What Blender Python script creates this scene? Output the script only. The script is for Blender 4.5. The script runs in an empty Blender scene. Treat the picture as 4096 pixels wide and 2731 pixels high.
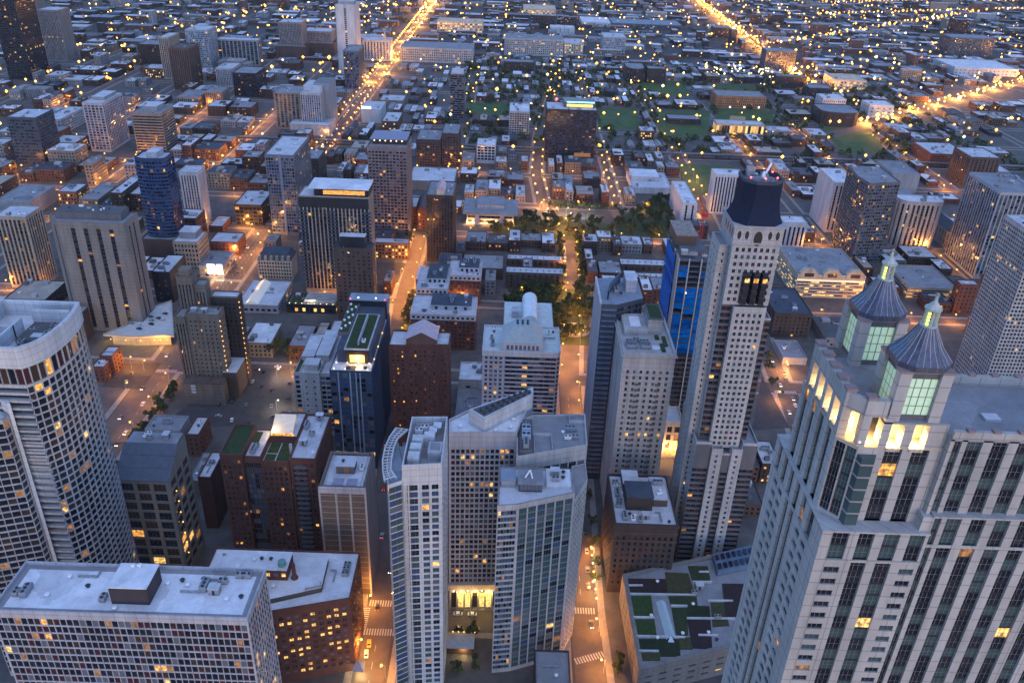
import bpy, math, random
import numpy as np
from mathutils import Vector, Matrix
R = math.radians
sc = bpy.context.scene
COL = sc.collection
# ---------------------------------------------------------------- camera
CAM = Vector((0.0, 0.0, 314.0))
cd = bpy.data.cameras.new('camera'); cam = bpy.data.objects.new('camera', cd); COL.objects.link(cam)
cd.sensor_width = 36.0; cd.lens = 36.0*3340.6/4096.0; cd.clip_start = 1.0; cd.clip_end = 30000
P_, RO_, YA_ = 0.50104, 0.0407, 0.010266
fw = Vector((math.sin(YA_)*math.cos(P_), math.cos(YA_)*math.cos(P_), -math.sin(P_)))
r0 = Vector((math.cos(YA_), -math.sin(YA_), 0)); u0 = r0.cross(fw)
rt = r0*math.cos(RO_)+u0*math.sin(RO_); up = u0*math.cos(RO_)-r0*math.sin(RO_)
M = Matrix((rt, up, -fw)).transposed().to_4x4(); M.translation = CAM
cam.matrix_world = M
sc.camera = cam
# ---------------------------------------------------------------- light
EXPO = 3.15
LAMPK = .42
EK = .58
HAZE = 0.000014
w = bpy.data.worlds.new("World"); sc.world = w; w.use_nodes = True
nt = w.node_tree; nt.nodes.clear()
sky = nt.nodes.new('ShaderNodeTexSky'); sky.sky_type = 'NISHITA'; sky.sun_disc = False
SUN_EL, SUN_AZ = R(6), R(165)
sky.sun_elevation = SUN_EL; sky.sun_rotation = SUN_AZ
sky.ozone_density = 3.6; sky.air_density = 1.0; sky.dust_density = 0.3
bg = nt.nodes.new('ShaderNodeBackground'); bg.inputs[1].default_value = 0.064
wo = nt.nodes.new('ShaderNodeOutputWorld')
tint = nt.nodes.new('ShaderNodeMix'); tint.data_type = 'RGBA'; tint.blend_type = 'MULTIPLY'; tint.inputs[0].default_value = 1.0
tint.inputs[7].default_value = (1.0, .97, 1.15, 1)
nt.links.new(sky.outputs[0], tint.inputs[6]); nt.links.new(tint.outputs[2], bg.inputs[0]); nt.links.new(bg.outputs[0], wo.inputs[0])
sl = bpy.data.lights.new('sun', 'SUN'); sl.energy = 0.13; sl.angle = R(80); sl.color = (0.95, 0.95, 1.0)
so = bpy.data.objects.new('sun', sl); COL.objects.link(so)
sd = Vector((math.sin(SUN_AZ)*math.cos(R(68)), math.cos(SUN_AZ)*math.cos(R(68)), math.sin(R(68))))
so.rotation_euler = sd.to_track_quat('Z', 'Y').to_euler()
sc.view_settings.view_transform = 'Standard'; sc.view_settings.look = 'None'
sc.view_settings.exposure = EXPO; sc.view_settings.gamma = 1.0
sc.render.engine = 'CYCLES'
cy = sc.cycles
cy.max_bounces = 4; cy.diffuse_bounces = 2; cy.glossy_bounces = 2; cy.transmission_bounces = 2
cy.sample_clamp_indirect = 2.0; cy.caustics_reflective = False; cy.caustics_refractive = False
cy.use_denoising = True; cy.use_light_tree = True
# ---------------------------------------------------------------- materials
MC = {}
def mat(key, col, rough=0.8, var=0.25, scale=0.25, metal=0.0, emit=None, streak=0.0, bump=0.0, spec=0.3):
 if key in MC: return MC[key]
 m = bpy.data.materials.new(key); m.use_nodes = True; MC[key] = m
 t = m.node_tree; p = t.nodes['Principled BSDF']
 p.inputs['Roughness'].default_value = rough; p.inputs['Metallic'].default_value = metal
 p.inputs['Specular IOR Level'].default_value = spec
 if var > 0:
  g = t.nodes.new('ShaderNodeNewGeometry')
  mp = t.nodes.new('ShaderNodeMapping'); t.links.new(g.outputs['Position'], mp.inputs[0])
  n = t.nodes.new('ShaderNodeTexNoise'); n.inputs['Scale'].default_value = scale; n.inputs['Detail'].default_value = 6
  n.inputs['Roughness'].default_value = 0.68
  if streak: mp.inputs['Scale'].default_value = (1, 1, streak)
  t.links.new(mp.outputs[0], n.inputs['Vector'])
  r = t.nodes.new('ShaderNodeValToRGB')
  r.color_ramp.elements[0].position = 0.3; r.color_ramp.elements[1].position = 0.7
  a = [max(0, c*(1-var)) for c in col]; b = [min(1, c*(1+var*0.7)) for c in col]
  r.color_ramp.elements[0].color = (*a, 1); r.color_ramp.elements[1].color = (*b, 1)
  t.links.new(n.outputs['Fac'], r.inputs[0]); t.links.new(r.outputs[0], p.inputs['Base Color'])
  if bump:
   bn = t.nodes.new('ShaderNodeBump'); bn.inputs['Strength'].default_value = bump
   t.links.new(n.outputs['Fac'], bn.inputs['Height']); t.links.new(bn.outputs[0], p.inputs['Normal'])
 else:
  p.inputs['Base Color'].default_value = (*col, 1)
 if emit:
  ec, es = emit
  p.inputs['Emission Color'].default_value = (*ec, 1); p.inputs['Emission Strength'].default_value = es*EK
 return m
def glass(key, col, rough=0.12, emit=None):
 m = mat(key, col, rough, 0, spec=0.6, emit=emit)
 if emit:
  t = m.node_tree; p = t.nodes['Principled BSDF']; g = t.nodes.new('ShaderNodeNewGeometry'); n = t.nodes.new('ShaderNodeTexNoise'); n.inputs['Scale'].default_value = 1.1; n.inputs['Detail'].default_value = 3
  r = t.nodes.new('ShaderNodeMapRange'); r.inputs[1].default_value = .36; r.inputs[2].default_value = .68; r.inputs[3].default_value = .12*emit[1]*EK; r.inputs[4].default_value = 1.9*emit[1]*EK
  t.links.new(g.outputs['Position'], n.inputs['Vector']); t.links.new(n.outputs['Fac'], r.inputs[0]); t.links.new(r.outputs[0], p.inputs['Emission Strength'])
 return m
GL = {
 'dark': glass('glass_dark', (0.012, 0.014, 0.022)),
 'ink': glass('glass_ink', (0.02, 0.022, 0.03), 0.2),
 'blue': glass('glass_blue', (0.04, 0.065, 0.13)),
 'deep': glass('glass_deep_blue', (0.007, 0.024, 0.10)),
 'teal': glass('glass_teal', (0.045, 0.075, 0.082)),
 'grey': glass('glass_grey', (0.10, 0.11, 0.14), 0.25),
 'pale': glass('glass_pale', (0.22, 0.24, 0.30), 0.3),
 'maroon': glass('glass_maroon', (0.055, 0.018, 0.022)),
 'brown': glass('glass_brown', (0.05, 0.032, 0.024)),
 'lit': glass('window_lit_amber', (0.2, 0.12, 0.04), 0.5, ((1.0, 0.42, 0.08), .22)),
 'litb': glass('window_lit_yellow', (0.3, 0.2, 0.08), 0.5, ((1.0, 0.54, 0.14), .25)),
 'litd': glass('window_lit_dim', (0.1, 0.06, 0.03), 0.4, ((1.0, 0.40, 0.11), .06)),
 'glow': glass('window_glow', (0.4, 0.3, 0.1), 0.5, ((1.0, 0.60, 0.15), .30)),
}
WC = dict(white=(.43, .44, .47), offwhite=(.34, .335, .345), cream=(.38, .34, .28), stone=(.33, .325, .33), tan=(.21, .18, .155),
 beige=(.28, .245, .205), conc=(.22, .20, .20), grey=(.25, .25, .27), dgrey=(.10, .10, .115), black=(.022, .022, .028), red=(.098, .044, .036),
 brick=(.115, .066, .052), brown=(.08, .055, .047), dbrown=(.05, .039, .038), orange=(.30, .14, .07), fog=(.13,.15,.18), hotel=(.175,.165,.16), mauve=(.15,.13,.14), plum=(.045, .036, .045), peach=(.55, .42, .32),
 blue=(.10, .14, .22), slate=(.05, .06, .085), green=(.06, .085, .03), rust=(.15,.122,.10), steel=(.27, .30, .35), lav=(.33, .335, .385), navy=(.03, .05, .10), teal=(.10, .16, .19))
def wm(c):
 new = 'wall_'+c not in MC
 m = mat('wall_'+c, WC[c], 0.85, 0.26, 0.16, streak=0.25, bump=0.05)
 if new and max(WC[c]) > .12:      # panel joints and courses
  t = m.node_tree; p = t.nodes['Principled BSDF']; src = p.inputs['Base Color'].links[0].from_socket
  g = t.nodes.new('ShaderNodeNewGeometry'); sx = t.nodes.new('ShaderNodeSeparateXYZ'); t.links.new(g.outputs['Position'], sx.inputs[0])
  ad = t.nodes.new('ShaderNodeMath'); t.links.new(sx.outputs[0], ad.inputs[0]); t.links.new(sx.outputs[1], ad.inputs[1])
  outs = []
  for s_, per, wd in ((sx.outputs[2], 2.85, .07), (ad.outputs[0], 3.7, .05)):
   d = t.nodes.new('ShaderNodeMath'); d.operation = 'DIVIDE'; d.inputs[1].default_value = per; f = t.nodes.new('ShaderNodeMath'); f.operation = 'FRACT'; l = t.nodes.new('ShaderNodeMath'); l.operation = 'LESS_THAN'; l.inputs[1].default_value = wd
   t.links.new(s_, d.inputs[0]); t.links.new(d.outputs[0], f.inputs[0]); t.links.new(f.outputs[0], l.inputs[0]); outs.append(l.outputs[0])
  mx = t.nodes.new('ShaderNodeMath'); mx.operation = 'MAXIMUM'; t.links.new(outs[0], mx.inputs[0]); t.links.new(outs[1], mx.inputs[1])
  mr = t.nodes.new('ShaderNodeMapRange'); mr.inputs[3].default_value = 1; mr.inputs[4].default_value = .62; t.links.new(mx.outputs[0], mr.inputs[0])
  x = t.nodes.new('ShaderNodeMix'); x.data_type = 'RGBA'; x.blend_type = 'MULTIPLY'; x.inputs[0].default_value = 1; t.links.new(src, x.inputs[6]); t.links.new(mr.outputs[0], x.inputs[7]); t.links.new(x.outputs[2], p.inputs['Base Color'])
 return m
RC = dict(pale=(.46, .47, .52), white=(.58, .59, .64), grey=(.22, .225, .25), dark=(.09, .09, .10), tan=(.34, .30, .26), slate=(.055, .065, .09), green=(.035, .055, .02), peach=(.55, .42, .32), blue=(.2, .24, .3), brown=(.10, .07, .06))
def rm(c):
 new = 'roof_'+c not in MC
 m = mat('roof_'+c, RC[c], 0.9, 0.17, 0.22, bump=0.1)
 if new and c not in ('green',):   # patched membranes: cells of slightly different age
  t = m.node_tree; p = t.nodes['Principled BSDF']; src = p.inputs['Base Color'].links[0].from_socket
  g = t.nodes.new('ShaderNodeNewGeometry'); v = t.nodes.new('ShaderNodeTexVoronoi'); v.distance = 'CHEBYCHEV'; v.inputs['Scale'].default_value = .11
  mr = t.nodes.new('ShaderNodeMapRange'); mr.inputs[3].default_value = .78; mr.inputs[4].default_value = 1.1
  n = t.nodes.new('ShaderNodeTexNoise'); n.inputs['Scale'].default_value = 1.6; n.inputs['Detail'].default_value = 4; m2 = t.nodes.new('ShaderNodeMapRange'); m2.inputs[1].default_value = .55; m2.inputs[2].default_value = .72; m2.inputs[3].default_value = 1; m2.inputs[4].default_value = .84
  t.links.new(g.outputs['Position'], v.inputs['Vector']); t.links.new(g.outputs['Position'], n.inputs['Vector']); t.links.new(v.outputs['Color'], mr.inputs[0]); t.links.new(n.outputs['Fac'], m2.inputs[0])
  a = t.nodes.new('ShaderNodeMath'); a.operation = 'MULTIPLY'; t.links.new(mr.outputs[0], a.inputs[0]); t.links.new(m2.outputs[0], a.inputs[1])
  x = t.nodes.new('ShaderNodeMix'); x.data_type = 'RGBA'; x.blend_type = 'MULTIPLY'; x.inputs[0].default_value = 1; t.links.new(src, x.inputs[6]); t.links.new(a.outputs[0], x.inputs[7]); t.links.new(x.outputs[2], p.inputs['Base Color'])
 return m
metal_m = mat('metal_grey', (.28, .29, .31), .5, .2, .8, .3)
frame_m = mat('window_frame', (.13, .14, .16), .5, .15, .8, .2)
dark_m = mat('metal_dark', (.03, .03, .035), .6, .2, 1.0)
white_m = mat('metal_white', (.62, .63, .68), .6, .12, .6)
black_m = mat('spandrel_black', (.015, .015, .02), .45, 0)
# ---------------------------------------------------------------- mesh building
def newobj(name, me, parent=None, loc=None):
 o = bpy.data.objects.new(name, me); COL.objects.link(o)
 if parent is not None: o.parent = parent
 if loc is not None: o.location = loc
 return o
def tag(o, label, cat, group=None, kind=None):
 if label: o['label'] = label
 if cat: o['category'] = cat
 if group: o['group'] = group
 if kind: o['kind'] = kind
 return o
class MB:
 def __init__(s): s.V = []; s.F = []; s.I = []; s.n = 0
 def quads(s, arr, mi=0):
  arr = np.asarray(arr, float).reshape(-1, 4, 3)
  if len(arr) == 0: return
  s.V.append(arr.reshape(-1, 3)); k = len(arr)
  s.F.append((np.arange(k*4).reshape(k, 4)+s.n)); s.I.append(np.full(k, mi) if np.isscalar(mi) else np.asarray(mi))
  s.n += k*4
 def quad(s, a, b, c, d, mi=0): s.quads([[a, b, c, d]], mi)
 def poly(s, pts, mi=0):
  s.V.append(np.asarray(pts, float)); s.F.append([list(range(s.n, s.n+len(pts)))]); s.I.append(np.array([mi])); s.n += len(pts)
 def box(s, x0, x1, y0, y1, z0, z1, mi=0, top=None):
  top = mi if top is None else top
  s.quads([[(x0,y0,z0),(x1,y0,z0),(x1,y0,z1),(x0,y0,z1)], [(x1,y0,z0),(x1,y1,z0),(x1,y1,z1),(x1,y0,z1)],
     [(x1,y1,z0),(x0,y1,z0),(x0,y1,z1),(x1,y1,z1)], [(x0,y1,z0),(x0,y0,z0),(x0,y0,z1),(x0,y1,z1)]], mi)
  s.quad((x0,y0,z1),(x1,y0,z1),(x1,y1,z1),(x0,y1,z1), top)
  s.quad((x0,y1,z0),(x1,y1,z0),(x1,y0,z0),(x0,y0,z0), mi)
 def prism(s, poly, z0, z1, mi=0, top=None):
  n = len(poly)
  for i in range(n):
   a, b = poly[i], poly[(i+1) % n]
   s.quad((a[0],a[1],z0),(b[0],b[1],z0),(b[0],b[1],z1),(a[0],a[1],z1), mi)
  s.poly([(p[0],p[1],z1) for p in poly], mi if top is None else top)
  s.poly([(p[0],p[1],z0) for p in reversed(poly)], mi)
 def bar(s, a, b, r, mi=0, n=6, r2=None):
  a, b = Vector(a), Vector(b); d = (b-a).normalized(); r2 = r if r2 is None else r2
  x = d.orthogonal().normalized(); y = d.cross(x)
  A = [a+(x*math.cos(k*math.tau/n)+y*math.sin(k*math.tau/n))*r for k in range(n)]
  Bq = [b+(x*math.cos(k*math.tau/n)+y*math.sin(k*math.tau/n))*r2 for k in range(n)]
  for k in range(n): s.quad(A[k], A[(k+1)%n], Bq[(k+1)%n], Bq[k], mi)
  s.poly(Bq, mi); s.poly(A[::-1], mi)
 def mesh(s, name, mats):
  me = bpy.data.meshes.new(name)
  for m in mats: me.materials.append(m)
  if s.n == 0: return me
  V = np.concatenate(s.V)
  loops = []; starts = []; tot = []; c = 0
  L = []
  for f in s.F:
   if isinstance(f, np.ndarray):
    L.append(f.reshape(-1)); k = len(f); starts.append(c+np.arange(k)*4); c += 4*k
   else:
    for q in f: L.append(np.array(q)); starts.append(np.array([c])); c += len(q)
  L = np.concatenate(L); S = np.concatenate(starts)
  me.vertices.add(len(V)); me.vertices.foreach_set('co', V.reshape(-1))
  me.loops.add(len(L)); me.loops.foreach_set('vertex_index', L.astype(np.int32))
  me.polygons.add(len(S)); me.polygons.foreach_set('loop_start', S.astype(np.int32))
  me.polygons.foreach_set('material_index', np.concatenate(s.I).astype(np.int32))
  me.update(calc_edges=True); me.validate()
  return me
 def build(s, name, mats, parent=None):
  if s.n == 0: return None
  return newobj(name, s.mesh(name, mats), parent)
def ccw(poly):
 a = sum(poly[i][0]*poly[(i+1)%len(poly)][1]-poly[(i+1)%len(poly)][0]*poly[i][1] for i in range(len(poly)))
 return list(poly) if a > 0 else list(poly)[::-1]
def inset(poly, d):
 n = len(poly); out = []
 for i in range(n):
  p, c, q = Vector(poly[i-1]).to_2d(), Vector(poly[i]).to_2d(), Vector(poly[(i+1)%n]).to_2d()
  e1, e2 = (c-p).normalized(), (q-c).normalized()
  n1, n2 = Vector((-e1.y, e1.x)), Vector((-e2.y, e2.x))
  b = n1+n2; L = b.length
  if L < 1e-4: b = n1; k = 1
  else: b /= L; k = 1/max(.35, b.dot(n1))
  out.append(tuple(c+b*d*k))
 return out
def rect(x0, x1, y0, y1): return [(x0,y0),(x1,y0),(x1,y1),(x0,y1)]
FPX = 835.2
def pxarea(c, a, nrm):
 v = Vector(c)-CAM; z = v.dot(fw)
 if z < 1: return 0
 x, y = FPX*v.dot(rt)/z, FPX*v.dot(up)/z
 if abs(x) > 516 or abs(y) > 345: return 0
 return a*(FPX/z)**2*max(0, -nrm.dot(v.normalized()))
# facade styles: wall, mode, bay, floor, window fractions, recess, palettes
def S(wall='grey', mode='grid', bw=3.2, fh=3.2, wx=.55, wy=.5, rc=.25, top=1.5, bot=3.0, mx=.6, pal='dark dark ink blue brown', lit=.05, mul=None, sp=None, glow=0, roof='pale'):
 return dict(wall=wall, mode=mode, bw=bw, fh=fh, wx=wx, wy=wy, rc=rc, top=top, bot=bot, mx=mx, pal=pal.split(), lit=lit, mul=mul, sp=sp, glow=glow, roof=roof)
ST = dict(
 tanstrip=S('hotel','vstrip',8.5,3.0,.34,.6,.5,4,3,5.5,'dark ink brown dark',.05,sp='black',roof='grey'),
 beigepier=S('beige','vstrip',3.6,3.1,.6,.62,.4,2,3,.8,'dark ink brown teal',.06,sp='dbrown'),
 bluecurve=S('navy','hband',1.8,3.3,.97,.82,.35,1.5,1,.2,'deep deep blue dark',.015,sp='navy'),
 whitestripe=S('white','vstrip',2.8,3.2,.5,.7,.4,3,14,1.2,'dark ink blue',.05,sp='dgrey'),
 glassgrid=S('fog','grid',2.4,3.2,.84,.76,.15,2,3,.4,'blue deep teal dark grey',.05),
 darkbrick=S('dbrown','grid',3.4,3.4,.4,.45,.2,1.5,3,.8,'dark ink dark',.07,roof='grey'),
 beigecol=S('beige','vstrip',3.2,3.1,.68,.78,.35,1,4,.2,'dark ink dark',.05,sp='black'),
 brickstrip=S('brown','grid',4.2,3.1,.42,.5,.2,1.5,3,1.0,'dark ink teal',.03,roof='slate'),
 conc_grid=S('mauve','grid',3.2,3.15,.70,.58,.45,3,3,.6,'dark ink grey dark',.05,roof='grey'),
 darkpier=S('dbrown','vstrip',2.6,3.1,.55,.6,.35,2,3,.6,'dark ink brown',.04,sp='black',roof='grey'),
 blackgrid=S('black','grid',4.2,3.3,.62,.42,.15,1,9,.6,'dark deep blue dark',.05),
 bandtower=S('dgrey','hband',3.2,3.3,.94,.6,.3,1,3,.4,'dark grey ink dark',.05,sp='black',roof='white'),
 whiteslab=S('lav','grid',30,3.4,.14,.6,.3,4,4,1.5,'dark ink',.03,roof='white'),
 glassdark=S('dgrey','vstrip',2.6,3.3,.75,.66,.2,2,3,.3,'blue grey dark',.04,sp='slate',roof='grey'),
 whitepier2=S('offwhite','vstrip',6,3.6,.35,.6,.4,3,3,2.5,'dark ink',.03,sp='dgrey'),
 longware=S('stone','grid',4.2,4.2,.5,.5,.3,2,3,1,'dark ink brown',.16,roof='grey'),
 lowcream=S('cream','grid',5,5,.4,.5,.3,2,2,1,'dark glow',.3),
 ribgrey=S('conc','vstrip',2.8,3.2,.5,.65,.5,2,2,.6,'dark ink grey',.03,sp='dgrey'),
 tanglass=S('tan','vstrip',6,3.2,.6,.6,.3,1,3,1,'dark teal ink',.05,sp='dgrey',roof='grey'),
 whiterib=S('offwhite','vstrip',2.8,3.2,.55,.62,.4,2,3,.6,'blue dark grey',.05,sp='blue'),
 whiterib2=S('lav','vstrip',4.4,3.2,.75,.6,.4,2,3,.8,'blue grey dark',.04,sp='grey'),
 blankwhite=S('white','blank',roof='pale'), blankred=S('red','blank'), tanblank=S('tan','blank',roof='pale'), greyblank=S('grey','blank',roof='grey'), brownblank=S('brown','blank',roof='grey'),
 whiteblank2=S('white','grid',9,5,.3,.3,.2,2,1,1,'dark ink',.1,roof='white'),
 brickgrid=S('brick','grid',3.2,3.6,.55,.52,.25,1.5,1,.7,'dark ink glow',.12,roof='pale'),
 brickplain=S('red','grid',3.6,3.6,.4,.5,.2,1.5,1,.7,'dark ink brown',.06,roof='pale'),
 darkcondo=S('dbrown','grid',3.2,3.2,.62,.55,.3,3.2,1,.6,'dark ink brown',.05,roof='grey'),
 whiteframe=S('white','grid',4.4,3.6,.8,.75,.7,1,4,.6,'dark ink dark',.03,roof='white'),
 whitecondo=S('offwhite','grid',3.6,3.2,.7,.6,.5,1.5,3,.6,'dark brown ink',.06,roof='white'),
 orangebrick=S('orange','grid',3.4,4.2,.5,.4,.2,2,1,1,'dark ink',.05,roof='grey'),
 glowhall=S('cream','grid',4,10,.86,.85,.3,1.2,.5,.5,'glow glow litb brown',.5,roof='pale'),
 whitecorner=S('white','vstrip',6.5,3.1,.3,.7,.4,1.5,2,.9,'dark ink',.03,sp='dgrey',roof='white'),
 blackstripe=S('white','vstrip',3.1,3.1,.48,.8,.4,2.5,2,.6,'dark ink',.01,sp='black',roof='white'),
 libr=S('lav','hband',5,4,.95,.55,1.2,1,1,.5,'dark ink brown',.0,sp='dbrown',roof='grey'),
 mansion=S('cream','grid',2.4,3.6,.6,.62,.4,.8,.5,.5,'dark ink brown',.05,roof='slate'),
 skyl=S('grey','grid',5,6,.6,.4,.2,1,.5,.5,'dark ink',.1,roof='pale'),
 blackglow=S('black','grid',3,5,.8,.6,.2,1.2,.5,.3,'glow brown dark',.35,roof='dark'),
 creamgrid=S('beige','grid',3,3.9,.58,.6,.35,1.2,4,.6,'dark ink teal',.02,roof='pale'),
 store=S('grey','grid',4,4.4,.8,.5,.3,2,.5,.5,'dark litb glow',.4,roof='grey'),
 darkgridloft=S('dbrown','grid',4.5,4.2,.86,.72,.2,1.5,.5,.3,'dark ink dark',.05,roof='pale'),
 blackbrick=S('black','grid',6,3.6,.22,.5,.2,1.5,2,1.5,'grey ink',.02,roof='pale'),
 greenglass=S('slate','grid',3,3.8,.8,.5,.15,1.5,3,.4,'dark ink teal',.02,roof='pale'),
 checker=S('offwhite','grid',4,3.2,.6,.5,.3,1.5,1,.6,'dark ink brown',.04,roof='pale'),
 louvre=S('tan','hband',4,3.5,.96,.52,.5,2,2,.6,'dark ink dark',.03,sp='black',roof='grey'),
 tanpier=S('beige','vstrip',3,3.1,.5,.65,.3,2,3,.6,'dark ink blue',.03,sp='dgrey'),
 darkpier2=S('brown','vstrip',3.4,3.1,.45,.65,.3,2,3,.8,'dark ink brown',.05,sp='black',roof='brown'),
 glasspale=S('steel','grid',3,3.4,.7,.62,.15,2,2,.5,'blue grey pale dark',.05),
 ribwide=S('grey','vstrip',7,3.2,.72,.66,.4,2,2,1,'dark ink teal',.05,sp='dgrey'),
 blacktower=S('black','grid',3,3.6,.75,.6,.1,1.5,2,.5,'dark ink dark',.05,roof='grey'),
 tangrid=S('tan','vstrip',3.2,4,.55,.7,.3,2,2,.8,'dark ink brown',.05,sp='dbrown',roof='grey'),
 whitestripeR=S('white','vstrip',4.6,3.1,.4,.7,.4,3,3,1,'dark ink',.02,sp='dgrey',roof='white'),
 glassgreenR=S('dgrey','grid',2.6,3.2,.84,.7,.3,1.5,2,.4,'dark teal grey ink blue',.06,roof='grey'),
 roundpier=S('stone','vstrip',4.6,3.0,.52,.7,.8,3,3,.8,'dark ink brown',.03,sp='dbrown',roof='white'),
 silverpier=S('steel','vstrip',4.2,3.2,.74,.7,.5,2,2,.6,'dark teal grey',.04,sp='slate',roof='grey'),
 honeycomb=S('offwhite','grid',2.5,2.95,.68,.64,.5,2,2,.5,'dark ink brown',.02,roof='pale'),
 cream=S('cream','hband',4,3.2,.97,.4,.5,5,1,.5,'brown tan glow'.replace('tan','dark'),.1,sp='tan',roof='grey'),
 deck=S('beige','hband',6,3.2,.98,.45,.8,1,.3,.3,'lit dark brown brown',.15,sp='dbrown',roof='grey'),
 darkbrick2=S('dbrown','grid',3.4,3.4,.45,.5,.2,1.5,1,.8,'dark ink brown',.03,roof='slate'),
 slotwhite=S('white','vstrip',4.4,5,.45,.9,.6,4,1,.8,'dark ink',.02,sp='black',roof='white'),
 stonechurch=S('tan','grid',6,9,.3,.7,.5,2,1,1.5,'dark',.0,roof='slate'),
 brownpier=S('brown','vstrip',5,3.2,.4,.6,.3,2,2,1.2,'dark ink',.03,sp='dbrown',roof='pale'),
 whitegrid=S('white','grid',3.4,3.6,.5,.5,.3,2,1,.6,'dark ink',.04,roof='white'),
 darkrib=S('dgrey','vstrip',3.4,3.6,.6,.6,.3,2,1,.6,'dark ink grey',.05,sp='slate',roof='blue'),
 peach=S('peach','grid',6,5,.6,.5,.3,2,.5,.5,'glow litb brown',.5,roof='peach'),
 rowh=S('brown','grid',3.2,3.4,.5,.55,.3,1.2,.8,.6,'dark ink brown',.06,roof='pale'),
)
rnd = random.Random(7)
MINPX = 5.0
class Bld:
 def __init__(s, name, label, cat, loc, group=None, near=False):
  s.root = newobj(name, None, None, loc); tag(s.root, label, cat, group)
  s.root.empty_display_size = 2
  s.off = Vector(loc); s.wins = []; s.near = near; s.rnd = random.Random(hash(label) % 9973 if False else sum(ord(c)*(i+3) for i, c in enumerate(label)) % 99991)
  s.name = name
 def add(s, name, mb, mats, label=None, parent=None):
  o = mb.build(name, mats, None)
  if o is None: return None
  # meshes are authored in world metres; rebase to the thing's origin
  me = o.data; base = s.off
  n = len(me.vertices); a = np.empty(n*3); me.vertices.foreach_get('co', a); a = a.reshape(-1, 3)-np.array(base)
  me.vertices.foreach_set('co', a.reshape(-1)); me.update()
  o.parent = parent or s.root
  if label: o['label'] = label
  return o
 def place(s, name, me, loc, rz=0, parent=None):
  o = newobj(name, me, parent or s.root); o.location = Vector(loc)-s.off; o.rotation_euler = (0, 0, rz); return o
 def facade(s, mb, p0, p1, z0, z1, st, cull=True):
  p0, p1 = Vector((p0[0], p0[1], 0)), Vector((p1[0], p1[1], 0))
  L = (p1-p0).length
  if L < .05: return
  u = (p1-p0)/L; n = Vector((u.y, -u.x, 0)); MI = st.get('mi', 0)
  q = lambda a, b, za, zb, d=0, d2=None: None
  def P(uu, z, d): return (p0.x+u.x*uu-n.x*d, p0.y+u.y*uu-n.y*d, z)
  def rectq(ua, ub, za, zb, d): return [P(ua,za,d),P(ub,za,d),P(ub,zb,d),P(ua,zb,d)]
  mid = (p0+p1)/2+Vector((0, 0, (z0+z1)/2))
  vis = n.dot((CAM-mid).normalized()) > -.06
  H = z1-z0
  if st['mode'] == 'skip': return
  if st['mode'] == 'blank' or not vis or L < 1.2 or H < st['top']+st['bot']+1.5:
   mb.quads([rectq(0, L, z0, z1, 0)], MI); return
  mx = min(st['mx'], L*.2)
  nb = max(1, round((L-2*mx)/st['bw'])); m = max(1, round((H-st['top']-st['bot'])/st['fh']))
  cw = (L-2*mx)/nb; ch = (H-st['top']-st['bot'])/m
  ww, wh, rc = cw*st['wx'], ch*st['wy'], st['rc']
  ul = mx+cw*(np.arange(nb)+.5)-ww/2; ur = ul+ww
  zl = z0+st['bot']+ch*(np.arange(m)+.5)-wh/2; zr = zl+wh
  Q = []; W = []
  P0 = np.array(p0); U = np.array(u); N = np.array(n); Z = np.array((0, 0, 1.))
  def RQ(ua, ub, za, zb, d=0.):
   ua, ub, za, zb = np.broadcast_arrays(*[np.asarray(k, float) for k in (ua, ub, za, zb)])
   f = lambda uu, zz: P0+uu.reshape(-1,1)*U-N*d+zz.reshape(-1,1)*Z
   return np.stack([f(ua,za), f(ub,za), f(ub,zb), f(ua,zb)], 1)
  def REV(ua, ub, za, zb, rc):   # four reveals of each opening
   ua, ub, za, zb = [k.reshape(-1,1) for k in np.broadcast_arrays(*[np.asarray(k, float) for k in (ua, ub, za, zb)])]
   f = lambda uu, zz, d: P0+uu*U-N*d+zz*Z
   r = []
   for (a, b, c, e) in ((ua,za,ua,zb),(ub,za,ub,zb),(ua,za,ub,za),(ua,zb,ub,zb)):
    r.append(np.stack([f(a,b,0), f(c,e,0), f(c,e,rc), f(a,b,rc)], 1))
   return np.concatenate(r)
  ULg, ZLg = np.meshgrid(ul, zl); URg, ZRg = np.meshgrid(ur, zr)
  if st['mode'] == 'grid':
   zb = np.concatenate([[z0], zr]); zt = np.concatenate([zl, [z1]])
   mb.quads(RQ(np.zeros(m+1), np.full(m+1, L), zb, zt), MI)
   ua = np.concatenate([[0], ur]); ub = np.concatenate([ul, [L]])
   A, Zz = np.meshgrid(ua, zl); A2, Z2 = np.meshgrid(ub, zr)
   mb.quads(RQ(A.ravel(), A2.ravel(), Zz.ravel(), Z2.ravel()), MI)
   mb.quads(REV(ULg.ravel(), URg.ravel(), ZLg.ravel(), ZRg.ravel(), rc), MI)
   d = rc
  elif st['mode'] == 'vstrip':
   a, b = z0+st['bot'], z1-st['top']
   mb.quads(RQ([0, 0], [L, L], [z0, b], [a, z1]), MI)
   ua = np.concatenate([[0], ur]); ub = np.concatenate([ul, [L]])
   mb.quads(RQ(ua, ub, np.full(nb+1, a), np.full(nb+1, b)), MI)
   mb.quads(REV(ul, ur, np.full(nb, a), np.full(nb, b), rc), MI)
   mb.quads(RQ(ul, ur, np.full(nb, a), np.full(nb, b), rc), 1)
   d = rc-.05
  else:
   mb.quads(RQ(np.zeros(m+1), np.full(m+1, L), np.concatenate([[z0], zr]), np.concatenate([zl, [z1]])), MI)
   mb.quads(RQ([0]*m+[L-mx]*m, [mx]*m+[L]*m, np.concatenate([zl, zl]), np.concatenate([zr, zr])), MI)
   mb.quads(REV(np.full(m, mx), np.full(m, L-mx), zl, zr, rc), MI)
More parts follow.
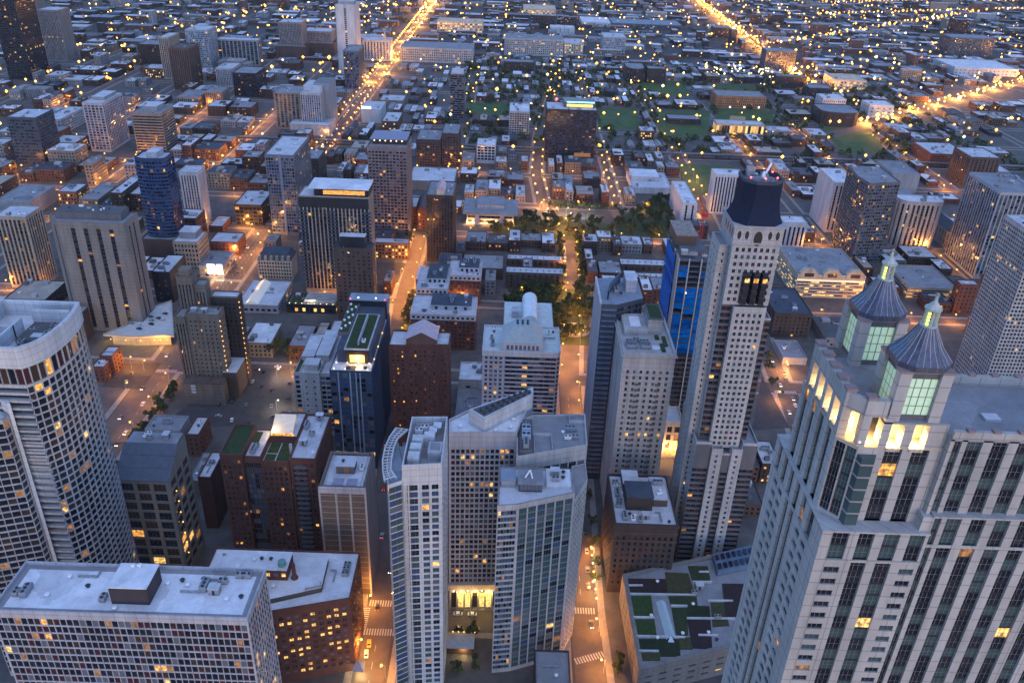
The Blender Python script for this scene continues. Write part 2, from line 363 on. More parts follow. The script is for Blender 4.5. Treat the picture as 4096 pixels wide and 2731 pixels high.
   mb.quads(RQ(np.full(m, mx), np.full(m, L-mx), zl, zr, rc), 1)
   d = rc-.05
  ang = math.atan2(u.y, u.x); pal = st['pal']; lit = st['lit']; rr = s.rnd
  lit *= .55
  for j in range(m):
   rowlit = rr.random() < lit*.5
   for i in range(nb):
    c = P(ul[i]+ww/2, zl[j]+wh/2, d)
    x = rr.random()
    if x < lit*.5 or (rowlit and x < .3): k = 'lit' if rr.random() < .6 else 'litb'
    elif x < lit*1.3: k = 'litd'
    else: k = rr.choice(pal)
    s.wins.append((pxarea(c, ww*wh, n), c, ang, ww, wh, k, st['mul'], tuple(n)))
 def vol(s, mb, poly, z0, z1, st, roof=True, par=1.0, pw=.45, roofmat=None, edges=None, cap=True):
  poly = ccw(poly); nn = len(poly)
  zt = z1+par
  for i in range(nn):
   e = st if edges is None else edges(i, poly[i], poly[(i+1) % nn]) or st
   s.facade(mb, poly[i], poly[(i+1)%nn], z0, z1, e)
   if par: 
    a, b = poly[i], poly[(i+1)%nn]
    mb.quad((a[0],a[1],z1),(b[0],b[1],z1),(b[0],b[1],zt),(a[0],a[1],zt), 0)
  if roof:
   ins = inset(poly, pw)
   if par:
    for i in range(nn):
     a, b, c, d = poly[i], poly[(i+1)%nn], ins[(i+1)%nn], ins[i]
     mb.quad((*a,zt),(*b,zt),(*c,zt),(*d,zt), 0)
     mb.quad((*d,zt),(*c,zt),(*c,z1),(*d,z1), 0)
   rb = MB(); rb.poly([(*p, z1+.02) for p in (ins if par else poly)])
   s.add('roof', rb, [rm(roofmat or st['roof'])])
  return poly
 def finish(s, mb, st, maxn=100, extra=()):
  s.add('wall', mb, [wm(st['wall']), wm(st['sp'] or 'black')]+[wm(e) for e in extra])
  s.windows(maxn)
 def windows(s, maxn=100):
  W = sorted(s.wins, key=lambda a: -a[0])
  k = 0
  while k < min(maxn, len(W)) and W[k][0] >= MINPX: k += 1
  for a in W[:k]:
   s.place('window', pane_mesh(a[3], a[4], a[5], a[6]), a[1], a[2])
  rest = W[k:]
  if rest:
   by = {}
   for a in rest: by.setdefault(a[5], []).append(a)
   mb = MB(); mats = []
   for kk, l in by.items():
    mi = len(mats); mats.append(GL[kk])
    C = np.array([a[1] for a in l]); A = np.array([a[2] for a in l]); w2 = np.array([a[3] for a in l])/2; h2 = np.array([a[4] for a in l])/2
    U = np.stack([np.cos(A), np.sin(A), 0*A], 1)*w2[:, None]; Zv = np.stack([0*A, 0*A, h2], 1)
    mb.quads(np.stack([C-U-Zv, C+U-Zv, C+U+Zv, C-U+Zv], 1), mi)
    ml = [a for a in l if a[6]]
    if ml:
     fi = len(mats); mats.append(frame_m)
     for a in ml: mullions(mb, a, fi)
   o = s.add('window_rows', mb, mats); o['kind'] = 'stuff'
  s.wins = []
 def clutter(s, x0, x1, y0, y1, z, n=6, big=True, tone=None):
  r = s.rnd; used = []
  for i in range(n):
   k = r.choice(UNITS)
   me, hw = k
   for _ in range(8):
    x = r.uniform(x0+hw, x1-hw) if x1-x0 > 2*hw else (x0+x1)/2
    y = r.uniform(y0+hw, y1-hw) if y1-y0 > 2*hw else (y0+y1)/2
    if all(abs(x-a)+abs(y-b) > hw+h for a, b, h in used): break
   else: continue
   used.append((x, y, hw)); s.place(me.name.split('.')[0], me, (x, y, z), r.choice((0, math.pi/2, math.pi)))
def mullions(mb, a, mi):
 c = Vector(a[1]); u = Vector((math.cos(a[2]), math.sin(a[2]), 0)); n = Vector(a[7]); ww, wh = a[3], a[4]; nv, nh = a[6]
 for i in range(1, nv):
  p = c+u*(ww*(i/nv-.5))+n*.04
  mb.quad(p-u*.05-Vector((0,0,wh/2)), p+u*.05-Vector((0,0,wh/2)), p+u*.05+Vector((0,0,wh/2)), p-u*.05+Vector((0,0,wh/2)), mi)
 for i in range(1, nh):
  p = c+Vector((0,0,wh*(i/nh-.5)))+n*.05
  z = Vector((0,0,.05)); mb.quad(p-u*ww/2-z, p+u*ww/2-z, p+u*ww/2+z, p-u*ww/2+z, mi)
PM = {}
def pane_mesh(wd, ht, k, mul):
 key = (round(wd, 2), round(ht, 2), k, mul)
 if key not in PM:
  mb = MB(); a, b = wd/2, ht/2
  mb.quad((-a,0,-b),(a,0,-b),(a,0,b),(-a,0,b))
  if mul: mullions(mb, (0, (0,0,0), 0, wd, ht, k, mul, (0,-1,0)), 1)
  else:
   t = min(.07, a*.12)
   for (x0, x1, z0, z1) in ((-a,-a+t,-b,b),(a-t,a,-b,b),(-a+t,a-t,-b,-b+t),(-a+t,a-t,b-t,b)):
    mb.quad((x0,-.03,z0),(x1,-.03,z0),(x1,-.03,z1),(x0,-.03,z1), 1)
  PM[key] = mb.mesh('window', [GL[k], frame_m])
 return PM[key]
UNITS = []
def _units():
 def mk(name, f, hw, mats):
  mb = MB(); f(mb); UNITS.append((mb.mesh(name, mats), hw))
 def ac(mb):
  mb.box(-1.5,1.5,-1,1,.3,1.8,0)
  for x in (-.8,.8): mb.bar((x,0,1.8),(x,0,2.0),.55,1,10)
  for x in (-1.2,1.2): mb.box(x-.1,x+.1,-.9,.9,0,.3,1)
 def ac2(mb):
  mb.box(-2.4,2.4,-1.2,1.2,.25,2.4,0); mb.box(2.4,3.3,-.8,.8,.4,1.7,0)
  for x in (-1.6,0,1.6): mb.bar((x,0,2.4),(x,0,2.6),.6,1,10)
  for x in (-2,2): mb.box(x-.1,x+.1,-1,1,0,.25,1)
 def fan(mb):
  mb.bar((0,0,0),(0,0,.9),.5,0,10); mb.bar((0,0,.9),(0,0,1.2),.9,0,12,.6)
 def duct(mb):
  mb.box(-3.5,3.5,-.3,.3,.4,.9,0); mb.box(3.0,3.5,-.3,2.5,.401,.899,0)
  for x in (-3,0,2.8): mb.box(x-.08,x+.08,-.2,.2,0,.4,1)
 def hut(mb):
  mb.box(-1.8,1.8,-1.4,1.4,0,2.7,0); mb.box(-2,2,-1.6,1.6,2.7,2.85,2); mb.quad((-.5,-1.403,0),(.5,-1.403,0),(.5,-1.403,2.1),(-.5,-1.403,2.1),1)
 mk('rooftop_unit', ac, 1.8, [metal_m, dark_m]); mk('rooftop_unit', ac2, 3.2, [mat('unit_grey',(.2,.22,.26),.6,.2,.7), dark_m])
 mk('roof_fan', fan, 1.0, [white_m]); mk('roof_duct', duct, 3.6, [metal_m, dark_m]); mk('roof_hut', hut, 2.2, [wm('grey'), dark_m, rm('pale')])
 mk('rooftop_unit', ac, 1.8, [white_m, dark_m]); mk('roof_fan', fan, 1.0, [dark_m])
_units()
def lampmat(key, col, st):
 return mat(key, (.8,.6,.3), .5, 0, emit=(col, st))
bulb_m = lampmat('bulb_amber', (1.0, .44, .05), 1.0)
bulb_w = lampmat('bulb_white', (1.0, .76, .40), 1.1)
red_m = lampmat('beacon_red', (1.0, .03, .05), 1.2)
def pointlight(name, loc, e, col=(1.0,.42,.08), r=.3, parent=None, off=None):
 l = bpy.data.lights.new(name, 'POINT'); l.energy = e*LAMPK; l.color = col; l.shadow_soft_size = r
 o = bpy.data.objects.new(name, l); COL.objects.link(o); o.location = loc
 if parent is not None: o.parent = parent
 return o
BEAC = {}
def ball(r, m, name, n=8):
 key = (round(r,2), m.name)
 if key in BEAC: return BEAC[key]
 mb = MB()
 k = n//2
 P = lambda i, j: (r*math.sin(math.pi*i/k)*math.cos(math.tau*j/n), r*math.sin(math.pi*i/k)*math.sin(math.tau*j/n), r*math.cos(math.pi*i/k))
 for i in range(k):
  for j in range(n):
   mb.quad(P(i+1,j), P(i+1,j+1), P(i,j+1), P(i,j))
 BEAC[key] = mb.mesh(name, [m]); return BEAC[key]
ROADS = [
[(-1301,519),(-1301,2400),(-1289,2400),(-1289,519)],[(-1196,519),(-1196,2400),(-1184,2400),(-1184,519)],[(-1091,519),(-1091,2400),(-1079,2400),(-1079,519)],[(-986,519),(-986,2400),(-974,2400),(-974,519)],
[(-881,519),(-881,2400),(-869,2400),(-869,519)],[(-776,519),(-776,2400),(-764,2400),(-764,519)],[(-671,519),(-671,2400),(-659,2400),(-659,519)],[(-566,519),(-566,2400),(-554,2400),(-554,519)],[(-461,519),(-461,2400),(-449,2400),(-449,519)],
[(-356,519),(-356,2400),(-344,2400),(-344,519)],[(-255,150),(-255,4500),(-233,4500),(-233,150)],
[(-61.5,150),(-61.5,300),(-66.5,345),(-76.5,430),(-81,470),(-86.5,519),(-89.6,550),(-94.5,600),(-94.5,660),(-94.5,797),(-94.5,890),(-94.5,900),(-76.5,990),(-76.5,1000),(-76.5,1050),(-76.5,1215),(-76.5,1300),(-77.1,1350),(-79.2,1520),(-81.5,1700),(-68.5,1700),(-66.2,1520),(-64.1,1350),(-63.5,1300),(-63.5,1215),(-63.5,1050),(-63.5,1000),(-63.5,990),(-81.5,900),(-81.5,890),(-81.5,797),(-81.5,660),(-81.5,600),(-76.6,550),(-73.5,519),(-68,470),(-63.5,430),(-53.5,345),(-48.5,300),(-48.5,150)],
[(39,150),(37,300),(39,345),(40,430),(40.4,470),(41,519),(43.1,550),(46.7,600),(51,660),(55,797),(31,890),(30.5,900),(25.5,990),(25,1000),(27.1,1050),(34,1215),(43.2,1300),(48.6,1350),(67,1520),(73,1700),(87,1700),(81,1520),(62.6,1350),(57.2,1300),(48,1215),(41.1,1050),(39,1000),(39.5,990),(44.5,900),(45,890),(69,797),(65,660),(60.7,600),(57.1,550),(55,519),(54.4,470),(54,430),(53,345),(51,300),(53,150)],
[(117,880),(117,1700),(127,1700),(127,880)],
[(185,400),(187.1,430),(190,470),(195.5,519),(199,550),(200.9,600),(203.1,660),(208.2,797),(211.6,890),(212,900),(214.4,990),(214.7,1000),(216,1050),(217.1,1215),(217.7,1300),(218,1350),(212.7,1520),(207,1700),(221,1700),(226.7,1520),(232,1350),(231.7,1300),(231.1,1215),(230,1050),(228.7,1000),(228.4,990),(226,900),(225.6,890),(222.2,797),(217.1,660),(214.9,600),(213,550),(209.5,519),(204,470),(201.1,430),(199,400)],
[(320,519),(320,1500),(330,1500),(330,519)],[(424,519),(424,1500),(436,1500),(436,519)],[(540,519),(540,3200),(556,3200),(556,519)],[(650,519),(650,2000),(660,2000),(660,519)],[(755,519),(755,2000),(765,2000),(765,519)],
[(865,700),(865,2000),(875,2000),(875,700)],[(975,700),(975,2000),(985,2000),(985,700)],[(-554,513),(-461,513),(-461,525),(-554,525)],[(-449,513),(-356,513),(-356,525),(-449,525)],[(-344,513),(-255,513),(-255,525),(-344,525)],
[(-233,513),(-86.5,513),(-86.5,525),(-233,525)],[(-73.5,513),(41,513),(41,525),(-73.5,525)],[(55,513),(195.5,513),(195.5,525),(55,525)],[(209.5,513),(320,513),(320,525),(209.5,525)],[(330,513),(424,513),(424,525),(330,525)],
[(436,513),(540,513),(540,525),(436,525)],[(-659,632),(-566,632),(-566,642),(-659,642)],[(-554,632),(-461,632),(-461,642),(-554,642)],[(-449,632),(-356,632),(-356,642),(-449,642)],[(-344,632),(-255,632),(-255,642),(-344,642)],
[(-233,632),(-94.5,632),(-94.5,642),(-233,642)],[(-81.5,632),(49.4,632),(49.4,642),(-81.5,642)],[(63.4,632),(202.2,632),(202.2,642),(63.4,642)],[(216.2,632),(320,632),(320,642),(216.2,642)],[(330,632),(424,632),(424,642),(330,642)],
[(436,632),(540,632),(540,642),(436,642)],[(556,632),(650,632),(650,642),(556,642)],[(-764,791.5),(-671,791.5),(-671,802.5),(-764,802.5)],[(-659,791.5),(-566,791.5),(-566,802.5),(-659,802.5)],
[(-554,791.5),(-461,791.5),(-461,802.5),(-554,802.5)],[(-449,791.5),(-356,791.5),(-356,802.5),(-449,802.5)],[(-344,791.5),(-255,791.5),(-255,802.5),(-344,802.5)],[(-233,791.5),(-94.5,791.5),(-94.5,802.5),(-233,802.5)],
[(-81.5,791.5),(55,791.5),(55,802.5),(-81.5,802.5)],[(69,791.5),(208.2,791.5),(208.2,802.5),(69,802.5)],[(222.2,791.5),(320,791.5),(320,802.5),(222.2,802.5)],[(330,791.5),(424,791.5),(424,802.5),(330,802.5)],
[(436,791.5),(540,791.5),(540,802.5),(436,802.5)],[(556,791.5),(650,791.5),(650,802.5),(556,802.5)],[(660,791.5),(755,791.5),(755,802.5),(660,802.5)],[(-869,885),(-776,885),(-776,895),(-869,895)],
[(-764,885),(-671,885),(-671,895),(-764,895)],[(-659,885),(-566,885),(-566,895),(-659,895)],[(-554,885),(-461,885),(-461,895),(-554,895)],[(-449,885),(-356,885),(-356,895),(-449,895)],[(-344,885),(-255,885),(-255,895),(-344,895)],
[(-233,885),(-94.5,885),(-94.5,895),(-233,895)],[(-81.5,885),(31,885),(31,895),(-81.5,895)],[(45,885),(117,885),(117,895),(45,895)],[(127,885),(211.6,885),(211.6,895),(127,895)],[(225.6,885),(320,885),(320,895),(225.6,895)],
[(330,885),(424,885),(424,895),(330,895)],[(436,885),(540,885),(540,895),(436,895)],[(556,885),(650,885),(650,895),(556,895)],[(660,885),(755,885),(755,895),(660,895)],[(765,885),(865,885),(865,895),(765,895)],
[(-869,995),(-776,995),(-776,1005),(-869,1005)],[(-764,995),(-671,995),(-671,1005),(-764,1005)],[(-659,995),(-566,995),(-566,1005),(-659,1005)],[(-554,995),(-461,995),(-461,1005),(-554,1005)],[(-449,995),(-356,995),(-356,1005),(-449,1005)],
[(-344,995),(-255,995),(-255,1005),(-344,1005)],[(-233,995),(-76.5,995),(-76.5,1005),(-233,1005)],[(-63.5,995),(25,995),(25,1005),(-63.5,1005)],[(39,995),(117,995),(117,1005),(39,1005)],[(127,995),(214.7,995),(214.7,1005),(127,1005)],
[(228.7,995),(320,995),(320,1005),(228.7,1005)],[(330,995),(424,995),(424,1005),(330,1005)],[(436,995),(540,995),(540,1005),(436,1005)],[(556,995),(650,995),(650,1005),(556,1005)],[(660,995),(755,995),(755,1005),(660,1005)],
[(765,995),(865,995),(865,1005),(765,1005)],[(875,995),(975,995),(975,1005),(875,1005)],[(-974,1098),(-881,1098),(-881,1108),(-974,1108)],[(-869,1098),(-776,1098),(-776,1108),(-869,1108)],[(-764,1098),(-671,1098),(-671,1108),(-764,1108)],
[(-659,1098),(-566,1098),(-566,1108),(-659,1108)],[(-554,1098),(-461,1098),(-461,1108),(-554,1108)],[(-449,1098),(-356,1098),(-356,1108),(-449,1108)],[(-344,1098),(-255,1098),(-255,1108),(-344,1108)],
[(-233,1098),(-76.5,1098),(-76.5,1108),(-233,1108)],[(-63.5,1098),(29.3,1098),(29.3,1108),(-63.5,1108)],[(43.3,1098),(117,1098),(117,1108),(43.3,1108)],[(127,1098),(216.4,1098),(216.4,1108),(127,1108)],
[(230.4,1098),(320,1098),(320,1108),(230.4,1108)],[(330,1098),(424,1098),(424,1108),(330,1108)],[(436,1098),(540,1098),(540,1108),(436,1108)],[(556,1098),(650,1098),(650,1108),(556,1108)],[(660,1098),(755,1098),(755,1108),(660,1108)],
[(765,1098),(865,1098),(865,1108),(765,1108)],[(875,1098),(975,1098),(975,1108),(875,1108)],[(-1079,1210),(-986,1210),(-986,1220),(-1079,1220)],[(-974,1210),(-881,1210),(-881,1220),(-974,1220)],
[(-869,1210),(-776,1210),(-776,1220),(-869,1220)],[(-764,1210),(-671,1210),(-671,1220),(-764,1220)],[(-659,1210),(-566,1210),(-566,1220),(-659,1220)],[(-554,1210),(-461,1210),(-461,1220),(-554,1220)],
[(-449,1210),(-356,1210),(-356,1220),(-449,1220)],[(-344,1210),(-255,1210),(-255,1220),(-344,1220)],[(-233,1210),(-76.5,1210),(-76.5,1220),(-233,1220)],[(-63.5,1210),(34,1210),(34,1220),(-63.5,1220)],
[(48,1210),(117,1210),(117,1220),(48,1220)],[(127,1210),(217.1,1210),(217.1,1220),(127,1220)],[(231.1,1210),(320,1210),(320,1220),(231.1,1220)],[(330,1210),(424,1210),(424,1220),(330,1220)],[(436,1210),(540,1210),(540,1220),(436,1220)],
[(556,1210),(650,1210),(650,1220),(556,1220)],[(660,1210),(755,1210),(755,1220),(660,1220)],[(765,1210),(865,1210),(865,1220),(765,1220)],[(875,1210),(975,1210),(975,1220),(875,1220)],[(-1184,1325),(-1091,1325),(-1091,1335),(-1184,1335)],
[(-1079,1325),(-986,1325),(-986,1335),(-1079,1335)],[(-974,1325),(-881,1325),(-881,1335),(-974,1335)],[(-869,1325),(-776,1325),(-776,1335),(-869,1335)],[(-764,1325),(-671,1325),(-671,1335),(-764,1335)],
[(-659,1325),(-566,1325),(-566,1335),(-659,1335)],[(-554,1325),(-461,1325),(-461,1335),(-554,1335)],[(-449,1325),(-356,1325),(-356,1335),(-449,1335)],[(-344,1325),(-255,1325),(-255,1335),(-344,1335)],
[(-233,1325),(-76.9,1325),(-76.9,1335),(-233,1335)],[(-63.9,1325),(46.4,1325),(46.4,1335),(-63.9,1335)],[(60.4,1325),(117,1325),(117,1335),(60.4,1335)],[(127,1325),(217.9,1325),(217.9,1335),(127,1335)],
[(231.9,1325),(320,1325),(320,1335),(231.9,1335)],[(330,1325),(424,1325),(424,1335),(330,1335)],[(436,1325),(540,1325),(540,1335),(436,1335)],[(556,1325),(650,1325),(650,1335),(556,1335)],[(660,1325),(755,1325),(755,1335),(660,1335)],
[(765,1325),(865,1325),(865,1335),(765,1335)],[(875,1325),(975,1325),(975,1335),(875,1335)],[(-1289,1435),(-1196,1435),(-1196,1445),(-1289,1445)],[(-1184,1435),(-1091,1435),(-1091,1445),(-1184,1445)],
[(-1079,1435),(-986,1435),(-986,1445),(-1079,1445)],[(-974,1435),(-881,1435),(-881,1445),(-974,1445)],[(-869,1435),(-776,1435),(-776,1445),(-869,1445)],[(-764,1435),(-671,1435),(-671,1445),(-764,1445)],
[(-659,1435),(-566,1435),(-566,1445),(-659,1445)],[(-554,1435),(-461,1435),(-461,1445),(-554,1445)],[(-449,1435),(-356,1435),(-356,1445),(-449,1445)],[(-344,1435),(-255,1435),(-255,1445),(-344,1445)],
[(-233,1435),(-78.2,1435),(-78.2,1445),(-233,1445)],[(-65.2,1435),(58.3,1435),(58.3,1445),(-65.2,1445)],[(72.3,1435),(117,1435),(117,1445),(72.3,1445)],[(127,1435),(215.2,1435),(215.2,1445),(127,1445)],
[(229.2,1435),(320,1435),(320,1445),(229.2,1445)],[(330,1435),(424,1435),(424,1445),(330,1445)],[(436,1435),(540,1435),(540,1445),(436,1445)],[(556,1435),(650,1435),(650,1445),(556,1445)],[(660,1435),(755,1435),(755,1445),(660,1445)],
[(765,1435),(865,1435),(865,1445),(765,1445)],[(875,1435),(975,1435),(975,1445),(875,1445)],[(-1289,1545),(-1196,1545),(-1196,1555),(-1289,1555)],[(-1184,1545),(-1091,1545),(-1091,1555),(-1184,1555)],
[(-1079,1545),(-986,1545),(-986,1555),(-1079,1555)],[(-974,1545),(-881,1545),(-881,1555),(-974,1555)],[(-869,1545),(-776,1545),(-776,1555),(-869,1555)],[(-764,1545),(-671,1545),(-671,1555),(-764,1555)],
[(-659,1545),(-566,1545),(-566,1555),(-659,1555)],[(-554,1545),(-461,1545),(-461,1555),(-554,1555)],[(-449,1545),(-356,1545),(-356,1555),(-449,1555)],[(-344,1545),(-255,1545),(-255,1555),(-344,1555)],
[(-233,1545),(-79.6,1545),(-79.6,1555),(-233,1555)],[(-66.6,1545),(68,1545),(68,1555),(-66.6,1555)],[(82,1545),(117,1545),(117,1555),(82,1555)],[(127,1545),(211.7,1545),(211.7,1555),(127,1555)],
[(225.7,1545),(540,1545),(540,1555),(225.7,1555)],[(556,1545),(650,1545),(650,1555),(556,1555)],[(660,1545),(755,1545),(755,1555),(660,1555)],[(765,1545),(865,1545),(865,1555),(765,1555)],[(875,1545),(975,1545),(975,1555),(875,1555)],
[(-1289,1655),(-1196,1655),(-1196,1665),(-1289,1665)],[(-1184,1655),(-1091,1655),(-1091,1665),(-1184,1665)],[(-1079,1655),(-986,1655),(-986,1665),(-1079,1665)],[(-974,1655),(-881,1655),(-881,1665),(-974,1665)],
[(-869,1655),(-776,1655),(-776,1665),(-869,1665)],[(-764,1655),(-671,1655),(-671,1665),(-764,1665)],[(-659,1655),(-566,1655),(-566,1665),(-659,1665)],[(-554,1655),(-461,1655),(-461,1665),(-554,1665)],
[(-449,1655),(-356,1655),(-356,1665),(-449,1665)],[(-344,1655),(-255,1655),(-255,1665),(-344,1665)],[(-233,1655),(-81,1655),(-81,1665),(-233,1665)],[(-68,1655),(71.7,1655),(71.7,1665),(-68,1665)],
[(85.7,1655),(117,1655),(117,1665),(85.7,1665)],[(127,1655),(208.3,1655),(208.3,1665),(127,1665)],[(222.3,1655),(540,1655),(540,1665),(222.3,1665)],[(556,1655),(650,1655),(650,1665),(556,1665)],[(660,1655),(755,1655),(755,1665),(660,1665)],
[(765,1655),(865,1655),(865,1665),(765,1665)],[(875,1655),(975,1655),(975,1665),(875,1665)],[(-1289,1774),(-1196,1774),(-1196,1786),(-1289,1786)],[(-1184,1774),(-1091,1774),(-1091,1786),(-1184,1786)],
[(-1079,1774),(-986,1774),(-986,1786),(-1079,1786)],[(-974,1774),(-881,1774),(-881,1786),(-974,1786)],[(-869,1774),(-776,1774),(-776,1786),(-869,1786)],[(-764,1774),(-671,1774),(-671,1786),(-764,1786)],
[(-659,1774),(-566,1774),(-566,1786),(-659,1786)],[(-554,1774),(-461,1774),(-461,1786),(-554,1786)],[(-449,1774),(-356,1774),(-356,1786),(-449,1786)],[(-344,1774),(-255,1774),(-255,1786),(-344,1786)],
[(-233,1774),(540,1774),(540,1786),(-233,1786)],[(556,1774),(650,1774),(650,1786),(556,1786)],[(660,1774),(755,1774),(755,1786),(660,1786)],[(765,1774),(865,1774),(865,1786),(765,1786)],[(875,1774),(975,1774),(975,1786),(875,1786)],
[(-47.5,283.2),(38,283.2),(37,296.8),(-47.5,296.8)],[(-233,285.2),(-63,285.2),(-62.5,296.8),(-233,296.8)],
]
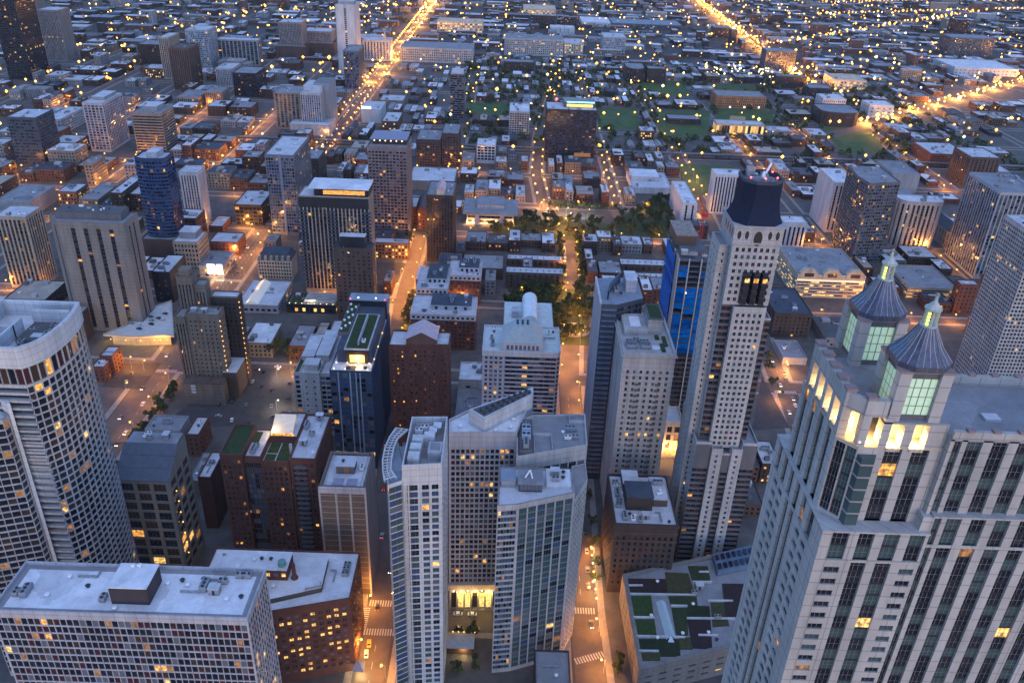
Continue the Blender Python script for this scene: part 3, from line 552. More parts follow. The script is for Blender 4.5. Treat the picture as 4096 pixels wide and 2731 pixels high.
BLOCKS = [
[(-233,150),(-63,150),(-63,285),(-233,285)],[(-47,150),(35,150),(36.5,283),(-47,283)],[(-233,297),(-63,297),(-68,345),(-77,430),(-86.5,511),(-233,511)],[(-48,297),(36,297),(40,510),(-73,511),(-62,430),(-53,345)],
[(54,150),(200,150),(188,400),(197,511),(56,511),(51,300)],[(-345,300),(-256,300),(-256,511),(-345,511)],[(206,420),(420,420),(420,511),(212,511)],[(-554,525),(-461,525),(-461,632),(-554,632)],[(-449,525),(-356,525),(-356,632),(-449,632)],
[(-344,525),(-255,525),(-255,632),(-344,632)],[(-233,525),(-87.1,525),(-94.5,632),(-233,632)],[(-74.1,525),(41.4,525),(49,632),(-81.5,632)],[(55.4,525),(196.2,525),(202,632),(63,632)],[(210.2,525),(320,525),(320,632),(216,632)],
[(330,525),(424,525),(424,632),(330,632)],[(436,525),(540,525),(540,632),(436,632)],[(-659,642),(-566,642),(-566,791.5),(-659,791.5)],[(-554,642),(-461,642),(-461,791.5),(-554,791.5)],[(-449,642),(-356,642),(-356,791.5),(-449,791.5)],
[(-344,642),(-255,642),(-255,791.5),(-344,791.5)],[(-233,642),(-94.5,642),(-94.5,791.5),(-233,791.5)],[(-81.5,642),(49.7,642),(54.8,791.5),(-81.5,791.5)],[(63.7,642),(202.4,642),(208,791.5),(68.8,791.5)],
[(216.4,642),(320,642),(320,791.5),(222,791.5)],[(330,642),(424,642),(424,791.5),(330,791.5)],[(436,642),(540,642),(540,791.5),(436,791.5)],[(556,642),(650,642),(650,791.5),(556,791.5)],[(-659,802.5),(-566,802.5),(-566,885),(-659,885)],
[(-554,802.5),(-461,802.5),(-461,885),(-554,885)],[(-449,802.5),(-356,802.5),(-356,885),(-449,885)],[(-344,802.5),(-255,802.5),(-255,885),(-344,885)],[(-233,802.5),(-94.5,802.5),(-94.5,885),(-233,885)],
[(-81.5,802.5),(53.6,802.5),(32.3,885),(-81.5,885)],[(67.6,802.5),(208.4,802.5),(211.4,885),(46.3,885)],[(222.4,802.5),(320,802.5),(320,885),(225.4,885)],[(330,802.5),(424,802.5),(424,885),(330,885)],
[(436,802.5),(540,802.5),(540,885),(436,885)],[(556,802.5),(650,802.5),(650,885),(556,885)],[(-764,895),(-671,895),(-671,995),(-764,995)],[(-659,895),(-566,895),(-566,995),(-659,995)],[(-554,895),(-461,895),(-461,995),(-554,995)],
[(-449,895),(-356,895),(-356,995),(-449,995)],[(-344,895),(-255,895),(-255,995),(-344,995)],[(-233,895),(-94.5,895),(-76.5,995),(-233,995)],[(-81.5,895),(30.7,895),(25.3,995),(-63.5,995)],[(44.7,895),(117,895),(117,995),(39.3,995)],
[(127,895),(211.8,895),(214.5,995),(127,995)],[(225.8,895),(320,895),(320,995),(228.5,995)],[(330,895),(424,895),(424,995),(330,995)],[(436,895),(540,895),(540,995),(436,995)],[(556,895),(650,895),(650,995),(556,995)],
[(660,895),(755,895),(755,995),(660,995)],[(-764,1005),(-671,1005),(-671,1098),(-764,1098)],[(-659,1005),(-566,1005),(-566,1098),(-659,1098)],[(-554,1005),(-461,1005),(-461,1098),(-554,1098)],
[(-449,1005),(-356,1005),(-356,1098),(-449,1098)],[(-344,1005),(-255,1005),(-255,1098),(-344,1098)],[(-233,1005),(-76.5,1005),(-76.5,1098),(-233,1098)],[(-63.5,1005),(25.2,1005),(29.1,1098),(-63.5,1098)],
[(39.2,1005),(117,1005),(117,1098),(43.1,1098)],[(127,1005),(214.8,1005),(216.3,1098),(127,1098)],[(228.8,1005),(320,1005),(320,1098),(230.3,1098)],[(330,1005),(424,1005),(424,1098),(330,1098)],[(436,1005),(540,1005),(540,1098),(436,1098)],
[(556,1005),(650,1005),(650,1098),(556,1098)],[(660,1005),(755,1005),(755,1098),(660,1098)],[(765,1005),(865,1005),(865,1098),(765,1098)],[(-869,1108),(-776,1108),(-776,1210),(-869,1210)],[(-764,1108),(-671,1108),(-671,1210),(-764,1210)],
[(-659,1108),(-566,1108),(-566,1210),(-659,1210)],[(-554,1108),(-461,1108),(-461,1210),(-554,1210)],[(-449,1108),(-356,1108),(-356,1210),(-449,1210)],[(-344,1108),(-255,1108),(-255,1210),(-344,1210)],
[(-233,1108),(-76.5,1108),(-76.5,1210),(-233,1210)],[(-63.5,1108),(29.5,1108),(33.8,1210),(-63.5,1210)],[(43.5,1108),(117,1108),(117,1210),(47.8,1210)],[(127,1108),(216.4,1108),(217.1,1210),(127,1210)],
[(230.4,1108),(320,1108),(320,1210),(231.1,1210)],[(330,1108),(424,1108),(424,1210),(330,1210)],[(436,1108),(540,1108),(540,1210),(436,1210)],[(556,1108),(650,1108),(650,1210),(556,1210)],[(660,1108),(755,1108),(755,1210),(660,1210)],
[(765,1108),(865,1108),(865,1210),(765,1210)],[(-974,1220),(-881,1220),(-881,1325),(-974,1325)],[(-869,1220),(-776,1220),(-776,1325),(-869,1325)],[(-764,1220),(-671,1220),(-671,1325),(-764,1325)],
[(-659,1220),(-566,1220),(-566,1325),(-659,1325)],[(-554,1220),(-461,1220),(-461,1325),(-554,1325)],[(-449,1220),(-356,1220),(-356,1325),(-449,1325)],[(-344,1220),(-255,1220),(-255,1325),(-344,1325)],
[(-233,1220),(-76.5,1220),(-76.8,1325),(-233,1325)],[(-63.5,1220),(34.5,1220),(45.9,1325),(-63.8,1325)],[(48.5,1220),(117,1220),(117,1325),(59.9,1325)],[(127,1220),(217.1,1220),(217.8,1325),(127,1325)],
[(231.1,1220),(320,1220),(320,1325),(231.8,1325)],[(330,1220),(424,1220),(424,1325),(330,1325)],[(436,1220),(540,1220),(540,1325),(436,1325)],[(556,1220),(650,1220),(650,1325),(556,1325)],[(660,1220),(755,1220),(755,1325),(660,1325)],
[(765,1220),(865,1220),(865,1325),(765,1325)],[(875,1220),(975,1220),(975,1325),(875,1325)],[(-974,1335),(-881,1335),(-881,1435),(-974,1435)],[(-869,1335),(-776,1335),(-776,1435),(-869,1435)],
[(-764,1335),(-671,1335),(-671,1435),(-764,1435)],[(-659,1335),(-566,1335),(-566,1435),(-659,1435)],[(-554,1335),(-461,1335),(-461,1435),(-554,1435)],[(-449,1335),(-356,1335),(-356,1435),(-449,1435)],
[(-344,1335),(-255,1335),(-255,1435),(-344,1435)],[(-233,1335),(-76.9,1335),(-78.2,1435),(-233,1435)],[(-63.9,1335),(47,1335),(57.8,1435),(-65.2,1435)],[(61,1335),(117,1335),(117,1435),(71.8,1435)],
[(127,1335),(217.9,1335),(215.3,1435),(127,1435)],[(231.9,1335),(320,1335),(320,1435),(229.3,1435)],[(330,1335),(424,1335),(424,1435),(330,1435)],[(436,1335),(540,1335),(540,1435),(436,1435)],[(556,1335),(650,1335),(650,1435),(556,1435)],
[(660,1335),(755,1335),(755,1435),(660,1435)],[(765,1335),(865,1335),(865,1435),(765,1435)],[(875,1335),(975,1335),(975,1435),(875,1435)],[(-1079,1445),(-986,1445),(-986,1545),(-1079,1545)],[(-974,1445),(-881,1445),(-881,1545),(-974,1545)],
[(-869,1445),(-776,1445),(-776,1545),(-869,1545)],[(-764,1445),(-671,1445),(-671,1545),(-764,1545)],[(-659,1445),(-566,1445),(-566,1545),(-659,1545)],[(-554,1445),(-461,1445),(-461,1545),(-554,1545)],
[(-449,1445),(-356,1445),(-356,1545),(-449,1545)],[(-344,1445),(-255,1445),(-255,1545),(-344,1545)],[(-233,1445),(-78.3,1445),(-79.6,1545),(-233,1545)],[(-65.3,1445),(58.9,1445),(67.8,1545),(-66.6,1545)],
[(72.9,1445),(117,1445),(117,1545),(81.8,1545)],[(127,1445),(215,1445),(211.9,1545),(127,1545)],[(229,1445),(540,1445),(540,1545),(225.9,1545)],[(556,1445),(650,1445),(650,1545),(556,1545)],[(660,1445),(755,1445),(755,1545),(660,1545)],
[(765,1445),(865,1445),(865,1545),(765,1545)],[(875,1445),(975,1445),(975,1545),(875,1545)],[(-1184,1555),(-1091,1555),(-1091,1655),(-1184,1655)],[(-1079,1555),(-986,1555),(-986,1655),(-1079,1655)],
[(-974,1555),(-881,1555),(-881,1655),(-974,1655)],[(-869,1555),(-776,1555),(-776,1655),(-869,1655)],[(-764,1555),(-671,1555),(-671,1655),(-764,1655)],[(-659,1555),(-566,1555),(-566,1655),(-659,1655)],
[(-554,1555),(-461,1555),(-461,1655),(-554,1655)],[(-449,1555),(-356,1555),(-356,1655),(-449,1655)],[(-344,1555),(-255,1555),(-255,1655),(-344,1655)],[(-233,1555),(-79.7,1555),(-80.9,1655),(-233,1655)],
[(-66.7,1555),(68.2,1555),(71.5,1655),(-67.9,1655)],[(82.2,1555),(117,1555),(117,1655),(85.5,1655)],[(127,1555),(211.6,1555),(208.4,1655),(127,1655)],[(225.6,1555),(540,1555),(540,1655),(222.4,1655)],
[(556,1555),(650,1555),(650,1655),(556,1655)],[(660,1555),(755,1555),(755,1655),(660,1655)],[(765,1555),(865,1555),(865,1655),(765,1655)],[(875,1555),(975,1555),(975,1655),(875,1655)],[(-1184,1665),(-1091,1665),(-1091,1774),(-1184,1774)],
[(-1079,1665),(-986,1665),(-986,1774),(-1079,1774)],[(-974,1665),(-881,1665),(-881,1774),(-974,1774)],[(-869,1665),(-776,1665),(-776,1774),(-869,1774)],[(-764,1665),(-671,1665),(-671,1774),(-764,1774)],
[(-659,1665),(-566,1665),(-566,1774),(-659,1774)],[(-554,1665),(-461,1665),(-461,1774),(-554,1774)],[(-449,1665),(-356,1665),(-356,1774),(-449,1774)],[(-344,1665),(-255,1665),(-255,1774),(-344,1774)],
[(-233,1665),(540,1665),(540,1774),(-233,1774)],[(556,1665),(650,1665),(650,1774),(556,1774)],[(660,1665),(755,1665),(755,1774),(660,1774)],[(765,1665),(865,1665),(865,1774),(765,1774)],[(875,1665),(975,1665),(975,1774),(875,1774)],
]
FIELDS = [
('grass',[(126.3,1232.7),(137,1366.1),(200.8,1376.4),(191.5,1242.3)]),('grass',[(203.7,950.1),(220.2,1074.4),(291,1067.9),(276,945.7)]),('grass',[(214,1199.9),(230.7,1365.3),(322.8,1380),(281.9,1209.5)]),
('grass',[(-67.2,1287.4),(-71.9,1372.4),(-3.7,1383.7),(-6.4,1297)]),('grass',[(318.3,1303.2),(334.1,1398),(428.8,1397),(409.7,1309.8)]),('grass',[(224.2,1493),(234.8,1593.5),(315.7,1608.5),(310.2,1480.3)]),
('grass',[(479.1,1298.7),(490.1,1322),(554.4,1295.8),(531.5,1170.6),(461.2,1149.6)]),('grass',[(358.2,1525.9),(363.8,1596.5),(448,1601.5),(437.1,1539.7)]),('park',[(2.9,571.2),(4.7,667.7),(74.5,676),(66,570.7)]),
('park',[(-15.4,790.7),(-17.3,855.1),(110.5,843.6),(107.7,790.2)]),('park',[(109.9,799.9),(115.7,858.3),(184.8,935.4),(171.9,806.1)]),('park',[(-0,713.1),(-0.3,729.5),(48.5,731.3),(50.2,717.7)]),
('asphalt',[(-214.9,457.5),(-190.6,518.2),(-154,520.8),(-136.9,452.8),(-194.5,442.5)]),('asphalt',[(-276.2,486.9),(-277.5,518.8),(-247.8,522.6),(-248.4,485.7)]),('asphalt',[(-118.4,679.2),(-122.3,718.3),(-93.9,718.2),(-96.8,673.6)]),
('asphalt',[(25.5,841.7),(10.5,876.5),(112.3,876.3),(112.7,840.3)]),('asphalt',[(166.8,461.8),(191.9,533),(193.9,466.2)]),('dirt',[(340.5,1321.2),(349.3,1352.8),(372.8,1348.8),(367.3,1325.3)]),
('road',[(461.5,1256.8),(478.5,1237.2),(1508.5,2130.2),(1491.5,2149.8)]),
]
CROSSW = [
(-47.5,281.5,-62.5,281.5,4),(-62.8,284,-62.8,297,3.4),(-62,299.5,-48,299.5,4),(37,299,50,299,4),(52.5,297,52.5,283,3.2),(38,268,52,273,3.6),(-255,511,-233,511,4),(-233,666,-255,666,5),(-81,512,-68,512,4),(196,512,212,512,4),
(-255,805,-233,805,5),
]
LANES = [
(-244,640,-244,1700),(-248,640,-248,1700),(-240,640,-240,1700),(-240,300,-240,510),(-55,200,-55,280),(43,310,46,500),(205,530,216,780),
]
ROWS = [
('hotel_tower','broad tan concrete hotel tower with six dark vertical window strips','hotel',-337.7,-277.8,566.9,590.9,88,'tanstrip',{'hero': 'strip'}),
('apartment_tower','grey beige tower with close piers at left edge,beside the striped tan hotel tower','apartment building',-416.8,-390.7,636.3,662.7,63,'beigepier',{}),
('glass_tower','deep blue curved glass tower with white balcony rings','apartment building',-330.9,-303.9,714,738,90.6,'bluecurve',{'hero': 'curve','z0': 18.2}),
('striped_tower','pale tower with thin white vertical stripes just right of the blue curved tower','apartment building',-325.2,-306.6,794.3,815.6,54.4,'whitestripe',{}),
('apartment_tower','slender grey glass tower with one light blue vertical fin by the wide avenue','apartment building',-233.5,-206.3,776.6,844.2,80.1,'glassgrid',{'fin': 1}),
('brick_block','dark brown windowless-looking block behind the grey glass tower with fin','apartment building',-238.7,-218.2,927.4,965.5,31.9,'darkbrick',{}),
('apartment_tower','dark framed tower with beige window columns and wide white roof slab','apartment building',-171.3,-114.5,648,672.7,85.9,'beigecol',{'hero': 'beigecol'}),
('brick_tower','brown brick tower with black penthouse standing before the dark framed tower','apartment building',-133.5,-103.8,594.2,606.5,64,'brickstrip',{'pent': [(0.15,0.8,0.25,0.8,9,'black')],'seed': 3}),
('concrete_tower','tall purple grey tower of small square windows with lit rooftop canopy','apartment building',-136.7,-99.1,780.5,819.3,90.5,'conc_grid',{'pent': [(0.1,0.95,0.3,0.95,5,'plum')],'canopy': 1}),
('brick_tower','narrow dark brick tower with pointed pale gable on its roof','apartment building',-75.5,-50.7,723.7,764.7,64.4,'darkpier',{'gable': 1}),
('office_building','dark glass block with long cyan light bar along its roof edge','apartment building',42.8,106.6,1060.8,1102.7,66.8,'blackgrid',{'cyan': 1}),
('glass_tower','slim dark banded tower with white crown,standing alone among low houses','apartment building',-92.2,-71.9,1242.3,1268.3,69.1,'bandtower',{'pent': [(0.1,0.9,0.1,0.9,4,'white')]}),
('office_slab','tallest white slab of the far left with two blank white wall stripes','office building',-316.7,-282,1555.5,1602,116.8,'whiteslab',{'hero': 'slab'}),
('glass_tower','dark grey glass tower with rounded crown in front of the tall white slab','apartment building',-282.9,-258.1,1433.4,1493.4,61.8,'glassdark',{}),
('office_building','pale art deco block with small spire beside the tall white slab','office building',-296.6,-243.2,1698.5,1738.6,37.7,'whitepier2',{'spire': 1}),
('warehouse','very long pale stone warehouse full of windows beyond the avenue bend','warehouse',-222,-82.1,1698.4,1768.6,26.9,'longware',{}),
('warehouse','grey stepped wing closing the right end of the very long warehouse','warehouse',-21.9,100.1,1815.6,1873,33.1,'longware',{}),
('warehouse','lower cream block lit yellow at its foot right of the stepped warehouse wing','warehouse',102.1,142.2,1819.9,1880.3,26.9,'lowcream',{}),
('apartment_tower','grey ribbed tower on a brick podium,left of two far twins','apartment building',-454.4,-410.8,1689,1733.3,65.6,'ribgrey',{'pod': 1}),
('apartment_tower','grey ribbed tower on a brick podium,right of two far twins','apartment building',-419,-364.7,1735.9,1782.9,43.8,'ribgrey',{'pod': 1}),
('apartment_tower','tan banded tower standing at the left shoulder of a white ribbed tower','apartment building',-329.8,-294.4,1168.1,1215.3,49.9,'tanglass',{}),
('apartment_tower','white ribbed tower with blue glass crown at the bend of the avenue','apartment building',-290.1,-262.4,1154.5,1214.5,53.8,'whiterib',{'pent': [(0.05,0.95,0.3,0.95,6,'white')],'pod2': 1}),
('hotel_building','plain white cube with lit sign box on its roof beside the avenue','hotel',-220.2,-191.3,1223.5,1274.2,18.6,'blankwhite',{'sign': 1}),
('brick_block','red brick loft with cream window rows beside the white cube','loft building',-182.7,-159.8,1169.7,1224.8,16,'brickgrid',{}),
('low_building','flat white roofed hall with orange lit wall near the white cube','hall',-207.8,-171.3,1320.9,1359,10.4,'tanblank',{}),
('condo_block','dark brick condominium with white top floor,left of two joined blocks','apartment building',-117.5,-87.3,1018,1067.4,33.8,'darkcondo',{}),
('condo_block','dark brick condominium with white top floor,right of two joined blocks','apartment building',-86.1,-65.3,1021.4,1070.7,41.6,'darkcondo',{}),
('condo_block','small white framed block with dark glass front on the corner','apartment building',-43.7,-20.1,1042,1073.5,23,'whiteframe',{}),
('condo_block','white stepped condominium left of the dark block with the cyan bar','apartment building',-4.6,23.8,1170.8,1223.6,36,'whitecondo',{}),
('brick_block','small grey brick block beside the double lane street,below the open field','apartment building',180,200.6,1171.7,1198,15.7,'brickgrid',{}),
('round_building','rounded dark office block with pale curved roof past the fields','office building',206.3,240.5,1575.8,1635.8,25,'darkbrick',{}),
('round_building','square dark wing attached right of the rounded dark office block','office building',244.1,278.8,1582.8,1608.7,25.6,'darkbrick',{}),
('school_building','long orange brick school beside the flood lit ball field','school',335.4,417.8,1404.9,1451.1,19.1,'orangebrick',{}),
('school_hall','glass fronted hall glowing yellow beside the flood lit ball field','hall',301.5,372.5,1236.9,1260.2,14.3,'glowhall',{}),
('low_building','low dark modernist pavilion with one lit bay on the open lawn','pavilion',238.1,288.1,1284.1,1312.4,7.6,'darkbrick',{}),
('school_building','flat white roofed school of two stepped halls in the trees','school',143,189.6,945.8,1005.8,7.1,'blankwhite',{'step': 1}),
('apartment_tower','narrow white slab tower with three rooftop fans above the tree street','apartment building',182,197.4,839.6,914.2,25.9,'whitecorner',{}),
('apartment_tower','white tower with thin black window stripes behind the slate topped tower','apartment building',222.6,253.1,886,906.3,44.4,'blackstripe',{}),
('library_building','grey flat roofed pavilion building with two white piers facing the street trees','library',-48,9,823.2,869.3,13.4,'libr',{'hero': 'lib'}),
('brick_block','brown low brick block with deep porches under the purple grey tower','apartment building',-124.8,-92.7,725.1,737.3,16.2,'brickgrid',{}),
('church','brick hall with steep slate gable roof beside the narrow dark brick tower','church',-92.9,-84,802.8,849.1,20.1,'brickplain',{'groof': 1}),
('shop_building','brown flat roofed shop between the purple grey tower and the slate gabled hall','shop',-102.4,-94.8,815,845.6,19.7,'brickplain',{}),
('theatre','windowless hall with broad peach lit flat roof among row houses','theatre',-40.2,-3.5,687.7,719.8,10.3,'brownblank',{}),
('supermarket','long store with bright white lit roof edge behind the narrow dark brick tower','supermarket',-116.6,-63.8,928.8,982.3,10.5,'tanblank',{}),
('mansion','ornate cream stone mansion block with slate mansard roof by the avenue','mansion',-218.6,-188.9,671.7,692.6,17.8,'mansion',{'mansard': 1}),
('market_hall','low hall with long glass skylight roof below the mansion block','market',-218.3,-184.5,605.4,653.2,6.9,'skyl',{'skylight': 1}),
('terrace_building','low dark podium with planted roof terrace and white pergola beams','hall',-178.6,-138.2,608.9,629.5,6.9,'blackglow',{'pergola': 1}),
('office_block','cream corner block of seven window rows beside the blue curved tower','office building',-291.3,-269.6,675,700.5,30.5,'creamgrid',{'pent': [(0.15,0.8,0.35,0.95,6,'grey')]}),
('corner_store','low corner store with two huge glowing white signs','shop',-270.1,-248.8,670.6,704,10.7,'store',{'glowsign': 1}),
('brick_block','dark glass fronted loft with bright rooftop lamp beside the avenue','loft building',-276.1,-248.9,798.1,843.1,21.5,'darkgridloft',{}),
('brick_block','long red brick walk-up with small roof hut behind the cream corner block','loft building',-296.3,-282.4,776,804.8,6.2,'brickplain',{}),
('brick_block','low pale roofed brick block with green roof strip behind the cream corner block','loft building',-277.3,-251,721.7,746.2,12.3,'brickplain',{}),
('office_block','narrow black brick block with pale roof in front of the cream corner block','office building',-288.7,-274,619.4,655.4,26.7,'blackbrick',{}),
('parking_podium','blank brown podium under the blue curved tower','parking garage',-334,-302,708,740,18,'brownblank',{}),
('office_block','brown brick block with balconied front beside the twin lit billboards','apartment building',-467.8,-447.5,825.6,852.8,18.4,'brickgrid',{}),
('parking_garage','pale grey garage with stepped roof at far left behind the beige tower','parking garage',-517.1,-482,800.2,851,15.5,'greyblank',{}),
('tower_block','dark green glass tower with slanted crown at the left edge','office building',-581.8,-548.1,959.6,1001.5,57.8,'greenglass',{}),
('hotel_building','white roofed mid-rise with checker windows beside the dark green glass tower','hotel',-618.1,-596,1100.5,1170.8,19.4,'checker',{}),
('apartment_tower','pale lavender residential tower with white ribs and lit corner lamp','apartment building',-526.5,-501.7,1030.1,1087.7,60.2,'whiterib2',{'pent': [(0.2,0.8,0.3,0.9,4,'grey')]}),
('office_tower','tan tower of horizontal louvre bands with roof box','office building',-464.7,-428.2,1021.1,1061.3,52.2,'louvre',{'pent': [(0.3,0.75,0.3,0.9,6,'grey')]}),
('apartment_tower','tan slab tower in front of a dark twin in the far left cluster','apartment building',-596.2,-579.5,1460,1511.4,67.4,'tanpier',{}),
('apartment_tower','dark brown tower with pointed roof boxes in the far left cluster','apartment building',-552,-521.2,1386.1,1437.5,63.9,'darkpier2',{}),
('glass_tower','pale glass tower right of the dark pointed tower in the far left cluster','apartment building',-585.8,-546.3,1556.9,1607.9,66.2,'glasspale',{}),
('apartment_tower','wide grey tower with vertical ribs above the black tower at far left','apartment building',-547.2,-472.1,1601.6,1626.3,44.5,'ribwide',{}),
('apartment_tower','small white ribbed tower touching the black tower','apartment building',-492.8,-464.8,1418.9,1467,29.2,'whiterib',{}),
('office_tower','black tower with one tiny lit mast beside the small white ribbed tower','office building',-444.3,-406.7,1354,1408.5,36.3,'blacktower',{}),
('office_block','tan block with glowing billboard wall near the lit crossroads','office building',-465.6,-439.2,1281.8,1315.1,22.2,'tangrid',{}),
('office_block','tan block of tall windows left of the glowing billboard block','office building',-505.6,-473,1272,1321.7,14.8,'tangrid',{}),
('tower_block','tall grey tower of two shafts near the upper left corner','apartment building',-850.9,-814.5,1575.2,1617.1,87.1,'ribgrey',{}),
('tower_block','grey blue tower cut by the top left corner of the view','apartment building',-1063,-1045.4,1920,1980,80.5,'ribgrey',{}),
('tower_block','black tower with two glowing edge lines at the left border','office building',-834,-796,1412.6,1472.6,166.9,'blacktower',{}),
('office_block','brown mid-rise below the pale lavender tower,left','office building',-561.5,-531.4,1002.9,1038.2,17.4,'brickgrid',{}),
('office_block','dark brown brick block with tall window bays behind the white ribbed towers','office building',-677.1,-635.1,1560.7,1607.4,37.5,'darkpier',{}),
('warehouse','brick loft with lit yellow sign row in the far left','warehouse',-632.5,-596.6,1464.8,1503.8,15.5,'brickgrid',{}),
('apartment_tower','tall white tower with one blank white side and dark front stripes','apartment building',336.1,361.2,840.3,892,53.9,'whitestripeR',{}),
('glass_tower','slanting grey green glass tower with pale stone edge','apartment building',329.9,365.1,753,810.5,81.4,'glassgreenR',{}),
('apartment_tower','tan tower of rounded piers with flat white roof','apartment building',390.9,436.1,799.4,821.8,50.1,'roundpier',{}),
('glass_tower','dark glass tower with silver corner piers near the right edge','apartment building',443,480,730.1,790.1,84.8,'silverpier',{}),
('apartment_tower','white honeycomb tower of tiny square windows at the right edge','apartment building',342.7,376,511,552,125,'honeycomb',{}),
('mall_building','cream stone mall with three arched dormers and glowing cornice','mall',255.9,315.9,674.5,738.9,21.4,'cream',{'arches': 1}),
('parking_garage','flat roofed garage with lit open decks behind the lantern tower','parking garage',358.3,403.2,680,731.4,10.4,'deck',{}),
('brick_block','dark brown brick block with slate roof below the cream mall','apartment building',214.7,244.8,595.9,645.3,21.2,'darkbrick2',{}),
('shop_building','low grey roofed shop at the orange lit crossing by the slate topped tower','shop',212,230.4,552.2,580.1,5.4,'greyblank',{}),
('office_block','narrow dark red brown block squeezed between garage and honeycomb tower','office building',386.9,403.2,650.9,660.9,27.9,'brickplain',{}),
('office_block','small white block with dark window slots behind the slate topped tower','office building',276.3,299.9,795.2,814.2,25.2,'slotwhite',{}),
('church','dark stone church with pointed gable beside the rounded pier tower','church',450.4,464.8,789.7,847.7,18.4,'stonechurch',{'groof': 1}),
('office_block','wedge shaped grey roofed block behind the glass tower with pale edge','office building',461.5,495.4,986,1038.2,23.1,'greyblank',{}),
('apartment_tower','brown tan tower with pale roof at the right,above the rounded pier tower','apartment building',566.5,604,1016.4,1062.2,38.4,'brownpier',{}),
('brick_block','long dark red brick wall block beside the lit diagonal avenue','loft building',564.7,616.8,1111.1,1171.1,15.3,'brickplain',{}),
('theatre_hall','dark curved glass office with white box upper floors by the bright crossing','office building',479.7,540.1,1303.3,1362.9,21.2,'darkbrick',{}),
('office_block','white upper block rising behind the dark curved glass office','office building',514.5,553.2,1413.9,1451.1,19.2,'whitegrid',{}),
('retail_block','two white boxed retail blocks joined by dark glass at the crossing','shop',577.8,617.9,1376.1,1411.6,19.8,'whiteblank2',{}),
('office_block','dark slatted glass block standing alone above the far car park','office building',496.8,556.6,1726.4,1762,42.6,'darkrib',{}),
('office_block','long dark brick mill left of the white shopping centre','mill',482.8,538.4,1582.3,1604.9,21,'darkbrick',{}),
('office_block','lower dark mill stepping right of the long brick mill','mill',514.6,556.1,1491.4,1527.3,20.1,'darkbrick',{}),
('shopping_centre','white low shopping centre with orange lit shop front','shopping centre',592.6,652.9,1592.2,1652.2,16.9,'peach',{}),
('warehouse','very long pale warehouse at the upper right','warehouse',907.3,1040.5,1788.8,1890.1,14.1,'whiteblank2',{}),
('office_block','big dark slab building at the upper right with tower behind','office building',988.4,1091.2,2000.9,2057.8,43.4,'darkrib',{}),
('office_tower','black chimney-like tower behind the big dark slab at upper right','office building',1140.5,1178.2,2310.4,2347.3,44.7,'blacktower',{}),
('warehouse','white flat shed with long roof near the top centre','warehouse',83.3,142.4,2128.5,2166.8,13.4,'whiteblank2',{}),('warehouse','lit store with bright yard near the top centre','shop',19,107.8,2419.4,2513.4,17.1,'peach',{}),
('warehouse','long low dark shed on the plain below the lamp lined diagonal','warehouse',245.5,425.2,2259.6,2351.8,10.6,'darkrib',{}),
('warehouse','pale curved roof shed on the plain at top centre right','warehouse',168.5,243.3,2265.7,2363.8,9.9,'whiteblank2',{}),
('office_block','glass block with white roof on the plain beyond the warehouse','office building',186.9,235.3,1866.4,1927.3,35.2,'glasspale',{}),
('brick_block','long dark brick loft with pale roof in front of the warehouse','loft building',-20.7,36.7,1636.9,1666.8,18.2,'darkbrick',{}),
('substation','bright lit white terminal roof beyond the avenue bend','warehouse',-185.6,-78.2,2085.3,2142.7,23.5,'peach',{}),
('row_houses','long pale roofed terrace row,rear of a pair round a garden court','row houses',-0.3,52.1,720.9,732.8,6.2,'rowh',{}),
('row_houses','long bay fronted terrace row,front of a pair round a garden court','row houses',-0.9,49.9,671.8,685.2,14.4,'rowh',{}),
('row_houses','white skylit terrace row,rear of a pair right of the tree street','row houses',105.7,148.8,719.2,733.9,5.7,'rowh',{}),
('row_houses','white skylit terrace row,front of a pair right of the tree street','row houses',104.8,141.8,680.2,693.1,9.8,'rowh',{}),
('low_building','low pale roofed shop row beside the car park behind the slate roof block','shop',-214.3,-193.2,413.2,428.5,18,'greyblank',{}),
('low_building','small low brick block with pale roof at the car park corner','shop',-189.7,-182,412.2,431.6,16,'brickplain',{}),
('low_building','low maroon block with wide pale roof left of the green roofed block','loft building',-158.8,-152,349.4,372.2,34,'blankred',{}),
('walk_up','brick walk-up with pale roof at the left end of the small car park','apartment building',-283.6,-274.8,492.9,504.1,11.9,'brickplain',{}),
('walk_up','longer brick walk-up with three roof sections by the small car park','apartment building',-281.6,-272.7,502.5,516.3,15.2,'brickplain',{}),
('parking_garage','blue grey roofed garage with parked cars right of the gabled brick tower','parking garage',-29.9,-12.7,447,483.5,14,'greyblank',{}),
('low_building','low white roofed house pair above the blue grey garage roof','house',-29.8,-6.2,479.8,503.6,20,'whiteblank2',{}),
('low_building','small dark block with cluttered roof at the bottom edge below the ribbed glass tower','office building',18,33,236,256,20,'darkbrick',{}),
]
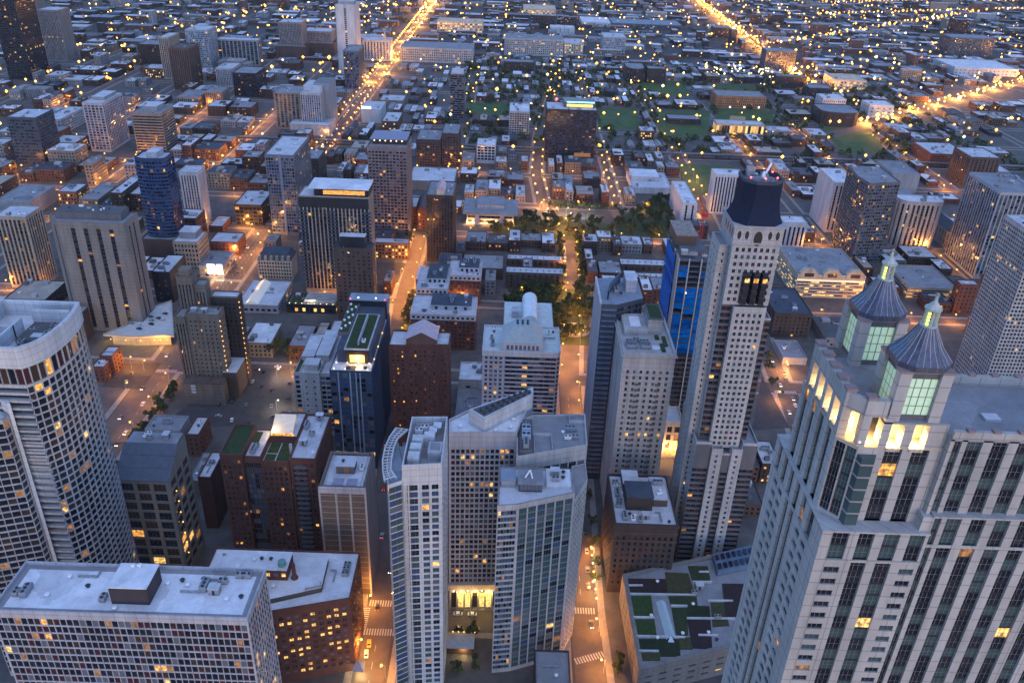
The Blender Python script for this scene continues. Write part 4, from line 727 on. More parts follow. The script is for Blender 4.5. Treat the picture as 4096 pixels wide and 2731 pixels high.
GBEDS = [
('r',[(64.9,304.8),(83.4,305.3),(83.1,296),(64.7,295.2)]),('o',[(83.8,309.9),(95.5,309.8),(96,296.6),(83.1,296)]),('g',[(96.1,314.9),(106.2,315.2),(105.6,305.1),(96.5,304.3)]),('l',[(64.8,293.5),(74.7,294),(74.2,280.9),(64.6,280.5)]),
('l',[(64.7,279),(74.3,279.4),(74,269.5),(64.6,269.1)]),('g',[(83.1,294.1),(96.8,294.7),(96.2,288.7),(83.3,288.2)]),('g',[(83.4,286.7),(90.9,287),(88.5,270.5),(82.9,270.2)]),('d',[(91.2,288.5),(101.8,288.6),(101,281.7),(89.8,280.9)]),
('r',[(89.7,279.8),(100.6,279.9),(98,262.9),(89.1,263.2)]),('d',[(65.1,267.5),(83.9,268.2),(83,258.4),(73.9,258),(64.9,260.9)]),('o',[(84,268.9),(89.9,269.2),(89.2,262.5),(83.4,262.3)]),
('o',[(64.8,259.9),(73.9,260),(73.6,255.8),(64.7,255.3)]),('r',[(111,303.4),(122.7,303.9),(115.5,282.7),(108.2,282.4)]),('o',[(102.8,290.9),(109.6,291.2),(108.7,276.8),(100.8,275.8)]),
]
GWALLS = [
[(64.6,299.9),(71.5,300.2)],[(64.6,294.4),(96.3,295.1)],[(64.5,279.8),(74.4,280.1)],[(64.6,268.7),(86.7,269)],[(64.6,260.4),(73.5,260.6)],[(83.2,287.7),(91.1,287.9)],[(89.5,280.3),(112.3,281)],[(96.4,303.7),(106,304.1)],
[(101.5,291.7),(113.7,292.1)],[(93.1,270.5),(102.2,270.7)],[(100.9,310.7),(105.9,310.9)],
]
CONDOS = [
('condo_block','dark red brick condominium with white penthouse floor,nearest of three',-71.1,-22.2,556.4,587.9,29.3),('condo_block','dark red brick condominium with slate roof decks,left middle of three',-72.5,-47.2,608.3,651,25.9),
('condo_block','dark red brick condominium with white top floor,rear of three',-48.4,-21.6,636.3,666.3,25.8),
]
DECK = [
(-298.6,544.2),(-287.8,560),(-287.8,568.7),(-280.8,589.9),(-269.4,604.2),(-246.5,546.3),(-275.3,542.3),
]
BBOARD = (-324.3, 645.0, 0)
FNAMES = {'low building':'low_building','house':'house','loft building':'loft_building'}
TOP = [tuple(float(v) for v in r.split(',')) for r in (
'-190.9,-170.9,534.6,566.8,12,5,2,0;-396.1,-364.1,591,626.8,12,3,5,0;254,282,582.8,620.6,8,6,3,0;-537.6,-505.6,948.6,980.1,24,5,2,0;-533.6,-501.6,908.8,937.6,14,1,4,0;-406,-394,812.5,870.6,24,3,0,0;364.6,384.6,650.6,671.6,10,3,4,0;-445,-425,822.4,876.9,12,4,1,0;389.5,417.5,754.2,783.4,10,2,0,0;-157.8,-143.8,532.1,565.2,12,0,1,0;-340,-314,907.5,934.7,18,5,4,0;-474.6,-465,903.9,935.9,24,5,1,0;-390.5,-360,1011.3,1044,14,1,4,0;282.4,296.4,581.1,617.2,13,5,1,0;334,354,684.8,707.1,8,2,0,0;-323.4,-297.4,749.2,774.1,24,1,2,0;-313.4,-293.4,902.1,938.5,14,2,4,0;-41,-21,752.3,780.3,9.5,1,1,0;-313.4,-293.4,951.6,978.4,24,0,1,0;-413,-381,1226.7,1262.9,14,3,1,0;157.2,168.2,405.6,429.5,14,2,0,0;348.6,376.6,1010.6,1043.3,10,3,3,0;-19.5,0.5,754.3,777.8,8,0,3,0;111.2,131.2,760.6,782.7,9.5,6,0,0;-445,-419,1226.8,1265.2,14,2,0,0;74.6,94.6,902.2,933.1,11,0,5,0;83.3,103.3,686.9,713.7,11,3,1,0;-550,-534,816.9,874.3,18,2,5,0;12.5,32.5,764.7,785,8,1,1,0;-501.2,-469.2,1231.5,1268.1,9,2,2,0;-428.6,-402.6,1115.2,1148.7,11,2,3,0;-628.6,-596.6,963.4,988.1,24,6,0,0;334,370,1121.6,1151.1,6,1,5,0;67.1,87.1,1012.5,1038.2,14,4,4,0;368,388,753.4,782.4,6,4,0,0;-391.5,-360,946.1,971,14,1,4,0;-292.8,-272.8,901.6,934.8,10,1,1,0;-176.5,-167.5,375.1,402,11,4,1,0;72.8,86.8,752.9,773.8,14,3,0,0;334,344,722.5,750.3,10,2,5,0;87.2,107.2,959.4,989.8,11,3,1,0;-405,-393,1009.4,1045.3,18,1,2,0;-742.5,-710.5,1288.7,1313.6,14,6,1,0;-18.6,-9.6,654.7,677.4,14,6,1,0;32.9,45.7,755.2,784.2,9.5,2,2,0;87.2,101.2,765.7,783.8,14,4,2,0;440,476,1340.5,1374.5,9,3,5,0;-229,-218,730.4,749.7,11,4,1,0;-62,-42,681.9,710.8,14,5,4,0;-596.6,-570.6,910.7,939.1,14,2,1,0;-59.5,-39.5,961.7,987.5,11,1,2,0;1.1,12.1,753.1,782.8,12,3,0,0;407.6,420,727,751,10,3,2,0;-686,-675,1230.1,1270.1,14,6,3,0;116.2,125.2,646.5,676.4,14,0,2,0;48.7,62.7,912.8,939.9,14,1,1,0;-550,-534,904.7,942.3,10,1,3,0;334,348,1017.9,1049.6,13,6,0,0;-105.5,-98.5,649.2,673.4,12,0,5,0;695.9,731.9,1502.9,1537.9,11,1,1,0;-38.9,-24.9,902.4,941.5,11,6,1,0;-505,-473,946.4,985.3,8,1,5,0;-423.5,-391.5,1564.8,1603.6,14,1,3,0;136.9,150.9,374.5,402.5,8,1,3,0;-24.5,-10.5,908.9,942.9,11,5,2,0;-700.1,-675,1386.7,1425.3,9,2,2,0;72.8,81.8,688,714.3,11,1,3,0;267.9,303.9,1385,1423.9,7,2,0,0;378.3,414.3,1237.4,1263.4,7,7,0,0;-4,16,954.4,984.3,8,0,1,0;-760,-744,1277,1317.7,14,7,1,0;769,795,1353,1378,11,2,5,0;101.8,110.8,754,780.1,11,1,3,0;131,145,1053.3,1084,14,3,2,0;184.6,204.4,806.7,825.6,14,0,3,0;503.4,531.4,949,973,6,0,2,0;-739.6,-707.6,1457.1,1493.4,11,2,2,0;-594.9,-574.9,1276,1313.4,11,6,4,0;835.3,861,1452.6,1483.9,11,1,2,0;-340,-320,1012,1044.8,14,0,2,0;-384.5,-360,1062.1,1088.5,10,0,5,0;-725.9,-699.9,1179.4,1203.7,11,1,2,0;-407,-387,1166.1,1203.8,9,7,5,0;397.2,420,1178.3,1202.6,11,2,3,0;87.5,107.5,1016.8,1049.3,9.5,2,3,0;664,700,1159.3,1193.8,7,4,0,0;407.9,420,1113.3,1150.6,11,3,2,0;440,466,1229.1,1268.7,5,4,0,0;-760,-734,1387.9,1425.3,14,6,0,0;193.9,210.8,1017.1,1038.5,11,1,1,0;-705.7,-675,1499.1,1527.2,14,2,0,0;131,142,905.3,934.3,11,5,0,0;145.4,165.4,1011.5,1044.6,9.5,4,3,0;725.6,751,1344.7,1382.3,9,4,3,0;334,352,1169.3,1204.6,9,2,2,0;-733.6,-701.6,1386.3,1422.6,9,7,0,0;102.9,111.9,901.5,931.9,14,0,2,0;-195.3,-186.3,948.6,976.5,14,2,4,0;480.6,516.6,1455.3,1478.6,9,4,1,0;-26.5,-6.5,952.7,981.3,11,0,1,0;-393.6,-361.6,828,874.5,18,2,0,0;370.6,396.6,1171.9,1199.2,6,2,3,0;521.4,536,1117,1153,7,4,1,0;-132.2,-112.2,755.7,777.1,9.5,1,4,0;396.3,420,1059.3,1082.4,10,3,5,0;572.4,608.4,1272.8,1305.5,9,4,0,0;-59.5,-45.5,1010.7,1046.6,12,5,1,0;795.4,821.4,1457.7,1486.4,9,1,0,0;-284.6,-259,1349.6,1372.8,14,4,1,0;522,536,1015.6,1049.9,6,0,2,0;-701.6,-675.6,1456,1487.1,9,3,2,0;-319.4,-299.4,662.4,692.1,8,1,2,0;283.9,301.9,1115.8,1145.3,9,4,0,0;769,805,1606.4,1635.7,11,3,0,0;132.7,141.7,761.3,782.4,9.5,1,0,0;-276.6,-259,1060.9,1084,24,0,0,0;-340,-314,955.8,979.5,14,3,0,0;344.4,364.4,945.7,978.2,6,0,2,0;-207.9,-193.9,1020.9,1045.6,12,5,1,0;-423.5,-407.5,815.1,857.3,8,2,4,0;593,611,1225.5,1265.1,6,6,0,0;-431.5,-405.5,906.6,943.9,24,6,0,0;611.4,637.4,1226.6,1258.7,7,'
'1,1,0;286.3,312.3,1168.2,1201.5,5,7,2,0;433.3,469.3,1616.4,1644.4,11,3,0,0;6.6,17.6,899.5,935.9,8,6,0,0;523.4,536,1059.9,1085.9,13,0,0,0;125.6,139.6,648.4,674.8,14,0,1,0;-206.5,-186.5,1056.5,1092.2,9.5,4,5,0;-699.5,-687.5,1227.4,1267.2,14,2,0,0;360.8,386.8,1611.3,1648.1,11,1,5,0;713.9,739.9,1391.8,1425,9,4,3,0;-760,-748,1562.9,1599.9,14,7,0,0;-19,-5,1011.1,1034.4,12,4,0,0;676.6,712.6,1606.2,1640.4,7,6,3,0;-431.5,-399.5,1503,1536.9,9,6,0,0;465.2,501.2,1500.8,1537.5,6,2,0,0;573.5,591.5,1239.3,1271.2,11,1,2,0;-403.1,-383.1,1348,1375.1,14,2,0,0;-386.4,-370.4,1171,1203.8,7,7,0,0;-381.4,-360,1450,1488.1,9,2,0,0;-9.9,4.1,900.7,926.7,8,3,4,0;159,173,1055.6,1091.5,11,0,3,0;454.4,474.4,1058.6,1085.2,13,3,5,0;180.5,196.5,1124.1,1151.6,8,7,0,0;-683.7,-675,1276.7,1307,14,1,1,1;-445,-429,1114.1,1141.3,11,4,1,0;440,452,1159.2,1196.1,7,1,4,0;63.1,72.1,912,942.5,11,6,0,0;-193.3,-173.3,1010.6,1043.1,8,0,1,0;-59.5,-43.5,1162.1,1201.1,8,6,4,0;689.2,715.2,1279.7,1308.6,7,1,3,0;303.7,316,1056,1090,6,2,3,0;-713,-693,1569.7,1601.1,14,6,5,0;733.6,751,1281.7,1319.2,5,3,3,0;318.4,354.4,1509,1532.1,9,7,0,0;300.4,336.4,1613.1,1648,7,7,1,0;-51.4,-40.4,902.5,931.2,8,5,0,0;-277.5,-259,1225.7,1266.5,14,3,1,0;-655,-639,1245,1270.4,9,3,5,0;-127.9,-111.9,1228.3,1269.1,8,1,2,0;955.8,971,1722,1764.3,11,7,1,0;-422.5,-406.5,1016.7,1048.7,10,6,2,0;-319.4,-307.4,1024.9,1049.2,18,6,0,0;-229,-220,1013.8,1041.7,9.5,0,3,0;-141.3,-133.8,535.5,567.2,14,2,5,0;-47.7,-40.2,723.6,748.8,11,1,4,0;-550,-518,1227.6,1265.3,9,3,0,0;-788.2,-780,1401.5,1428.6,14,6,1,0;-743.4,-723.4,1350.2,1382,7,3,4,0;-585.5,-573.5,1344.1,1378.5,9,6,3,0;334,354,1051.9,1079.4,10,2,0,0;369.9,379.9,1052.9,1079.7,13,3,5,0;-852.6,-820.6,1732.1,1765.8,9,4,0,0;175.5,184.5,1052.8,1088.2,8,4,2,0;769,805,1395,1424.5,6,1,0,0;-805.5,-789.5,1606.9,1635,14,2,2,0;235.9,261.9,1385.8,1417.2,5,3,1,0;-599.5,-579.5,1056.8,1091,14,2,1,0;-308,-288,1453.4,1492,11,3,0,0;-550,-530,1277,1316.5,7,2,0,0;72.8,80.3,720.9,746,9.5,1,0,0;-523.6,-507.6,1342.2,1379.6,14,2,5,0;713.2,725.2,1347.3,1382.3,7,7,1,0;-634.6,-618.6,1393,1421.9,9,6,0,0;-297,-277,1053.6,1075.8,24,3,3,0;-229,-220,1114.2,1147.5,9,3,4,1;664,690,1458.8,1487.6,5,3,1,0;635,646,1339.8,1370.6,9,3,0,0;-612.6,-600.6,1393.8,1420,11,6,1,0;700.6,726.6,1671.5,1710,9,7,2,0;-173.3,-165.8,902.9,933.1,12,6,4,0;57.1,64.6,1015.3,1050,12,2,0,0;182.4,191.4,1015.7,1038.9,12,5,0,0;-183.8,-172.8,954.3,988,9.5,6,1,0;-203.2,-195.7,949,986.9,12,6,0,0;414.9,432.9,1611.2,1649.5,11,3,5,0;48.7,62.7,950,977.2,12,3,5,0;-219.4,-210.4,1018.8,1044.7,12,2,3,0;-282.6,-262.6,1273.5,1313.1,14,2,0,0;-19.5,-3.5,1230.2,1260.2,9,1,5,0;613.2,646,1501.3,1538.7,5,2,4,0;769,787,1566.2,1598.4,7,1,0,0;676.6,688.6,1278.6,1313,9,7,1,0;-206.5,-197.5,909.5,937.8,8,2,1,0;-523.9,-491.9,1566.5,1593.5,14,7,0,0;-760,-734,1681.7,1715.1,9,3,3,0;-218.5,-207.5,1119.1,1154.6,7,2,6,1;-340,-314,1459.5,1482.6,7,2,3,0;718.4,744.4,1728.8,1768.8,9,2,1,0;-167.9,-151.9,1118.7,1156.8,9,4,0,0;-760,-740,1453.5,1491.5,11,2,0,0;387.4,413.4,1611.3,1649.8,7,7,3,0;811,837,1692.1,1717.9,7,4,2,0;-207.1,-196.1,1122.2,1157.6,9,3,2,0;608.8,634.8,1273.9,1299.7,7,3,4,0;879,891,1680.1,1710.9,11,7,1,0;378.1,388.1,1012.2,1040.6,13,0,2,0;13,21.2,1016.9,1041.6,12,1,0,0;-13.5,-2.5,1116.2,1148.4,9,1,0,0;157.9,173.9,1455.8,1487.1,9,3,4,0;-340,-314,1500.1,1524.7,9,6,4,0;-822,-802,1341.2,1366,9,1,0,0;-820.2,-794.2,1724.5,1766.9,7,2,0,0;-3.6,7.4,1057.2,1082.2,8,6,4,0;-493.5,-467.5,1174.8,1199.5,7,3,5,0;560,572,1224.5,1253.7,5,3,5,0;-655,-635,1052.9,1088.9,14,6,0,0;-477.2,-465,1672.9,1711.3,11,3,1,0;-149.6,-140.6,1160.5,1198.1,7,3,5,0;271.5,283.5,1116.3,1141.9,5,2,0,0;47.1,54.6,1015.7,1048.6,8,5,2,0;319.7,345.7,1462.8,1489,7,3,3,0;187,196,1053.7,1084.6,12,5,0,0;302.3,314.3,1117.9,1156.9,6,6,0,0;-398,-386,1058.1,1087.2,12,0,0,0;-111.5,-100.5,1233.1,1262.2,9,2,1,1;-132.3,-121.3,533.8,573.8,12,6,0,0;14,23,689,711.2,12,2,1,0;638,646,1232.3,1262,11,6,5,0;-786,-780,1672.4,1714.5,11,4,4,0;233,251,1449.2,1480.6,6,4,0,0;682.4,694.4,1339.3,1374.4,5,3,2,0;-525.2,-505.2,146'
'3.6,1491.9,11,2,0,0;-791.2,-780,1286.7,1317.2,9,4,4,1;-48.1,-37.1,1227.2,1262.8,9,2,5,0;406,420,686.8,710.5,10,2,3,0;304,316,810.1,837.4,10,3,0,0;-167.2,-151.2,1351.3,1380.5,6,1,4,0;-790.5,-780,1454.7,1481.1,14,1,4,1;179.9,195.9,1463.2,1490.8,8,6,0,0;-59.5,-48.5,1224.2,1258.2,8,3,6,1;664,676,1276.5,1302.1,6,3,4,0;-367.6,-360,1132.6,1156.4,7,1,5,0;201.5,210.5,1276.8,1314.5,8,1,1,1;-17.1,-6.1,1065,1087.5,9.5,4,1,0;-2.1,6.9,1123.6,1155.6,9,2,4,1;-147,-138,1224.7,1265,7,3,1,0;-36.5,-25.5,1227.3,1255.3,8,1,4,0;-59.9,-43.9,1391,1418.2,7,1,2,0;700.4,726.4,1568.8,1597.1,5,7,2,0;843,861,1686.1,1716.8,6,2,1,0;713,731,1607.7,1646.5,9,2,4,0;-140.2,-124.2,1170.6,1197.5,6,4,0,0;-398,-378,1506.6,1536,7,3,2,0;623.9,646,1465.4,1491.3,11,3,2,0;-445,-419,1066.5,1092.9,8,3,0,0;499.7,515.7,1683.5,1717.3,9,7,0,0;621.4,646,1057.2,1091.4,10,6,0,0;-147.2,-131.2,1454.8,1489.9,6,1,2,0;879,897,1723.2,1765.7,6,3,2,0;15.1,31.1,1339,1377.6,9,1,1,0;274,300,1610.8,1647.3,9,4,0,0;-133.3,-122.3,1346.6,1371.2,9,3,0,0;-217.4,-201.4,1615.9,1643.7,8,6,5,0;-195.4,-179.4,1606.1,1641.7,8,7,0,0;336.8,354.8,1622.7,1649.3,9,3,2,0;-293,-277,950.5,978.9,14,0,5,0;-760,-744,1344.7,1372.7,9,2,1,0;-42.4,-31.4,1390.6,1422.4,9,2,6,1;85.8,96.8,1458,1491.1,9,6,4,1;-229,-221,1164.3,1199.4,7,6,4,1;-340,-320,1610.8,1635.4,14,1,0,0;-196.1,-182.1,726.2,749.5,12,5,2,0;-416.5,-400.5,1053.2,1085.6,12,1,5,0;159.4,167.4,1121.9,1150.2,7,6,1,1;197.1,205.1,1122.4,1151.7,8,2,1,1;28.5,43,1388.8,1416.7,7,6,0,0;-217.4,-206.4,1452.3,1488.8,7,4,4,1;299.8,315.8,1689.6,1715.8,9,7,4,0'
).split(';')]
WCL = ['red', 'brick', 'brown', 'dbrown', 'tan', 'beige', 'grey', 'offwhite']
RCL = ['pale', 'grey', 'white', 'dark', 'slate', 'tan', 'brown']
TOP = [list(a[:5])+[WCL[int(a[5])], RCL[int(a[6])], int(a[7])] for a in TOP]
FAR = [tuple(float(v) for v in r.split(',')) for r in (
'117,128,586,622,9.5;795,813,1355,1382,6;-143,-127,1510,1537,9;151,167,1502,1538,7;879,905,1497,1523,5;909,927,1685,1715,7;560,586,1618,1645,5;-66,-52,855,875,8;63,74,951,979,8;181,189,1388,1425,9;-2,14,1575,1602,9;769,781,1720,1756,6;198,208,1052,1084,8;-204,-196,1162,1196,8;-137,-129,1224,1256,7;-190,-182,1277,1317,9;-181,-172,1280,1316,7;-166,-157,1281,1316,7;684,696,1500,1534,5;-177,-166,1561,1592,9;664,700,1680,1706,7;-172,-158,947,984,12;169,185,1574,1599,8;131,140,1450,1489,8;-380,-364,745,785,10;-135,-124,1064,1088,9.5;-428,-416,1465,1492,9;316,332,1736,1769,9;-536,-524,1560,1599,14;131,142,1565,1600,9;-212,-192,531,556,14;-517,-491,1116,1154,11;-147,-136,1276,1303,8;-219,-208,1388,1422,6;-160,-150,1389,1428,8;171,179,1390,1428,8;-153,-137,1614,1640,6;732,744,1608,1640,9;-390,-378,1678,1710,7;-150,-141,1397,1428,9;156,165,1388,1420,6;363,374,1681,1717,9;-655,-635,1162,1200,11;-156,-147,1277,1317,6;-269,-259,1576,1601,11;144,160,1689,1717,8;462,482,946,980,6;86,102,1499,1535,8;-63,-47,1612,1642,7;186,194,1563,1601,9;405,414,1670,1709,9;-340,-314,1054,1084,8;-31,-22,1386,1425,7;-21,-10,1503,1529,9;15,31,1565,1592,6;597,615,1687,1713,7;637,646,1022,1046,10;-495,-479,1348,1381,11;-550,-534,1497,1530,7;-492,-480,1559,1588,11;-386,-370,901,938,12;131,142,1391,1423,6;-61,-52,1506,1538,9;90,100,1615,1649,9;384,396,1721,1762,6;-206,-197,1457,1490,8;196,212,1743,1769,7;33,44,1501,1528,8;-445,-433,1616,1644,9;-74,-63,1670,1706,9;478,489,1735,1767,6;-4,5,1454,1492,8;152,163,1562,1596,9;74,85,1721,1758,9;897,923,1729,1769,6;-158,-150,1161,1196,7;204,213,1237,1266,6;-382,-370,1344,1380,14;843,855,1390,1418,6;740,751,1670,1712,7;-191,-180,1461,1492,6;-159,-148,1451,1479,8;31,39,1568,1601,9;328,336,1680,1714,9;57,68,1720,1757,8;-340,-314,530,560,24;-153,-144,1496,1533,9;4,15,1505,1532,7;602,628,1721,1753,5;104,113,1388,1414,8;805,823,1402,1430,5;-180,-171,1450,1475,7;-498,-478,1674,1703,11;134,143,1676,1712,8;-121,-110,1275,1304,7;-168,-160,1394,1427,9;-274,-259,1500,1538,14;348,357,1674,1711,9;819,831,1734,1764,6;891,903,1680,1714,9;440,454,693,713,13;-229,-220,1509,1537,6;-180,-172,1495,1525,8;106,113,1459,1488,8;-424,-408,1288,1315,7;-12,-4,1454,1486,8;202,208,1450,1483,7;142,150,1500,1535,7;205,216,1683,1714,8;142,150,1388,1413,6;560,586,1497,1530,7;158,174,1615,1640,7;42,51,1678,1713,7;276,286,1722,1762,9;-130,-122,1456,1485,6;-52,-44,1456,1483,7;-129,-120,1568,1600,6;844,861,1722,1764,6;-124,-115,1164,1202,6;-99,-91,1273,1310,8;-295,-283,1387,1426,7;144,152,1560,1596,7;-78,-70,653,679,14;-126,-118,1501,1535,6;468,478,848,876,13;-135,-127,1388,1426,6;169,177,1683,1710,7;452,461,1674,1705,9;384,404,582,621,13;18,26,1460,1493,6;348,359,1731,1757,7;416,424,1736,1767,8;-788,-780,1606,1638,7;664,676,1730,1757,5;-507,-495,1344,1383,9;-35,-27,1560,1587,7;183,191,1684,1713,6;173,184,1725,1757,6;-940,-908,1496,1534,11;-41,-32,1621,1650,6;106,113,1608,1644,7;97,106,1674,1717,7;-59,-51,1724,1758,7;440,454,1054,1083,6;-655,-639,1506,1536,9;267,276,1728,1767,9;-518,-502,1226,1262,7;17,28,1386,1411,8;191,199,1623,1649,8;-419,-399,579,604,8;154,164,759,781,9.5;135,146,1722,1752,9;-28,-20,1125,1151,6;-96,-87,1610,1642,6;103,111,1725,1755,9;436,444,1726,1754,7;442,452,1677,1713,7;-68,-59,1722,1764,6;147,156,1723,1764,8;234,250,1720,1754,9;-4,5,1341,1368,9;-942,-910,1574,1598,9;-4,12,1730,1760,8;-202,-193,756,785,12;-432,-412,1620,1647,9;-760,-728,1732,1760,9;295,304,1730,1759,9;-643,-623,1016,1045,10;-63,-55,1564,1597,6;420,428,1676,1708,6;434,442,1682,1715,8;213,222,1726,1752,9;-340,-320,664,689,10;-111,-102,1616,1640,6;-384,-364,1388,1415,9;286,295,1725,1766,7;-4,4,1503,1529,8;-970,-954,1607,1645,14;131,140,1606,1632,7;373,384,1734,1763,8;-404,-392,949,983,10;-445,-433,1497,1533,9;906,918,1507,1534,6;-18,-10,1727,1761,8;22,31,1720,1762,8;728,740,1671,1708,5;222,233,1722,1764,7;832,844,1733,1759,5;-107,-98,849,877,11;-538,-518,1127,1156,7;664,676,1621,1649,5;84,95,652,675,14;76,85,1345,1383,7;12,20,1727,1766,7;334,344,955,990,8;-97,-88,1572,1601,'
'6;-114,-98,1565,1588,8;745,751,1611,1642,5;517,526,1683,1718,6;149,157,407,436,11;366,394,954,984,6;626,638,1161,1197,7;-524,-492,743,778,14;-478,-465,753,783,18;480,490,858,877,8;-698,-675,1160,1196,7;107,113,1114,1140,9;638,646,1176,1200,5;-229,-218,1280,1309,9;-109,-98,1457,1488,8;-90,-84,1500,1528,6;-970,-944,1563,1595,9;-1033,-1001,1677,1705,11;-970,-944,1727,1762,11;-728,-712,1673,1705,11'
).split(';')]
FARLAMPS = [tuple(float(v) for v in r.split(',')) for r in (
'-65,1486,8.7,0.55,0;78,1486,8.7,0.55,0;128,1486,8.7,0.55,0;-256,1470,8.7,0.55,0;-232,1484,8.7,0.55,0;228,1486,8.7,0.55,0;-256,1500,8.7,0.75,0;-232,1514,8.7,0.75,0;67,1540,8.7,0.55,0;-80,1540,8.7,0.55,0;116,1540,8.7,0.55,0;-256,1530,8.7,0.75,0;211,1540,8.7,0.55,0;-66,1556,8.7,0.55,0;83,1556,8.7,0.55,0;128,1556,8.7,0.55,0;-232,1544,8.7,0.75,0;226,1556,8.7,0.55,0;-256,1560,8.7,0.75,0;-232,1574,8.7,0.75,0;-256,1590,8.7,0.75,0;69,1610,8.7,0.55,0;-81,1610,8.7,0.55,0;116,1610,8.7,0.55,0;-232,1604,8.7,0.75,0;-67,1626,8.7,0.55,0;85,1626,8.7,0.55,0;128,1626,8.7,0.55,0;-256,1620,8.7,0.75,0;-232,1634,8.7,0.75,0;-256,1650,8.7,0.75,0;-232,1664,8.7,0.75,0;72,1680,8.7,0.55,0;-82,1680,8.7,0.55,0;116,1680,8.7,0.55,0;207,1680,8.7,0.55,0;-68,1696,8.7,0.55,0;88,1696,8.7,0.55,0;-256,1680,8.7,0.75,0;128,1696,8.7,0.55,0;-232,1694,8.7,0.75,0;-232,1724,8.7,0.75,0;-232,1754,8.7,0.75,0;-256,1830,8.7,0.75,0;-256,1860,8.7,0.75,0;-256,1890,8.7,0.75,0;-232,1904,8.7,0.75,0;-256,1920,8.7,0.75,0;-232,1934,8.7,0.75,0;-256,1950,8.7,0.75,0;-232,1964,8.7,0.75,0;-256,1980,8.7,0.75,0;-232,1994,8.7,0.75,0;-256,2010,8.7,0.75,0;-232,2024,8.7,0.75,0;-256,2040,8.7,0.75,0;-232,2054,8.7,0.75,0;-256,2070,8.7,0.75,0;-232,2084,8.7,0.75,0;-256,2100,8.7,0.75,0;-232,2114,8.7,0.75,0;-256,2130,8.7,0.75,0;-232,2144,8.7,0.75,0;-256,2160,8.7,0.75,0;-232,2174,8.7,0.75,0;-256,2190,8.7,0.75,0;-232,2204,8.7,0.75,0;-256,2220,8.7,0.75,0;-232,2234,8.7,0.75,0;-256,2250,8.7,0.75,0;-232,2264,8.7,0.75,0;-256,2280,8.7,0.75,0;-232,2294,8.7,0.75,0;-256,2310,8.7,0.75,0;-232,2324,8.7,0.75,0;-256,2340,8.7,0.75,0;-232,2354,8.7,0.75,0;-256,2370,8.7,0.75,0;-232,2384,8.7,0.75,0'
).split(';')]

def inpoly(x,y,P):
 c=False; n=len(P)
 for i in range(n):
  (x0,y0),(x1,y1)=P[i],P[(i+1)%n]
  if (y0>y)!=(y1>y) and x<(x1-x0)*(y-y0)/(y1-y0)+x0: c=not c
 return c
OCC = [r[3:7] for r in ROWS]+[tuple(c[:4]) for c in TOP]
def clear(x0,x1,y0,y1,m=3):
 return all(x1+m<a or x0-m>b or y1+m<c or y0-m>d for a,b,c,d in OCC)
def inview(x,y,m=60):
 v=Vector((x,y,0))-CAM; z=v.dot(fw); return z>1 and abs(835.2*v.dot(rt)/z)<512+m and abs(835.2*v.dot(up)/z)<342+m
rf=random.Random(21)
for yb in range(1670,4000,58):
 for xb in range(-1500,2300,64):
  if not inview(xb,yb): continue
  for k in range(2):
   w_=rf.choice((10,14,20,28,40,58)); d_=rf.choice((12,18,24,34)); h_=rf.choice((5,6,8,9,12)) if rf.random()<.94 else rf.uniform(14,32)
   x=xb+rf.uniform(0,max(1,64-w_)); y=yb+k*27+rf.uniform(0,7)
   if rf.random()<.2 or abs(x+w_/2+244)<w_/2+16 or abs(x+w_/2-560)<w_/2+22: continue
   if any(inpoly(x+w_*u_,y+d_*v_,P) for _,P in FIELDS for u_ in (0,.5,1) for v_ in (0,.5,1)) or not clear(x,x+w_,y,y+d_): continue
   FAR.append((x,x+w_,y,y+d_,h_))
rl=random.Random(31)
def fline(x0,y0,x1,y1,sp,w=0,r=.9,k=0,j=3):
 L=math.hypot(x1-x0,y1-y0); n=int(L/sp)
 for i in range(n+1):
  t=i/max(1,n); x,y=x0+(x1-x0)*t,y0+(y1-y0)*t; nx,ny=-(y1-y0)/L,(x1-x0)/L
  for s in ((-1,1) if w else (0,)):
   xx,yy=x+nx*w*s+rl.uniform(-j,j),y+ny*w*s+rl.uniform(-j,j)
   if inview(xx,yy,0) and (yy > 1150 or clear(xx,xx,yy,yy,.5)): FARLAMPS.append((xx,yy,9,r*rl.uniform(.75,1.2),k if rl.random()<.9 else 1))
fline(-244,2400,-244,4200,26,11,1.1)
fline(548,1500,592,3300,26,8,1.1,2)
fline(549,1316,1500,2140,26,7,.95)
for q in ((600,2060,1500,2900,34,8,1.1,2),(300,3000,2000,3300,30,9,1.25,2),(-200,2950,500,2990,45,0,1.1),(900,2650,2000,3150,34,8,1.1,2),(1000,2950,2000,3450,34,8,1.1,2),(480,2600,1300,2650,45,0,1.0),(-900,2050,-300,2500,45,8,.95),(-850,1700,-300,1750,40,7,.85),(600,1750,1300,2300,60,10,.9)): fline(*q)
for xc in range(-1190,1300,105):
 if xc!=-245: fline(xc,1300,xc+rl.uniform(-30,30),3300,rl.choice((75,105,140)),6,.8,rl.choice((0,0,2)),14)
for yc in list(range(1105,1700,112))+list(range(1780,3400,190)):
 fline(-900,yc,1500,yc,rl.choice((80,110)),0,.65 if yc<1500 else .85,rl.choice((0,0,2)),16)
for k in range(300):
 y=1200+2100*rl.random()**1.2; x=rl.uniform(-1100,1700)
 if inview(x,y,0): FARLAMPS.append((x,y,rl.uniform(4,12),rl.uniform(.5,.95),rl.choice((0,0,0,1,1,2,2,3,0,4 if rl.random()<.3 else 0))))
for k in range(60): FARLAMPS.append((rl.uniform(360,560),rl.uniform(1640,1760),9,.6,1))
for k in range(90): FARLAMPS.append((-244+rl.choice((-7,-4,4,7)),rl.uniform(640,2500),.9,.28,rl.choice((1,1,4))))
FARLAMPS=[(*a[:4],int(a[4])) for a in FARLAMPS]
